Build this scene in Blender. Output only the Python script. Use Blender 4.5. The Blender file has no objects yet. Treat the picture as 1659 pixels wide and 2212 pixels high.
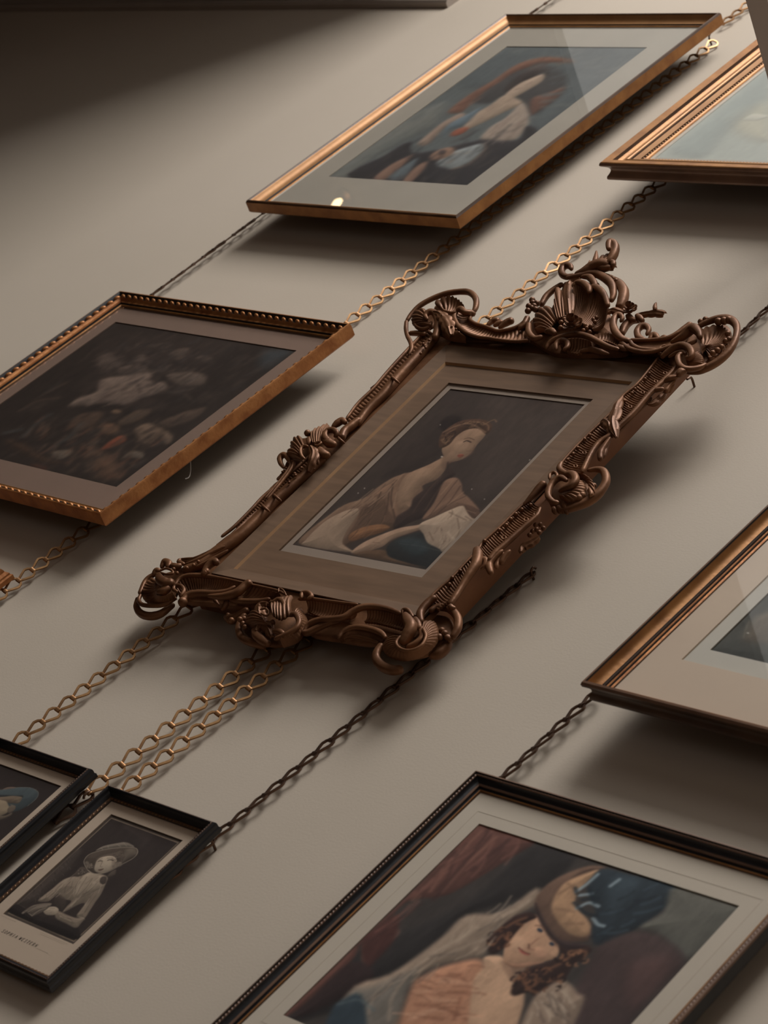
import bpy, bmesh, math, random
import numpy as np
from mathutils import Matrix, Vector

# ------------------------------------------------------------------ camera, light, exposure
# World: X runs right along the picture wall, Z up, the wall is the plane Y = 0, the room lies at Y < 0.
scene = bpy.context.scene
Z0 = 3.676                                    # height of the middle of the picture wall above the floor
cam_data = bpy.data.cameras.new('camera')
cam = bpy.data.objects.new('camera', cam_data)
scene.collection.objects.link(cam)
scene.camera = cam
cam_data.sensor_fit = 'VERTICAL'
cam_data.sensor_height = 36.0
cam_data.lens = 88.641
cam_data.clip_start = 0.05
cam.matrix_world = Matrix(((0.68548603, -0.13680184, 0.71511829, 2.86047315),
                           (0.32447152, -0.82186453, -0.46824878, -1.87299514),
                           (0.65178765, 0.55301351, -0.51898835, -2.07595341 + Z0),
                           (0, 0, 0, 1)))
cam_data.dof.use_dof = True
cam_data.dof.focus_distance = 3.95
cam_data.dof.aperture_fstop = 9.0

scene.view_settings.view_transform = 'Standard'
scene.view_settings.look = 'None'
scene.view_settings.gamma = 1.0
scene.view_settings.use_curve_mapping = False
scene.view_settings.exposure = 0.0

world = bpy.data.worlds.new('world')
scene.world = world
world.use_nodes = True
world.node_tree.nodes['Background'].inputs[0].default_value = (0.75, 0.82, 0.95, 1)
world.node_tree.nodes['Background'].inputs[1].default_value = 0.25


def area(name, loc, target, sx, sy, power, col):
    l = bpy.data.lights.new(name, 'AREA')
    l.shape = 'RECTANGLE'
    l.size = sx
    l.size_y = sy
    l.energy = power
    l.color = col
    o = bpy.data.objects.new(name, l)
    scene.collection.objects.link(o)
    o.location = loc
    o.rotation_euler = (Vector(target) - Vector(loc)).to_track_quat('-Z', 'Y').to_euler()
    return o


# daylight: the roof light over the stair well, and the tall windows of the room behind the camera
area('roof_light_daylight', (0.0, -3.1, Z0 + 4.7), (0.0, -2.2, 0), 2.4, 2.6, 335, (0.985, 0.985, 0.975))
area('window_daylight', (4.35, -2.2, 2.9), (0.6, -0.6, 2.9), 1.4, 2.2, 9, (1.0, 0.86, 0.72))
area('window_daylight', (-0.5, -5.1, 1.7), (-0.5, 0, 1.7), 2.4, 2.2, 2, (1.0, 0.84, 0.70))

# ------------------------------------------------------------------ helpers
col = scene.collection


def tag(o, label=None, cat=None, group=None, kind=None):
    if label:
        o['label'] = label
    if cat:
        o['category'] = cat
    if group:
        o['group'] = group
    if kind:
        o['kind'] = kind
    return o


def mesh_obj(name, verts, faces, mats, parent=None, mi=None, smooth=None):
    me = bpy.data.meshes.new(name)
    me.from_pydata([tuple(v) for v in verts], [], faces)
    for m in (mats if isinstance(mats, (list, tuple)) else [mats]):
        me.materials.append(m)
    if mi is not None:
        me.polygons.foreach_set('material_index', mi)
    if smooth is not None:
        me.polygons.foreach_set('use_smooth', [True] * len(me.polygons))
        me.set_sharp_from_angle(angle=math.radians(smooth))
    me.update()
    o = bpy.data.objects.new(name, me)
    col.objects.link(o)
    o.parent = parent
    return o


def empty(name, loc, lean=0.0, roll=0.0):
    o = bpy.data.objects.new(name, None)
    o.empty_display_size = 0.05
    col.objects.link(o)
    o.location = loc
    o.rotation_euler = (Matrix.Rotation(math.radians(lean), 3, 'X') @ Matrix.Rotation(-math.radians(roll), 3, 'Y')).to_euler()
    return o


def box_data(x0, x1, y0, y1, z0, z1):
    v = [(x, y, z) for x in (x0, x1) for y in (y0, y1) for z in (z0, z1)]
    f = [(0, 1, 3, 2), (4, 6, 7, 5), (0, 4, 5, 1), (2, 3, 7, 6), (0, 2, 6, 4), (1, 5, 7, 3)]
    return v, f


def box(name, x0, x1, y0, y1, z0, z1, mat, parent=None):
    v, f = box_data(x0, x1, y0, y1, z0, z1)
    return mesh_obj(name, v, f, mat, parent)


# ------------------------------------------------------------------ materials
def lin(r, g, b):
    return tuple(((c / 255.0) / 12.92 if c / 255.0 <= 0.04045 else ((c / 255.0 + 0.055) / 1.055) ** 2.4) for c in (r, g, b)) + (1.0,)


def material(name, c1, c2=None, rough=0.5, metal=0.0, scale=8.0, detail=6.0, bump=0.0, bump_scale=60.0, stretch=(1, 1, 1), spec=0.5, rough2=None, lo=0.35, hi=0.65):
    m = bpy.data.materials.new(name)
    m.use_nodes = True
    nt = m.node_tree
    b = nt.nodes['Principled BSDF']
    b.inputs['Metallic'].default_value = metal
    b.inputs['Roughness'].default_value = rough
    b.inputs['Specular IOR Level'].default_value = spec
    tc = nt.nodes.new('ShaderNodeTexCoord')
    mp = nt.nodes.new('ShaderNodeMapping')
    mp.inputs['Scale'].default_value = stretch
    nt.links.new(tc.outputs['Object'], mp.inputs[0])
    n = nt.nodes.new('ShaderNodeTexNoise')
    n.inputs['Scale'].default_value = scale
    n.inputs['Detail'].default_value = detail
    nt.links.new(mp.outputs[0], n.inputs['Vector'])
    r = nt.nodes.new('ShaderNodeValToRGB')
    r.color_ramp.elements[0].position = lo
    r.color_ramp.elements[1].position = hi
    r.color_ramp.elements[0].color = c1
    r.color_ramp.elements[1].color = c2 or c1
    nt.links.new(n.outputs['Fac'], r.inputs[0])
    nt.links.new(r.outputs[0], b.inputs['Base Color'])
    if rough2 is not None:
        mr = nt.nodes.new('ShaderNodeMapRange')
        mr.inputs['To Min'].default_value = rough
        mr.inputs['To Max'].default_value = rough2
        nt.links.new(n.outputs['Fac'], mr.inputs['Value'])
        nt.links.new(mr.outputs[0], b.inputs['Roughness'])
    if bump:
        n2 = nt.nodes.new('ShaderNodeTexNoise')
        n2.inputs['Scale'].default_value = bump_scale
        n2.inputs['Detail'].default_value = 4
        nt.links.new(mp.outputs[0], n2.inputs['Vector'])
        bp = nt.nodes.new('ShaderNodeBump')
        bp.inputs['Strength'].default_value = bump
        bp.inputs['Distance'].default_value = 0.002
        nt.links.new(n2.outputs['Fac'], bp.inputs['Height'])
        nt.links.new(bp.outputs[0], b.inputs['Normal'])
    return m


M = {}
M['wall'] = material('painted_plaster', (0.50, 0.42, 0.335, 1), (0.53, 0.445, 0.36, 1), 0.6, scale=1.3, bump=0.1, bump_scale=260, spec=0.25)
M['ceiling'] = material('ceiling_brown', (0.16, 0.12, 0.095, 1), (0.19, 0.145, 0.115, 1), 0.8, scale=2.0)
M['white'] = material('white_plaster', (0.34, 0.33, 0.315, 1), (0.38, 0.37, 0.35, 1), 0.7, scale=2.0)
M['room'] = material('brown_room_wall', (0.13, 0.098, 0.075, 1), (0.15, 0.115, 0.085, 1), 0.7, scale=2.0)
M['cornice'] = material('cornice_paint', (0.30, 0.245, 0.205, 1), (0.34, 0.28, 0.235, 1), 0.5, scale=5.0)
M['beam'] = material('beam_paint', (0.55, 0.47, 0.41, 1), (0.6, 0.51, 0.45, 1), 0.7, scale=3.0)
M['floor'] = material('dark_oak_floor', (0.06, 0.035, 0.02, 1), (0.10, 0.06, 0.035, 1), 0.45, scale=6, stretch=(1, 8, 1))
M['gilt'] = material('aged_gilt', (0.25, 0.098, 0.024, 1), (0.38, 0.165, 0.045, 1), 0.40, 0.42, scale=26, bump=0.2, bump_scale=120, rough2=0.5)
M['gilt_pale'] = material('pale_gilt', (0.36, 0.17, 0.065, 1), (0.43, 0.215, 0.085, 1), 0.45, 0.4, scale=20, bump=0.1, bump_scale=120)
M['gilt_red'] = material('worn_red_gilt', (0.30, 0.105, 0.03, 1), (0.46, 0.19, 0.06, 1), 0.36, 0.5, scale=34, bump=0.3, bump_scale=140, rough2=0.55)
M['gilt_dim'] = material('tarnished_gilt', (0.16, 0.075, 0.025, 1), (0.24, 0.115, 0.04, 1), 0.5, 0.3, scale=40)
M['brown'] = material('brown_stain', (0.055, 0.026, 0.012, 1), (0.10, 0.048, 0.022, 1), 0.38, 0.1, scale=18)
M['brown_lip'] = material('brown_polished_lip', (0.16, 0.09, 0.06, 1), (0.22, 0.125, 0.08, 1), 0.3, 0.15, scale=18)
M['dark'] = material('black_line', (0.012, 0.008, 0.006, 1), (0.02, 0.013, 0.01, 1), 0.4, scale=20)
M['black'] = material('ebonised_wood', (0.008, 0.008, 0.010, 1), (0.016, 0.015, 0.017, 1), 0.32, scale=30, bump=0.1, bump_scale=90)
M['bronze'] = material('bronzed_gesso', (0.125, 0.050, 0.020, 1), (0.225, 0.098, 0.042, 1), 0.37, 0.40, scale=22, bump=0.3, bump_scale=110, rough2=0.6, spec=0.35)
M['bronze_dark'] = material('brown_liner_wood', (0.145, 0.083, 0.047, 1), (0.185, 0.107, 0.062, 1), 0.5, 0.0, scale=9, stretch=(1, 1, 9))
M['board'] = material('red_brown_board', (0.20, 0.075, 0.03, 1), (0.27, 0.11, 0.045, 1), 0.45, 0.15, scale=14)
M['backing'] = material('backing_paper', (0.10, 0.07, 0.045, 1), None, 0.9)
M['brass'] = material('aged_brass', (0.25, 0.12, 0.05, 1), (0.42, 0.235, 0.105, 1), 0.34, 0.8, scale=40, rough2=0.45)
M['iron'] = material('dark_bronze_chain', (0.085, 0.045, 0.03, 1), (0.15, 0.085, 0.055, 1), 0.38, 0.8, scale=40)
M['paper'] = material('cream_paper', (0.56, 0.48, 0.385, 1), (0.59, 0.505, 0.405, 1), 0.8, scale=6)
M['paper_white'] = material('pale_paper', (0.52, 0.475, 0.40, 1), (0.55, 0.50, 0.42, 1), 0.8, scale=6)
M['paper_tan'] = material('tan_paper', (0.57, 0.44, 0.33, 1), (0.61, 0.475, 0.355, 1), 0.8, scale=5)
M['paper_grey'] = material('grey_brown_mat', (0.30, 0.225, 0.17, 1), (0.33, 0.25, 0.19, 1), 0.8, scale=5)
M['liner_edge'] = material('liner_edge', (0.34, 0.185, 0.085, 1), (0.42, 0.235, 0.11, 1), 0.4, 0.1, scale=12)
M['paper_brown'] = material('browned_mat', (0.22, 0.14, 0.10, 1), (0.25, 0.155, 0.11, 1), 0.8, scale=5)
M['paper_aged'] = material('aged_paper', (0.35, 0.305, 0.245, 1), (0.38, 0.33, 0.265, 1), 0.8, scale=6)
M['ink'] = material('brown_ink', (0.045, 0.033, 0.026, 1), None, 0.8)
M['ink_faint'] = material('faded_ink', (0.16, 0.12, 0.088, 1), None, 0.8)
M['dust'] = material('grey_dust', (0.35, 0.31, 0.28, 1), (0.42, 0.38, 0.34, 1), 0.9, scale=60)


def glass_material():
    m = bpy.data.materials.new('picture_glass')
    m.use_nodes = True
    nt = m.node_tree
    nt.nodes.clear()
    out = nt.nodes.new('ShaderNodeOutputMaterial')
    mix = nt.nodes.new('ShaderNodeMixShader')
    tr = nt.nodes.new('ShaderNodeBsdfTransparent')
    gl = nt.nodes.new('ShaderNodeBsdfGlossy')
    gl.inputs['Roughness'].default_value = 0.0
    # reflectance of the pane (both faces) by the angle of incidence, the same from either side
    ge = nt.nodes.new('ShaderNodeNewGeometry')
    dt = nt.nodes.new('ShaderNodeVectorMath')
    dt.operation = 'DOT_PRODUCT'
    nt.links.new(ge.outputs['Incoming'], dt.inputs[0])
    nt.links.new(ge.outputs['Normal'], dt.inputs[1])

    def mth(op, a, b_=None):
        n_ = nt.nodes.new('ShaderNodeMath')
        n_.operation = op
        for i_, v_ in enumerate((a, b_)):
            if v_ is None:
                continue
            if isinstance(v_, (int, float)):
                n_.inputs[i_].default_value = v_
            else:
                nt.links.new(v_, n_.inputs[i_])
        return n_.outputs[0]

    om = mth('SUBTRACT', 1.0, mth('ABSOLUTE', dt.outputs['Value']))
    fac = mth('MINIMUM', mth('ADD', mth('MULTIPLY', mth('POWER', om, 5.0), 1.5), 0.07), 0.95)
    nt.links.new(fac, mix.inputs[0])
    nt.links.new(tr.outputs[0], mix.inputs[1])
    nt.links.new(gl.outputs[0], mix.inputs[2])
    nt.links.new(mix.outputs[0], out.inputs[0])
    return m


M['glass'] = glass_material()
M['clear'] = bpy.data.materials.new('glass_clear_faces')
M['clear'].use_nodes = True
_nt = M['clear'].node_tree
_nt.nodes.clear()
_o = _nt.nodes.new('ShaderNodeOutputMaterial')
_t = _nt.nodes.new('ShaderNodeBsdfTransparent')
_nt.links.new(_t.outputs[0], _o.inputs[0])


def print_material():
    m = bpy.data.materials.new('printed_picture')
    m.use_nodes = True
    nt = m.node_tree
    b = nt.nodes['Principled BSDF']
    b.inputs['Roughness'].default_value = 0.75
    b.inputs['Specular IOR Level'].default_value = 0.2
    a = nt.nodes.new('ShaderNodeVertexColor')
    a.layer_name = 'print'
    nt.links.new(a.outputs['Color'], b.inputs['Base Color'])
    return m


M['print'] = print_material()


def emit_material(name, c, s):
    m = bpy.data.materials.new(name)
    m.use_nodes = True
    b = m.node_tree.nodes['Principled BSDF']
    b.inputs['Base Color'].default_value = c
    b.inputs['Emission Color'].default_value = c
    b.inputs['Emission Strength'].default_value = s
    return m


M['bulb'] = emit_material('warm_bulb', (1.0, 0.72, 0.38, 1), 9.0)

# ------------------------------------------------------------------ the room
ROOM = dict(l=-6.0, r=4.5, f=-5.2)
LOW = Z0 + 2.12        # lowered ceiling left of the stair well
HIGH = Z0 + 4.8        # top of the stair well
XL, XR = -1.49, 2.4   # edges of the well
YF = -4.7


def setting(o):
    o['kind'] = 'structure'
    return o


setting(box('wall_back', ROOM['l'], ROOM['r'], 0.0, 0.2, 0, HIGH, M['wall']))
setting(box('wall_left', ROOM['l'] - 0.2, ROOM['l'], ROOM['f'], 0.2, 0, LOW, M['room']))
setting(box('floor', ROOM['l'], ROOM['r'], ROOM['f'], 0.2, -0.2, 0, M['floor']))
setting(box('ceiling', ROOM['l'], XL, ROOM['f'], -0.001, LOW, LOW + 0.15, M['ceiling']))
setting(box('ceiling', XR, ROOM['r'], ROOM['f'], -0.001, Z0 + 2.7, Z0 + 2.85, M['white']))
setting(box('ceiling', XL, XR, ROOM['f'], YF, LOW, LOW + 0.15, M['ceiling']))
# the shaft of the well
setting(box('wall_shaft_left', XL - 0.15, XL, YF, -0.001, LOW + 0.15, HIGH, M['white']))
setting(box('wall_shaft_front', XL, XR, YF - 0.15, YF, LOW + 0.15, HIGH, M['white']))
setting(box('wall_shaft_right', XR, XR + 0.15, YF, -0.001, Z0 + 2.85, HIGH, M['white']))
# white bead round the lip of the lowered ceiling
setting(box('trim_4', XL, XL + 0.03, YF, -0.001, LOW - 0.012, LOW + 0.15, M['white']))


def wall_with_window(name, axis, at, thick, a0, a1, z0, z1, w0, w1, h0, h1, mat):
    parts = [(a0, w0, z0, z1), (w1, a1, z0, z1), (w0, w1, z0, h0), (w0, w1, h1, z1)]
    vs, fs = [], []
    for (p, q, r, s) in parts:
        v, f = box_data(p, q, at, at + thick, r, s) if axis == 'x' else box_data(at, at + thick, p, q, r, s)
        fs += [tuple(i + len(vs) for i in t) for t in f]
        vs += v
    return setting(mesh_obj(name, vs, fs, mat))


wall_with_window('wall_front', 'x', ROOM['f'] - 0.2, 0.2, ROOM['l'], ROOM['r'], 0, Z0 + 2.7, -1.7, 0.7, 0.6, 2.8, M['room'])
wall_with_window('wall_right', 'y', ROOM['r'], 0.2, ROOM['f'], 0.2, 0, Z0 + 2.7, -2.9, -1.5, 1.8, 4.0, M['room'])


def window(name, axis, at, a0, a1, z0, z1):
    vs, fs = [], []
    t = 0.05
    mid = (a0 + a1) / 2
    bars = [(a0, a0 + t, z0, z1), (a1 - t, a1, z0, z1), (a0, a1, z0, z0 + t), (a0, a1, z1 - t, z1), (mid - t / 2, mid + t / 2, z0, z1), (a0, a1, (z0 + z1) / 2 - t / 2, (z0 + z1) / 2 + t / 2)]
    for (p, q, r, s) in bars:
        v, f = box_data(p, q, at, at + 0.06, r, s) if axis == 'x' else box_data(at, at + 0.06, p, q, r, s)
        fs += [tuple(i + len(vs) for i in k) for k in f]
        vs += v
    return setting(mesh_obj(name, vs, fs, M['white']))


window('window_1', 'x', ROOM['f'] - 0.12, -1.7, 0.7, 0.6, 2.8)
window('window_2', 'y', ROOM['r'] + 0.06, -2.9, -1.5, 1.8, 4.0)

# cornice under the lowered ceiling: a moulding run along X, stopped at the edge of the well
cprof = [(0, 1.800), (0.012, 1.800), (0.018, 1.806), (0.018, 1.816), (0.010, 1.820), (0.010, 1.826), (0.022, 1.832), (0.030, 1.842), (0.034, 1.860), (0.045, 1.90), (0.07, 1.95), (0.11, 2.0), (0.15, 2.04), (0.15, 2.06), (0.17, 2.065), (0.17, 2.119), (0, 2.119)]
vs = [(x, -d - 0.0005, Z0 + z) for x in (ROOM['l'], XL) for (d, z) in cprof]
n = len(cprof)
fs = [(i, i + 1, n + i + 1, n + i) for i in range(n - 1)] + [tuple(range(n - 1, -1, -1)), tuple(range(n, 2 * n))]
setting(mesh_obj('trim_1', vs, fs, M['cornice'], smooth=35))
# bracket board standing out of the wall right of the upper pictures
BX, BZ = 0.164, Z0 + 0.956
setting(box('trim_2', BX, BX + 0.045, -0.56, -0.001, BZ, BZ + 0.26, M['beam']))

# small ceiling lamp over the left part of the room (its bulb mirrors in the upper glass)
lamp = empty('ceiling_lamp', (-2.527, -0.860, LOW - 0.001))
tag(lamp, 'small brass ceiling lamp with a warm glowing bulb', 'lamp')


def lathe(name, prof, mat, parent, seg=24, smooth=40, loc=(0, 0, 0), axis='Z'):
    vs, fs = [], []
    for (r, h) in prof:
        for k in range(seg):
            a = 2 * math.pi * k / seg
            p = (r * math.cos(a), r * math.sin(a), h)
            if axis == 'Y':
                p = (p[0], -h, p[1])
            vs.append((p[0] + loc[0], p[1] + loc[1], p[2] + loc[2]))
    for i in range(len(prof) - 1):
        for k in range(seg):
            a, b = i * seg + k, i * seg + (k + 1) % seg
            fs.append((a, b, b + seg, a + seg))
    return mesh_obj(name, vs, fs, mat, parent, smooth=smooth)


lathe('mounting_plate', [(0.0, 0), (0.03, 0), (0.03, -0.006), (0.010, -0.010), (0.006, -0.02), (0.0, -0.02)], M['iron'], lamp)
lathe('bulb', [(0.0, -0.018), (0.006, -0.02), (0.010, -0.03), (0.011, -0.038), (0.008, -0.05), (0.003, -0.060), (0.0, -0.062)], M['bulb'], lamp)

# ------------------------------------------------------------------ framed pictures
def frame_rails(root, w, h, prof, mats, mi, bulge=None):
    """four mitred rails swept along the sides of a w x h rectangle (origin bottom middle, Y towards the wall)"""
    np_ = len(prof)
    for side in range(4):
        vs, fs, ids = [], [], []
        steps = 24
        for k in range(steps + 1):
            f = k / steps
            for (s, t) in prof:
                if side == 0:
                    p = (-w / 2 + s + (w - 2 * s) * f, -t, s)
                elif side == 1:
                    p = (w / 2 - s, -t, s + (h - 2 * s) * f)
                elif side == 2:
                    p = (w / 2 - s - (w - 2 * s) * f, -t, h - s)
                else:
                    p = (-w / 2 + s, -t, h - s - (h - 2 * s) * f)
                vs.append(p)
        for k in range(steps):
            for i in range(np_ - 1):
                a = k * np_ + i
                fs.append((a, a + np_, a + np_ + 1, a + 1))
                ids.append(mi[i])
        fs += [tuple(range(np_)), tuple(range(steps * np_ + np_ - 1, steps * np_ - 1, -1))]
        ids += [mi[0]] * 2
        mesh_obj('rail', vs, fs, mats, root, ids, smooth=28)


def ring(name, o, i, t0, t1, mat, root):
    """flat sheet with a rectangular window; o, i = (x0, x1, z0, z1); t1 front, t0 back"""
    vs = []
    for t in (t0, t1):
        for (x0, x1, z0, z1) in (o, i):
            vs += [(x0, -t, z0), (x1, -t, z0), (x1, -t, z1), (x0, -t, z1)]
    fs = []
    for a in range(4):
        b = (a + 1) % 4
        fs += [(8 + a, 8 + b, 12 + b, 12 + a), (b, a, 4 + a, 4 + b), (a, b, 8 + b, 8 + a), (4 + b, 4 + a, 12 + a, 12 + b)]
    return mesh_obj(name, vs, fs, mat, root)


def sheet(name, x0, x1, z0, z1, t0, t1, mat, root):
    return box(name, x0, x1, -t1, -t0, z0, z1, mat, root)


def print_grid(name, root, x0, x1, z0, z1, t, rgb):
    """the printed picture: a fine sheet whose print is stored per vertex (rows from the top)"""
    H, W = rgb.shape[:2]
    xs = np.linspace(x0, x1, W)
    zs = np.linspace(z1, z0, H)
    X, Z = np.meshgrid(xs, zs)
    co = np.stack([X, np.full_like(X, -t), Z], -1).reshape(-1, 3)
    idx = np.arange(H * W).reshape(H, W)
    q = np.stack([idx[:-1, :-1], idx[1:, :-1], idx[1:, 1:], idx[:-1, 1:]], -1).reshape(-1, 4)
    me = bpy.data.meshes.new(name)
    me.vertices.add(len(co))
    me.vertices.foreach_set('co', co.ravel())
    me.loops.add(q.size)
    me.loops.foreach_set('vertex_index', q.ravel())
    me.polygons.add(len(q))
    me.polygons.foreach_set('loop_start', np.arange(0, q.size, 4))
    me.update(calc_edges=True)
    a = me.color_attributes.new('print', 'FLOAT_COLOR', 'POINT')
    c = np.ones((H * W, 4), np.float32)
    c[:, :3] = rgb.reshape(-1, 3)
    a.data.foreach_set('color', c.ravel())
    me.materials.append(M['print'])
    o = bpy.data.objects.new(name, me)
    col.objects.link(o)
    o.parent = root
    return o


def flat_rgb(c, H=40, W=30):
    a = np.zeros((H, W, 3))
    a[:] = lin(*c)[:3]
    return a


def pane(inn, t0, t1, root):
    v, f = box_data(inn[0], inn[1], -t1, -t0, inn[2], inn[3])
    return mesh_obj('glass_pane', v, f, [M['clear'], M['glass']], root, [0, 0, 1, 0, 0, 0])


def picture(name, label, cat, x, z, w, h, d_back, lean, roll, prof, mats, mi, sight, t_mat, mat_mat, win, rgb, glass=True, group=None, mat2=None):
    """framed print hanging on the wall; win = (x0, x1, z0, z1) of the print in frame coordinates"""
    root = empty(name, (x, -d_back, Z0 + z), lean, roll)
    tag(root, label, cat, group)
    frame_rails(root, w, h, prof, mats, mi)
    inn = (-w / 2 + sight - 0.004, w / 2 - sight + 0.004, sight - 0.004, h - sight + 0.004)
    sheet('backing_board', -w / 2 + 0.008, w / 2 - 0.008, 0.008, h - 0.008, 0.001, 0.004, M['backing'], root)
    if mat2:
        w2, m2 = mat2
        ring('mat_board', inn, w2, t_mat - 0.002, t_mat, mat_mat, root)
        ring('inner_mat', (w2[0] - 0.004, w2[1] + 0.004, w2[2] - 0.004, w2[3] + 0.004), win, t_mat - 0.004, t_mat - 0.0022, m2, root)
        tp = t_mat - 0.0045
    else:
        ring('mat_board', inn, win, t_mat - 0.0015, t_mat, mat_mat, root)
        tp = t_mat - 0.0016
    if rgb is not None:
        e = 0.002
        print_grid('print', root, win[0] - e, win[1] + e, win[2] - e, win[3] + e, tp, rgb)
    if glass:
        pane(inn, t_mat + 0.0005, t_mat + 0.0025, root)
    return root


def arc(s0, t0, s1, t1, bul, n=6):
    """points from (s0,t0) to (s1,t1) bowed by bul (positive to the left of travel)"""
    out = []
    L = math.hypot(s1 - s0, t1 - t0)
    nx, ny = -(t1 - t0) / L, (s1 - s0) / L
    for k in range(1, n + 1):
        f = k / n
        b = bul * math.sin(math.pi * f)
        out.append((s0 + (s1 - s0) * f + nx * b, t0 + (t1 - t0) * f + ny * b))
    return out


def prof_mats(segs):
    """segs: list of (material key, [points]) -> profile, material list, index per strip"""
    pts = [segs[0][1][0]]
    mi, names = [], []
    for k, (m, ps) in enumerate(segs):
        if m not in names:
            names.append(m)
        for p in (ps[1:] if k == 0 else ps):
            pts.append(p)
            mi.append(names.index(m))
    return pts, [M[q] for q in names], mi


# --- plain gilt frame, upper middle
pA = prof_mats([('gilt', [(0.003, 0), (0.0, 0.003), (0.0, 0.024)]), ('brown', [(0.002, 0.0275), (0.005, 0.028)]), ('brown', [(0.0075, 0.026)]),
                ('gilt_pale', arc(0.0075, 0.026, 0.0245, 0.0135, -0.003, 8)), ('dark', [(0.0255, 0.0115), (0.028, 0.0115)]),
                ('gilt', arc(0.028, 0.0115, 0.034, 0.0105, 0.0015, 4)), ('paper_white', [(0.037, 0.008), (0.037, 0.004)])])
PICS = {}


# ------------------------------------------------------------------ the printed pictures (flat print, painted shape by shape in millimetres)
def closed_curve(P, sub=4):
    P = np.array(P, float)
    n_ = len(P)
    out = []
    for i in range(n_):
        a, b, c, d = P[i - 1], P[i], P[(i + 1) % n_], P[(i + 2) % n_]
        for k in range(sub):
            t = k / sub
            out.append(0.5 * ((2 * b) + (c - a) * t + (2 * a - 5 * b + 4 * c - d) * t * t + (3 * b - a - 3 * c + d) * t ** 3))
    return np.array(out)


def seg_dist(X, Y, a, b):
    dx, dy = b[0] - a[0], b[1] - a[1]
    t = np.clip(((X - a[0]) * dx + (Y - a[1]) * dy) / (dx * dx + dy * dy + 1e-9), 0, 1)
    return np.hypot(X - a[0] - t * dx, Y - a[1] - t * dy)


def value_noise(H, W, cell, rng):
    gh, gw = int(H / cell[0]) + 3, int(W / cell[1]) + 3
    g = rng.random((gh, gw))
    y, x = np.arange(H) / cell[0], np.arange(W) / cell[1]
    yi, xi = y.astype(int), x.astype(int)
    fy, fx = (y - yi)[:, None], (x - xi)[None, :]
    fy, fx = fy * fy * (3 - 2 * fy), fx * fx * (3 - 2 * fx)
    a, b = g[np.ix_(yi, xi)], g[np.ix_(yi, xi + 1)]
    c, d = g[np.ix_(yi + 1, xi)], g[np.ix_(yi + 1, xi + 1)]
    return (a * (1 - fx) + b * fx) * (1 - fy) + (c * (1 - fx) + d * fx) * fy


def inside(P, x, y):
    c = False
    for i in range(len(P)):
        (ax, ay), (bx, by) = P[i - 1], P[i]
        if (ay > y) != (by > y) and x < (bx - ax) * (y - ay) / (by - ay) + ax:
            c = not c
    return c


def strokes(op):
    """loose brush work inside an outline: 'd' straight dabs, 'c' curls"""
    kind, seed, n_, L, ang, cols, wd, soft, al, P = op
    rn = random.Random(seed)
    x0, x1 = min(q[0] for q in P), max(q[0] for q in P)
    y0, y1 = min(q[1] for q in P), max(q[1] for q in P)
    out = []
    for _ in range(n_ * 30):
        if len(out) >= n_:
            break
        x, y = rn.uniform(x0, x1), rn.uniform(y0, y1)
        if not inside(P, x, y):
            continue
        if kind == 'd':
            a, q = math.radians(ang + rn.uniform(-20, 20)), L * rn.uniform(0.5, 1.2) / 2
            pts = [(x - q * math.cos(a), y - q * math.sin(a)), (x + 0.15 * q * math.sin(a), y - 0.15 * q * math.cos(a)), (x + q * math.cos(a), y + q * math.sin(a))]
        else:
            b, q, t_ = rn.uniform(0, 6.28), L * rn.uniform(0.5, 1.2), rn.choice((-1, 1)) * rn.uniform(0.9, 1.6)
            pts = [(x + q * math.cos(b + t_ * t), y + q * math.sin(b + t_ * t)) for t in (0, 0.6, 1.2, 1.8)]
        out.append(('l', rn.choice(cols), wd, soft, al, pts))
    return out


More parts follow.
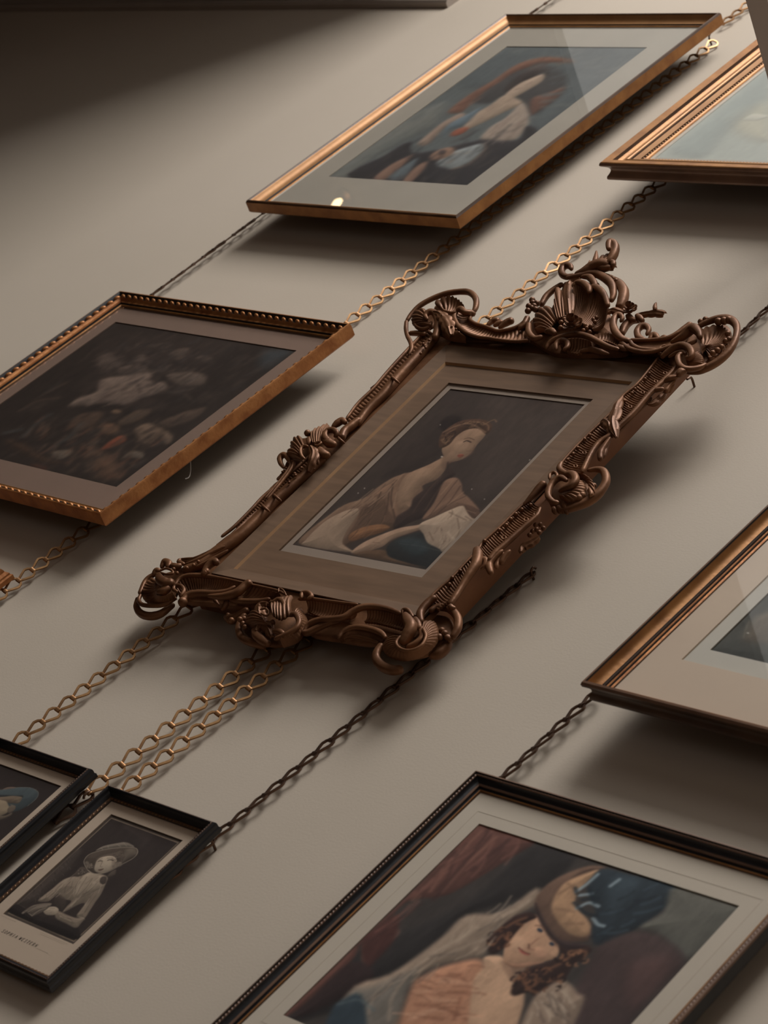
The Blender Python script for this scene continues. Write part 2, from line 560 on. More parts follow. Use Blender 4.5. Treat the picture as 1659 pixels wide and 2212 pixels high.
def paint(w, h, step, bg, rough, gain, ops, seed, melt=0.7):
    W, H = int(w / step) + 1, int(h / step) + 1
    img = np.zeros((H, W, 3))
    img[:] = bg
    xs, ys = np.linspace(0, w, W), np.linspace(0, h, H)
    for op in [x for o in ops for x in (strokes(o) if o[0] in 'cd' else [o])]:
        line = op[0] == 'l'
        soft = op[3] if line else op[2]
        al = op[4] if line else op[3]
        P = np.array(op[-1], float)
        if op[0] == 'p':
            P = closed_curve(P)
        elif line and len(P) > 2:
            Q = np.vstack([2 * P[0] - P[1], P, 2 * P[-1] - P[-2]])
            o = []
            for i in range(len(P) - 1):
                a, b, c, d = Q[i:i + 4]
                for t in (0, 0.25, 0.5, 0.75):
                    o.append(0.5 * ((2 * b) + (c - a) * t + (2 * a - 5 * b + 4 * c - d) * t * t + (3 * b - a - 3 * c + d) * t ** 3))
            P = np.array(o + [P[-1]])
        m = 1.7 * soft + (op[2] if line else 0) + 1
        x0, x1 = np.searchsorted(xs, [P[:, 0].min() - m, P[:, 0].max() + m])
        y0, y1 = np.searchsorted(ys, [P[:, 1].min() - m, P[:, 1].max() + m])
        if x1 <= x0 or y1 <= y0:
            continue
        X, Y = np.meshgrid(xs[x0:x1], ys[y0:y1])
        D = np.full(X.shape, 1e9)
        n_ = len(P)
        for i in range(n_ - 1 if line else n_):
            D = np.minimum(D, seg_dist(X, Y, P[i], P[(i + 1) % n_]))
        if line:
            s = D - op[2] / 2
        else:
            ins = np.zeros(X.shape, bool)
            for i in range(n_):
                (ax, ay), (bx, by) = P[i], P[(i + 1) % n_]
                if ay != by:
                    ins ^= ((ay > Y) != (by > Y)) & (X < (bx - ax) * (Y - ay) / (by - ay) + ax)
            s = np.where(ins, -D, D)
        soft *= 1.6 if melt > 2 else (1.15 if melt > 0.5 else 0.9)
        colour = np.array(op[1], float)
        if op[0] == 'p' and s.size > 60:        # modelled as rounded form: lit from the upper left as the engravers did
            gy, gx = np.gradient(s, ys[1] - ys[0], xs[1] - xs[0])
            R_ = min(16.0, 0.22 * math.sqrt(max(1.0, (s < 0).sum() * step * step)))
            e = np.exp(-np.clip(-s, 0, None) / max(0.8, R_))
            colour = colour * (1.02 + 0.26 * e * (-0.55 * gx - 0.75 * gy) - 0.05 * e)[..., None]
        f = np.clip(0.5 - s / max(0.2, soft), 0, 1)
        f = (f * f * (3 - 2 * f) * al)[..., None]
        img[y0:y1, x0:x1] = img[y0:y1, x0:x1] * (1 - f) + colour * f
    k = np.exp(-0.5 * (np.arange(-4, 5) / max(0.4, melt / step)) ** 2)
    k /= k.sum()
    for ax in (0, 1):                          # melt the edges as a mezzotint does
        img = sum(kk * np.take(img, np.clip(np.arange(img.shape[ax]) + d, 0, img.shape[ax] - 1), ax) for kk, d in zip(k, range(-4, 5)))
    rng = np.random.default_rng(seed)
    tex = 0.5 * value_noise(H, W, (26 / step, 9 / step), rng) + 0.3 * value_noise(H, W, (9 / step, 4 / step), rng) + 0.2 * value_noise(H, W, (2.2 / step, 1.6 / step), rng) - 0.5
    img = img * (1 + rough * 2 * tex[..., None])
    s = np.clip(img / 255, 0, 1)
    return np.where(s <= 0.04045, s / 12.92, ((s + 0.055) / 1.055) ** 2.4) * gain


GAIN = {'A': 1.0, 'B': 1.05, 'C': 1.5, 'D': 1.9, 'E': 1, 'F': 1.5, 'G': 1.6, 'H': 1.8, 'I': 1.9}      # how light each paper is
ART = {}
ART['D'] = paint(290.5, 414.0, 1.0, (52, 43, 38), 0.1, GAIN['D'], [
    ('p', (60, 50, 44), 40, 0.7, [(98.6,15.4),(291.4,13.3),(291.2,152.8),(281.6,244.7),(231.6,234.1),(174.2,136.8)]),
    ('p', (44, 36, 32), 30, 0.7, [(36.3,228.7),(32.0,150.1),(35.6,68.6),(67.1,52.8),(98.2,123.1),(101.9,190.9)]),
    ('p', (36, 29, 26), 8, 1.0, [(77.6,68.4),(84.7,76.2),(88.3,85.2),(87.7,93.7),(83.1,100.0),(75.3,102.9),(65.9,101.7),(56.7,96.8),(49.6,89.1),(45.9,80.0),(46.4,71.4),(51.1,65.1),(59.0,62.2),(68.4,63.4)]),
    ('p', (92, 72, 58), 4, 1.0, [(83.4,210.9),(62.7,228.1),(51.2,256.2),(45.1,285.2),(22.0,305.0),(9.9,342.2),(3.3,375.1),(8.6,405.8),(60.0,407.7),(116.0,401.0),(97.4,390.0),(112.4,377.1),(142.2,351.2),(162.5,334.7),(168.3,311.2),(179.7,284.0),(128.2,232.8),(94.2,213.1)]),
    ('p', (116, 97, 81), 3, 1.0, [(52.1,308.5),(32.2,321.5),(17.7,345.8),(14.0,371.9),(15.4,395.8),(18.9,407.2),(60.7,408.5),(94.4,406.5),(128.1,402.4),(93.7,390.8),(78.8,368.9),(69.3,335.6),(63.6,316.5)]),
    ('p', (72, 55, 44), 5, 1.0, [(60.5,302.8),(75.0,334.5),(84.4,365.3),(98.9,390.7),(110.5,379.9),(129.2,356.3),(163.6,336.0),(179.3,314.0),(138.8,306.9),(97.8,279.4),(75.0,283.7)]),
    ('p', (104, 80, 64), 5, 0.9, [(57.8,274.0),(67.3,243.9),(76.9,213.6),(90.3,244.9),(112.9,276.5),(142.5,311.2),(120.2,305.5),(90.2,280.8)]),
    ('l', (58, 44, 36), 3, 2.7, 0.68, [(75.0,232.1),(78.8,277.8),(71.2,309.9)]),
    ('l', (58, 44, 36), 3, 2.7, 0.68, [(75.0,242.5),(101.6,278.6),(142.5,316.3)]),
    ('l', (58, 44, 36), 3, 2.7, 0.68, [(67.3,264.5),(82.6,302.6),(86.3,342.4)]),
    ('l', (58, 44, 36), 3, 2.7, 0.68, [(82.6,261.7),(109.0,297.6),(127.5,334.2)]),
    ('l', (122, 99, 81), 2.5, 2.7, 0.59, [(75.0,221.7),(78.8,262.4),(71.2,299.7)]),
    ('l', (122, 99, 81), 2.5, 2.7, 0.59, [(97.8,258.9),(120.3,295.4)]),
    ('l', (122, 99, 81), 2.5, 2.7, 0.59, [(17.5,315.1),(10.1,357.4)]),
    ('l', (122, 99, 81), 2.5, 2.7, 0.59, [(46.2,260.7),(38.6,303.4)]),
    ('p', (96, 67, 47), 3, 1.0, [(99.4,347.3),(127.5,334.2),(149.7,337.3),(142.9,352.0),(121.7,367.7),(103.1,381.4),(87.8,368.1)]),
    ('l', (120, 88, 60), 2, 2.03, 0.59, [(97.5,365.2),(114.4,349.3),(144.1,338.4)]),
    ('l', (60, 43, 33), 1.5, 1.35, 0.59, [(101.2,374.4),(121.8,357.8),(148.9,343.9)]),
    ('p', (110, 87, 70), 3, 1.0, [(104.7,145.9),(120.0,157.5),(106.5,186.0),(85.0,212.7),(88.4,240.0),(112.9,276.5),(134.1,293.8),(155.0,287.7),(141.0,268.7),(133.8,236.9),(147.8,219.0),(148.0,198.4),(141.8,178.8),(147.6,167.4),(121.1,151.0)]),
    ('p', (122, 98, 79), 10, 0.7, [(109.5,194.8),(90.3,219.0),(99.8,248.3),(120.4,275.1),(135.4,272.3),(124.4,238.6),(132.1,211.5)]),
    ('p', (94, 73, 59), 6, 0.7, [(119.2,159.2),(128.5,181.1),(147.3,193.3),(143.7,178.4),(149.4,169.7)]),
    ('p', (116, 92, 74), 2, 1.0, [(102.8,148.8),(96.3,131.4),(98.3,115.2),(102.2,95.9),(116.9,87.1),(139.9,88.8),(155.8,96.8),(159.5,111.0),(160.1,124.5),(162.9,138.7),(162.0,153.5),(157.0,165.8),(143.7,172.2),(125.6,167.0)]),
    ('p', (126, 101, 82), 10, 0.8, [(142.0,125.5),(147.4,131.3),(150.2,137.9),(149.9,144.0),(146.6,148.5),(140.9,150.5),(134.0,149.5),(127.1,145.7),(121.7,140.0),(118.9,133.3),(119.1,127.1),(122.5,122.6),(128.2,120.7),(135.2,121.7)]),
    ('p', (98, 76, 62), 5, 0.7, [(159.0,155.0),(161.8,140.0),(161.1,131.2),(167.3,149.4),(158.9,165.4)]),
    ('p', (64, 46, 36), 3, 1.0, [(91.6,142.8),(73.8,119.2),(71.1,100.8),(80.1,79.5),(97.6,68.7),(120.9,65.1),(141.6,69.3),(156.7,81.8),(158.5,98.5),(132.6,87.8),(111.9,94.3),(104.8,112.5),(107.1,131.2),(102.0,142.6)]),
    ('l', (104, 80, 60), 3, 2.7, 0.68, [(86.6,125.0),(82.8,109.7),(88.6,95.4)]),
    ('l', (104, 80, 60), 3, 2.7, 0.68, [(98.2,133.8),(96.3,118.1),(98.3,109.8)]),
    ('l', (104, 80, 60), 3, 2.7, 0.68, [(84.7,90.6),(103.0,75.4),(131.2,72.6)]),
    ('l', (104, 80, 60), 3, 2.7, 0.68, [(117.8,72.0),(142.7,76.1),(154.0,87.6)]),
    ('l', (104, 80, 60), 3, 2.7, 0.68, [(135.0,77.3),(144.7,62.4),(154.2,66.3)]),
    ('l', (104, 80, 60), 3, 2.7, 0.68, [(82.8,125.7),(94.4,131.7),(100.2,125.5)]),
    ('l', (38, 27, 23), 2.5, 2.03, 0.68, [(84.7,106.7),(94.4,102.5),(102.1,117.2)]),
    ('l', (38, 27, 23), 2.5, 2.03, 0.68, [(92.5,84.0),(115.8,80.3)]),
    ('l', (38, 27, 23), 2.5, 2.03, 0.68, [(84.7,117.4),(94.4,126.4)]),
    ('l', (108, 84, 66), 3.5, 2.03, 0.59, [(71.9,107.2),(85.9,86.7),(110.8,79.5),(152.8,94.1)]),
    ('l', (42, 30, 26), 2.2, 1.0, 1.0, [(129.7,123.3),(133.6,119.5),(144.2,121.9)]),
    ('l', (70, 52, 43), 1.6, 1.2, 0.9, [(125.6,116.5),(132.1,112.3),(145.8,115.3)]),
    ('l', (84, 64, 52), 1.6, 1.62, 0.68, [(155.9,126.8),(162.9,139.8),(153.8,143.4)]),
    ('p', (112, 62, 50), 1.2, 0.9, [(143.1,156.7),(145.8,152.1),(153.7,152.8),(155.2,157.8),(149.9,160.7)]),
    ('l', (70, 40, 34), 1, 0.6, 0.9, [(143.5,156.1),(154.1,154.3)]),
    ('p', (150, 138, 124), 1, 1.0, [(118.4,164.0),(118.8,164.9),(118.7,165.6),(118.1,166.1),(117.1,166.3),(115.9,166.1),(114.7,165.6),(113.8,164.8),(113.4,164.0),(113.5,163.2),(114.1,162.7),(115.1,162.6),(116.3,162.8),(117.5,163.3)]),
    ('p', (46, 36, 32), 5, 1.0, [(136.9,174.4),(151.7,202.9),(145.0,240.0),(139.9,266.3),(150.9,289.5),(143.2,312.1),(159.6,338.8),(181.1,316.2),(194.9,297.1),(184.4,263.0),(170.1,225.2),(173.4,199.0),(151.1,187.5)]),
    ('l', (70, 54, 45), 3, 3.38, 0.51, [(150.9,208.1),(154.2,253.5),(164.8,296.9)]),
    ('l', (70, 54, 45), 3, 3.38, 0.51, [(165.8,215.7),(172.8,250.1),(183.3,288.3)]),
    ('p', (98, 75, 61), 4, 1.0, [(166.5,220.7),(180.7,206.9),(203.4,219.1),(219.2,236.4),(242.2,247.2),(280.9,269.5),(259.6,268.7),(227.8,280.8),(210.1,300.1),(192.9,307.4),(185.4,267.9)]),
    ('l', (66, 50, 42), 2.5, 2.7, 0.68, [(188.1,211.7),(194.8,256.1),(201.4,299.8)]),
    ('l', (66, 50, 42), 2.5, 2.7, 0.68, [(204.4,224.0),(212.9,262.7),(212.4,292.7)]),
    ('l', (66, 50, 42), 2.5, 2.7, 0.68, [(231.4,244.2),(216.5,267.0),(212.5,287.7)]),
    ('l', (124, 99, 80), 2.5, 2.7, 0.59, [(180.7,213.0),(183.9,248.0)]),
    ('l', (124, 99, 80), 2.5, 2.7, 0.59, [(220.7,236.1),(214.6,269.8)]),
    ('p', (120, 97, 80), 2.5, 1.0, [(124.1,405.2),(127.9,379.8),(146.5,356.3),(170.6,334.1),(201.0,319.6),(219.4,301.2),(220.8,323.1),(205.1,334.6),(175.7,360.2),(170.0,381.0),(147.6,397.4)]),
    ('l', (92, 72, 58), 2.5, 2.7, 0.59, [(146.2,395.7),(168.3,376.4),(180.5,355.8),(204.4,333.8)]),
    ('p', (128, 110, 94), 3, 1.0, [(198.1,321.2),(213.0,298.5),(227.1,279.9),(242.8,266.0),(266.5,277.2),(289.3,287.5),(291.2,307.7),(294.7,331.2),(294.2,359.2),(285.2,369.6),(254.5,363.5),(223.0,340.8)]),
    ('l', (92, 76, 64), 2.5, 2.7, 0.68, [(244.1,320.9),(268.4,345.2),(273.6,346.6)]),
    ('l', (92, 76, 64), 2.5, 2.7, 0.68, [(255.4,294.2),(279.6,318.7),(287.9,336.4)]),
    ('l', (92, 76, 64), 2.5, 2.7, 0.68, [(229.6,333.6),(250.6,348.8)]),
    ('l', (92, 76, 64), 2.5, 2.7, 0.68, [(230.6,284.2),(274.9,295.2)]),
    ('l', (92, 76, 64), 2.5, 2.7, 0.68, [(266.3,287.1),(283.8,293.5)]),
    ('l', (146, 128, 110), 3, 4.05, 0.59, [(226.4,314.6),(241.1,297.0),(245.1,276.4)]),
    ('l', (146, 128, 110), 3, 4.05, 0.59, [(261.8,327.2),(289.5,340.9)]),
    ('p', (72, 54, 44), 3, 1.0, [(245.4,262.5),(276.7,269.4),(295.4,281.5),(285.3,289.3),(263.6,278.8)]),
    ('l', (110, 90, 74), 2, 2.03, 0.59, [(257.7,274.0),(279.0,277.3)]),
    ('p', (35, 35, 34), 3, 1.0, [(179.1,379.1),(183.0,358.7),(197.7,345.9),(215.9,336.4),(244.1,356.0),(285.2,369.6),(290.4,406.6),(247.2,404.4),(200.4,399.0)]),
    ('p', (42, 48, 49), 14, 0.8, [(189.4,366.2),(218.5,350.5),(260.7,370.9),(242.6,389.1)]),
    ('l', (66, 66, 62), 1.2, 1.35, 0.59, [(194.8,367.6),(239.6,365.6),(279.0,368.1)]),
    ('p', (74, 56, 42), 4, 0.9, [(129.9,406.9),(152.8,393.4),(181.9,387.3),(200.4,399.0),(247.9,405.3),(282.1,406.5),(208.5,408.3),(157.7,408.9)]),
    ('l', (86, 66, 54), 1.6, 1.62, 0.68, [(137.3,405.4),(147.7,392.5),(155.5,379.1)]),
    ('l', (86, 66, 54), 1.6, 1.62, 0.68, [(142.4,406.3),(157.1,393.4)]),
    ('l', (86, 66, 54), 1.6, 1.62, 0.68, [(145.6,375.2),(159.2,373.4)]),
    ('p', (140, 130, 120), 0.8, 1.0, [(26.5,274.7),(26.9,275.3),(27.0,275.8),(26.7,276.2),(26.2,276.3),(25.5,276.1),(24.8,275.7),(24.2,275.1),(23.8,274.5),(23.7,274.0),(23.9,273.7),(24.5,273.6),(25.1,273.7),(25.9,274.1)]),
    ('p', (140, 130, 120), 0.8, 1.0, [(29.5,261.7),(29.9,262.3),(30.0,262.8),(29.8,263.2),(29.3,263.3),(28.6,263.1),(27.8,262.7),(27.2,262.1),(26.8,261.5),(26.7,261.0),(27.0,260.6),(27.5,260.5),(28.2,260.7),(28.9,261.1)]),
    ('p', (140, 130, 120), 0.8, 1.0, [(231.8,226.5),(232.1,227.1),(232.2,227.6),(231.9,228.0),(231.5,228.1),(230.8,227.9),(230.1,227.5),(229.6,226.9),(229.2,226.3),(229.1,225.8),(229.4,225.5),(229.9,225.4),(230.5,225.6),(231.2,226.0)]),
    ('p', (140, 130, 120), 0.8, 1.0, [(272.0,244.0),(272.3,244.6),(272.4,245.1),(272.2,245.5),(271.7,245.5),(271.1,245.4),(270.4,245.0),(269.8,244.4),(269.5,243.9),(269.4,243.4),(269.7,243.0),(270.2,242.9),(270.8,243.1),(271.4,243.5)]),
    ('p', (140, 130, 120), 0.8, 1.0, [(285.4,143.6),(285.7,144.2),(285.8,144.7),(285.6,145.1),(285.1,145.2),(284.4,145.0),(283.8,144.6),(283.2,144.0),(282.9,143.4),(282.8,142.9),(283.0,142.5),(283.5,142.4),(284.2,142.6),(284.8,143.0)]),
    ('p', (140, 130, 120), 0.8, 1.0, [(52.6,90.3),(53.0,91.0),(53.1,91.5),(52.9,91.9),(52.4,91.9),(51.7,91.7),(50.9,91.3),(50.3,90.7),(49.9,90.1),(49.8,89.5),(50.0,89.2),(50.6,89.1),(51.3,89.3),(52.0,89.7)]),
    ('c', 1, 14, 2.8, -9.0, [(104, 80, 60), (40, 29, 25), (84, 62, 47)], 1.6, 1.4, 0.75, [(98.3,115.2),(102.5,121.9),(103.5,127.6),(101.3,131.2),(96.1,132.1),(89.1,130.0),(81.5,125.3),(75.0,119.0),(70.7,112.2),(69.6,106.4),(71.9,102.8),(77.1,101.9),(84.2,104.1),(91.8,108.8)]),
    ('c', 2, 16, 3.1, -9.0, [(104, 80, 60), (44, 32, 27)], 1.6, 1.4, 0.7, [(142.7,73.4),(141.7,77.3),(133.7,81.5),(120.3,85.3),(103.9,87.9),(88.0,88.8),(75.5,87.7),(69.1,85.0),(70.1,81.1),(78.2,76.8),(91.9,73.0),(108.3,70.5),(124.2,69.6),(136.5,70.7)]),
    ('d', 3, 14, 23.9, 98.0, [(118, 95, 78), (66, 51, 42)], 1.8, 2, 0.55, [(86.5,214.5),(52.0,257.1),(13.8,346.5),(63.6,331.7),(82.6,261.7)]),
    ('d', 4, 12, 24.9, 73.0, [(146, 128, 110), (98, 82, 70)], 1.8, 2.2, 0.55, [(204.6,323.9),(245.2,271.5),(284.0,288.6),(285.3,365.8),(239.9,351.0)]),
    ('d', 5, 14, 22.7, 83.0, [(96, 72, 56), (52, 40, 33)], 1.8, 2, 0.6, [(63.6,306.3),(116.6,280.9),(160.7,332.6),(101.2,384.3)]),
], 0, 0.6)
ART['G'] = paint(415.6, 366.5, 1.1, (58, 53, 50), 0.1, GAIN['G'], [
    ('p', (44, 41, 40), 14, 1.0, [(86.9,122.5),(98.1,9.4),(165.2,7.4),(164.5,64.3),(142.3,95.3),(101.7,139.1),(101.7,183.4),(98.0,223.1),(68.9,272.8),(69.0,315.5),(21.9,367.2),(3.4,369.8),(9.1,253.9)]),
    ('p', (88, 60, 53), 6, 1.0, [(0.2,-0.7),(53.0,-2.1),(95.9,-0.3),(87.6,32.0),(73.7,73.6),(57.6,112.4),(42.5,129.7),(12.1,147.2),(8.8,182.6),(5.7,228.7),(16.8,261.8),(14.1,338.7),(1.5,368.0),(1.8,273.4),(3.1,109.3)]),
    ('l', (126, 90, 76), 5, 6.75, 0.59, [(13.4,11.3),(14.1,64.3),(26.4,123.4)]),
    ('l', (126, 90, 76), 5, 6.75, 0.59, [(40.7,13.1),(37.4,67.2),(41.7,117.5)]),
    ('l', (126, 90, 76), 5, 6.75, 0.59, [(13.8,40.9),(10.6,94.8),(15.2,144.9)]),
    ('l', (126, 90, 76), 5, 6.75, 0.59, [(19.5,182.9),(27.5,213.3),(35.3,237.7)]),
    ('l', (126, 90, 76), 5, 6.75, 0.59, [(8.7,226.4),(26.0,247.0),(35.4,254.1)]),
    ('l', (126, 90, 76), 5, 6.75, 0.59, [(23.5,198.1),(38.6,197.7),(38.8,219.8)]),
    ('l', (56, 39, 37), 6, 6.75, 0.59, [(29.0,11.5),(33.6,74.4),(41.8,134.5)]),
    ('l', (56, 39, 37), 6, 6.75, 0.59, [(6.2,55.5),(11.1,129.3)]),
    ('l', (56, 39, 37), 6, 6.75, 0.59, [(60.0,11.9),(52.7,73.0)]),
    ('p', (70, 44, 40), 8, 0.9, [(4.9,227.9),(4.6,205.7),(15.6,173.2),(42.5,207.2),(46.5,244.1),(42.9,261.9)]),
    ('p', (46, 36, 35), 8, 1.0, [(14.1,338.7),(16.8,261.8),(61.5,265.1),(54.4,311.0),(18.1,363.5)]),
    ('p', (130, 113, 98), 10, 1.0, [(102.5,139.9),(142.9,118.5),(155.0,69.1),(176.5,87.5),(158.3,133.3),(165.0,168.7),(171.5,188.7),(156.5,200.2),(127.7,222.8),(116.7,254.0),(130.8,290.4),(237.2,443.8),(163.6,477.5),(55.1,311.7),(80.5,258.3),(91.4,221.4),(98.8,180.2)]),
    ('p', (96, 92, 86), 14, 0.8, [(58.1,320.1),(76.2,280.5),(98.0,250.0),(108.9,234.8),(123.1,271.6),(144.0,315.0),(170.4,474.4)]),
    ('l', (158, 140, 122), 4, 6.75, 0.51, [(131.0,149.7),(112.6,195.4),(101.6,237.8)]),
    ('l', (158, 140, 122), 4, 6.75, 0.51, [(152.6,162.9),(123.4,207.3),(112.5,238.7)]),
    ('l', (158, 140, 122), 4, 6.75, 0.51, [(160.6,88.2),(156.6,123.0),(152.7,152.0)]),
    ('l', (158, 140, 122), 4, 6.75, 0.51, [(87.1,265.3),(87.1,291.9),(101.5,317.5)]),
    ('l', (158, 140, 122), 4, 6.75, 0.51, [(105.2,257.8),(112.3,286.6),(133.5,314.3)]),
    ('l', (158, 140, 122), 4, 6.75, 0.51, [(130.9,160.7),(109.0,202.3)]),
    ('l', (84, 76, 70), 4, 5.4, 0.51, [(148.6,202.4),(169.4,187.4),(170.2,182.8)]),
    ('l', (84, 76, 70), 4, 5.4, 0.51, [(94.3,251.5),(94.3,283.6)]),
    ('l', (84, 76, 70), 4, 5.4, 0.51, [(90.7,285.1),(87.1,313.1)]),
    ('l', (84, 76, 70), 4, 5.4, 0.51, [(108.9,213.2),(134.3,197.4)]),
    ('p', (48, 57, 63), 8, 1.0, [(61.9,350.1),(55.1,311.7),(87.9,308.6),(223.2,454.1),(156.1,484.8)]),
    ('l', (86, 96, 98), 4, 5.4, 0.59, [(54.5,321.6),(74.5,305.2),(105.1,310.7)]),
    ('p', (158, 116, 92), 10, 1.0, [(124.0,240.4),(145.7,210.0),(174.3,192.9),(202.9,217.2),(225.3,249.5),(321.1,409.3),(238.1,447.2),(130.9,279.9)]),
    ('l', (112, 74, 58), 4, 6.75, 0.51, [(147.8,282.2),(182.9,272.6),(224.0,275.7)]),
    ('l', (112, 74, 58), 4, 6.75, 0.51, [(148.1,255.8),(172.8,250.8),(200.8,239.0)]),
    ('l', (112, 74, 58), 4, 6.75, 0.51, [(165.2,295.6),(196.4,287.4)]),
    ('l', (112, 74, 58), 4, 6.75, 0.51, [(141.2,237.5),(166.1,221.9)]),
    ('l', (112, 74, 58), 4, 6.75, 0.51, [(193.6,252.4),(210.3,281.5)]),
    ('l', (188, 148, 122), 5, 8.1, 0.51, [(151.5,270.2),(190.0,259.2)]),
    ('l', (188, 148, 122), 5, 8.1, 0.51, [(151.8,238.4),(190.6,227.6)]),
    ('l', (188, 148, 122), 5, 8.1, 0.51, [(158.1,303.8),(175.8,280.7)]),
    ('p', (170, 138, 113), 6, 1.0, [(174.3,187.6),(194.9,178.1),(220.4,189.9),(243.2,211.9),(273.7,230.0),(353.0,394.7),(333.9,403.4),(199.7,240.5),(185.4,204.4)]),
    ('p', (140, 110, 90), 6, 0.7, [(198.3,182.0),(234.8,180.3),(235.9,203.5),(215.5,196.2)]),
    ('p', (166, 131, 106), 3, 1.0, [(182.1,141.3),(178.9,115.2),(186.2,105.8),(206.7,113.0),(228.9,122.5),(249.3,135.7),(259.1,153.0),(250.3,164.5),(237.9,177.5),(222.2,186.6),(202.5,184.1),(185.3,161.6)]),
    ('p', (186, 142, 116), 8, 0.6, [(245.3,155.5),(245.8,158.8),(244.0,161.4),(240.5,162.9),(235.8,162.8),(230.8,161.4),(226.7,158.7),(224.1,155.5),(223.6,152.2),(225.3,149.5),(228.9,148.1),(233.6,148.1),(238.6,149.6),(242.7,152.3)]),
    ('p', (180, 146, 120), 8, 0.6, [(210.5,154.4),(211.8,159.2),(210.8,163.0),(207.9,165.1),(203.5,165.1),(198.5,162.9),(194.0,159.1),(190.7,154.3),(189.4,149.5),(190.3,145.7),(193.2,143.6),(197.7,143.6),(202.7,145.8),(207.2,149.6)]),
    ('p', (140, 105, 86), 3, 0.8, [(202.5,184.1),(222.9,187.3),(238.6,178.2),(250.9,165.3),(233.2,173.1),(217.5,182.2)]),
    ('p', (50, 36, 33), 4, 1.0, [(178.7,180.4),(159.7,166.6),(158.5,143.1),(160.2,121.6),(175.5,105.6),(190.4,108.5),(183.8,122.1),(183.6,139.6),(186.1,160.2),(185.9,172.1)]),
    ('p', (50, 37, 34), 5, 1.0, [(247.3,135.5),(263.6,151.1),(252.3,165.3),(237.0,187.3),(242.4,216.4),(253.1,223.3),(266.2,211.6),(284.2,215.4),(285.9,194.1),(292.4,180.0),(287.3,152.0),(292.5,127.8),(277.4,123.3),(265.2,133.6)]),
    ('l', (122, 84, 62), 4, 4.05, 0.68, [(170.4,166.6),(170.6,150.2),(181.2,151.4)]),
    ('l', (122, 84, 62), 4, 4.05, 0.68, [(163.5,142.2),(169.1,126.3),(178.2,114.4)]),
    ('l', (122, 84, 62), 4, 4.05, 0.68, [(246.3,199.2),(263.0,207.8),(274.7,208.1)]),
    ('l', (122, 84, 62), 4, 4.05, 0.68, [(264.1,170.9),(271.2,157.5),(275.2,140.1)]),
    ('l', (122, 84, 62), 4, 4.05, 0.68, [(271.9,136.1),(287.3,132.5),(291.9,143.8)]),
    ('l', (122, 84, 62), 4, 4.05, 0.68, [(259.6,209.2),(264.9,199.2)]),
    ('l', (122, 84, 62), 4, 4.05, 0.68, [(174.5,126.9),(183.4,126.0)]),
    ('l', (122, 84, 62), 4, 4.05, 0.68, [(284.3,173.0),(280.5,185.0)]),
    ('l', (178, 146, 118), 3, 2.7, 0.59, [(184.1,124.1),(193.6,131.2)]),
    ('p', (96, 75, 63), 5, 1.0, [(171.4,90.6),(163.7,64.6),(171.3,38.0),(192.8,11.8),(215.5,7.6),(198.3,24.3),(199.4,46.4),(222.2,75.1),(264.2,96.6),(277.4,113.8),(262.7,125.0),(238.4,129.4),(207.3,114.9)]),
    ('p', (154, 122, 95), 5, 1.0, [(194.0,85.1),(183.5,51.4),(193.9,29.4),(210.4,13.0),(209.5,41.3),(219.5,70.7),(260.9,92.5),(270.6,111.1),(250.5,116.0),(219.8,104.5)]),
    ('l', (112, 86, 68), 4, 5.4, 0.51, [(189.7,65.7),(197.2,46.1)]),
    ('l', (112, 86, 68), 4, 5.4, 0.51, [(203.6,87.9),(228.4,83.7)]),
    ('l', (112, 86, 68), 4, 5.4, 0.51, [(231.4,104.2),(252.5,95.8)]),
    ('l', (112, 86, 68), 4, 5.4, 0.51, [(188.2,46.7),(207.8,53.1)]),
    ('p', (54, 43, 42), 4, 1.0, [(172.1,89.2),(204.6,110.5),(242.6,127.7),(279.8,123.4),(265.4,136.7),(233.9,132.3),(193.3,109.6)]),
    ('p', (42, 49, 54), 6, 1.0, [(211.5,11.4),(257.7,5.0),(318.8,0.3),(331.2,28.1),(326.7,56.7),(314.8,88.1),(294.8,118.4),(273.5,104.6),(253.8,73.7),(220.7,48.1)]),
    ('p', (58, 68, 74), 16, 0.7, [(233.4,21.0),(272.2,11.6),(281.5,46.4),(270.4,72.5)]),
    ('l', (128, 140, 144), 5, 3.0, 0.85, [(207.8,54.2),(211.6,40.5),(213.8,20.1)]),
    ('l', (128, 140, 144), 5, 3.0, 0.85, [(227.8,77.3),(235.9,64.3),(251.2,64.8)]),
    ('l', (128, 140, 144), 5, 3.0, 0.85, [(258.3,83.8),(270.6,89.7),(279.5,89.4)]),
    ('l', (128, 140, 144), 5, 3.0, 0.85, [(242.3,30.9),(245.4,17.5)]),
    ('l', (128, 140, 144), 5, 3.0, 0.85, [(216.6,58.0),(229.1,50.4)]),
    ('l', (30, 38, 44), 5, 4.05, 0.68, [(202.2,49.7),(211.3,57.3)]),
    ('l', (30, 38, 44), 5, 4.05, 0.68, [(218.1,71.2),(239.0,79.5),(258.1,80.1)]),
    ('l', (30, 38, 44), 5, 4.05, 0.68, [(218.7,43.4),(242.9,61.5)]),
    ('l', (30, 38, 44), 5, 4.05, 0.68, [(225.3,62.9),(241.4,53.9)]),
    ('p', (88, 86, 79), 10, 1.0, [(321.1,1.6),(416.5,2.1),(413.1,90.2),(384.2,86.4),(348.7,74.5),(322.7,74.3),(333.3,43.4)]),
    ('p', (64, 52, 50), 12, 1.0, [(295.5,119.2),(315.5,87.8),(352.5,78.3),(406.9,97.8),(407.9,138.2),(411.0,196.8),(446.6,351.9),(390.8,377.4),(317.5,191.2),(303.3,145.4)]),
    ('p', (84, 62, 58), 26, 0.6, [(352.0,134.7),(376.2,104.1),(404.5,118.2),(401.0,185.3)]),
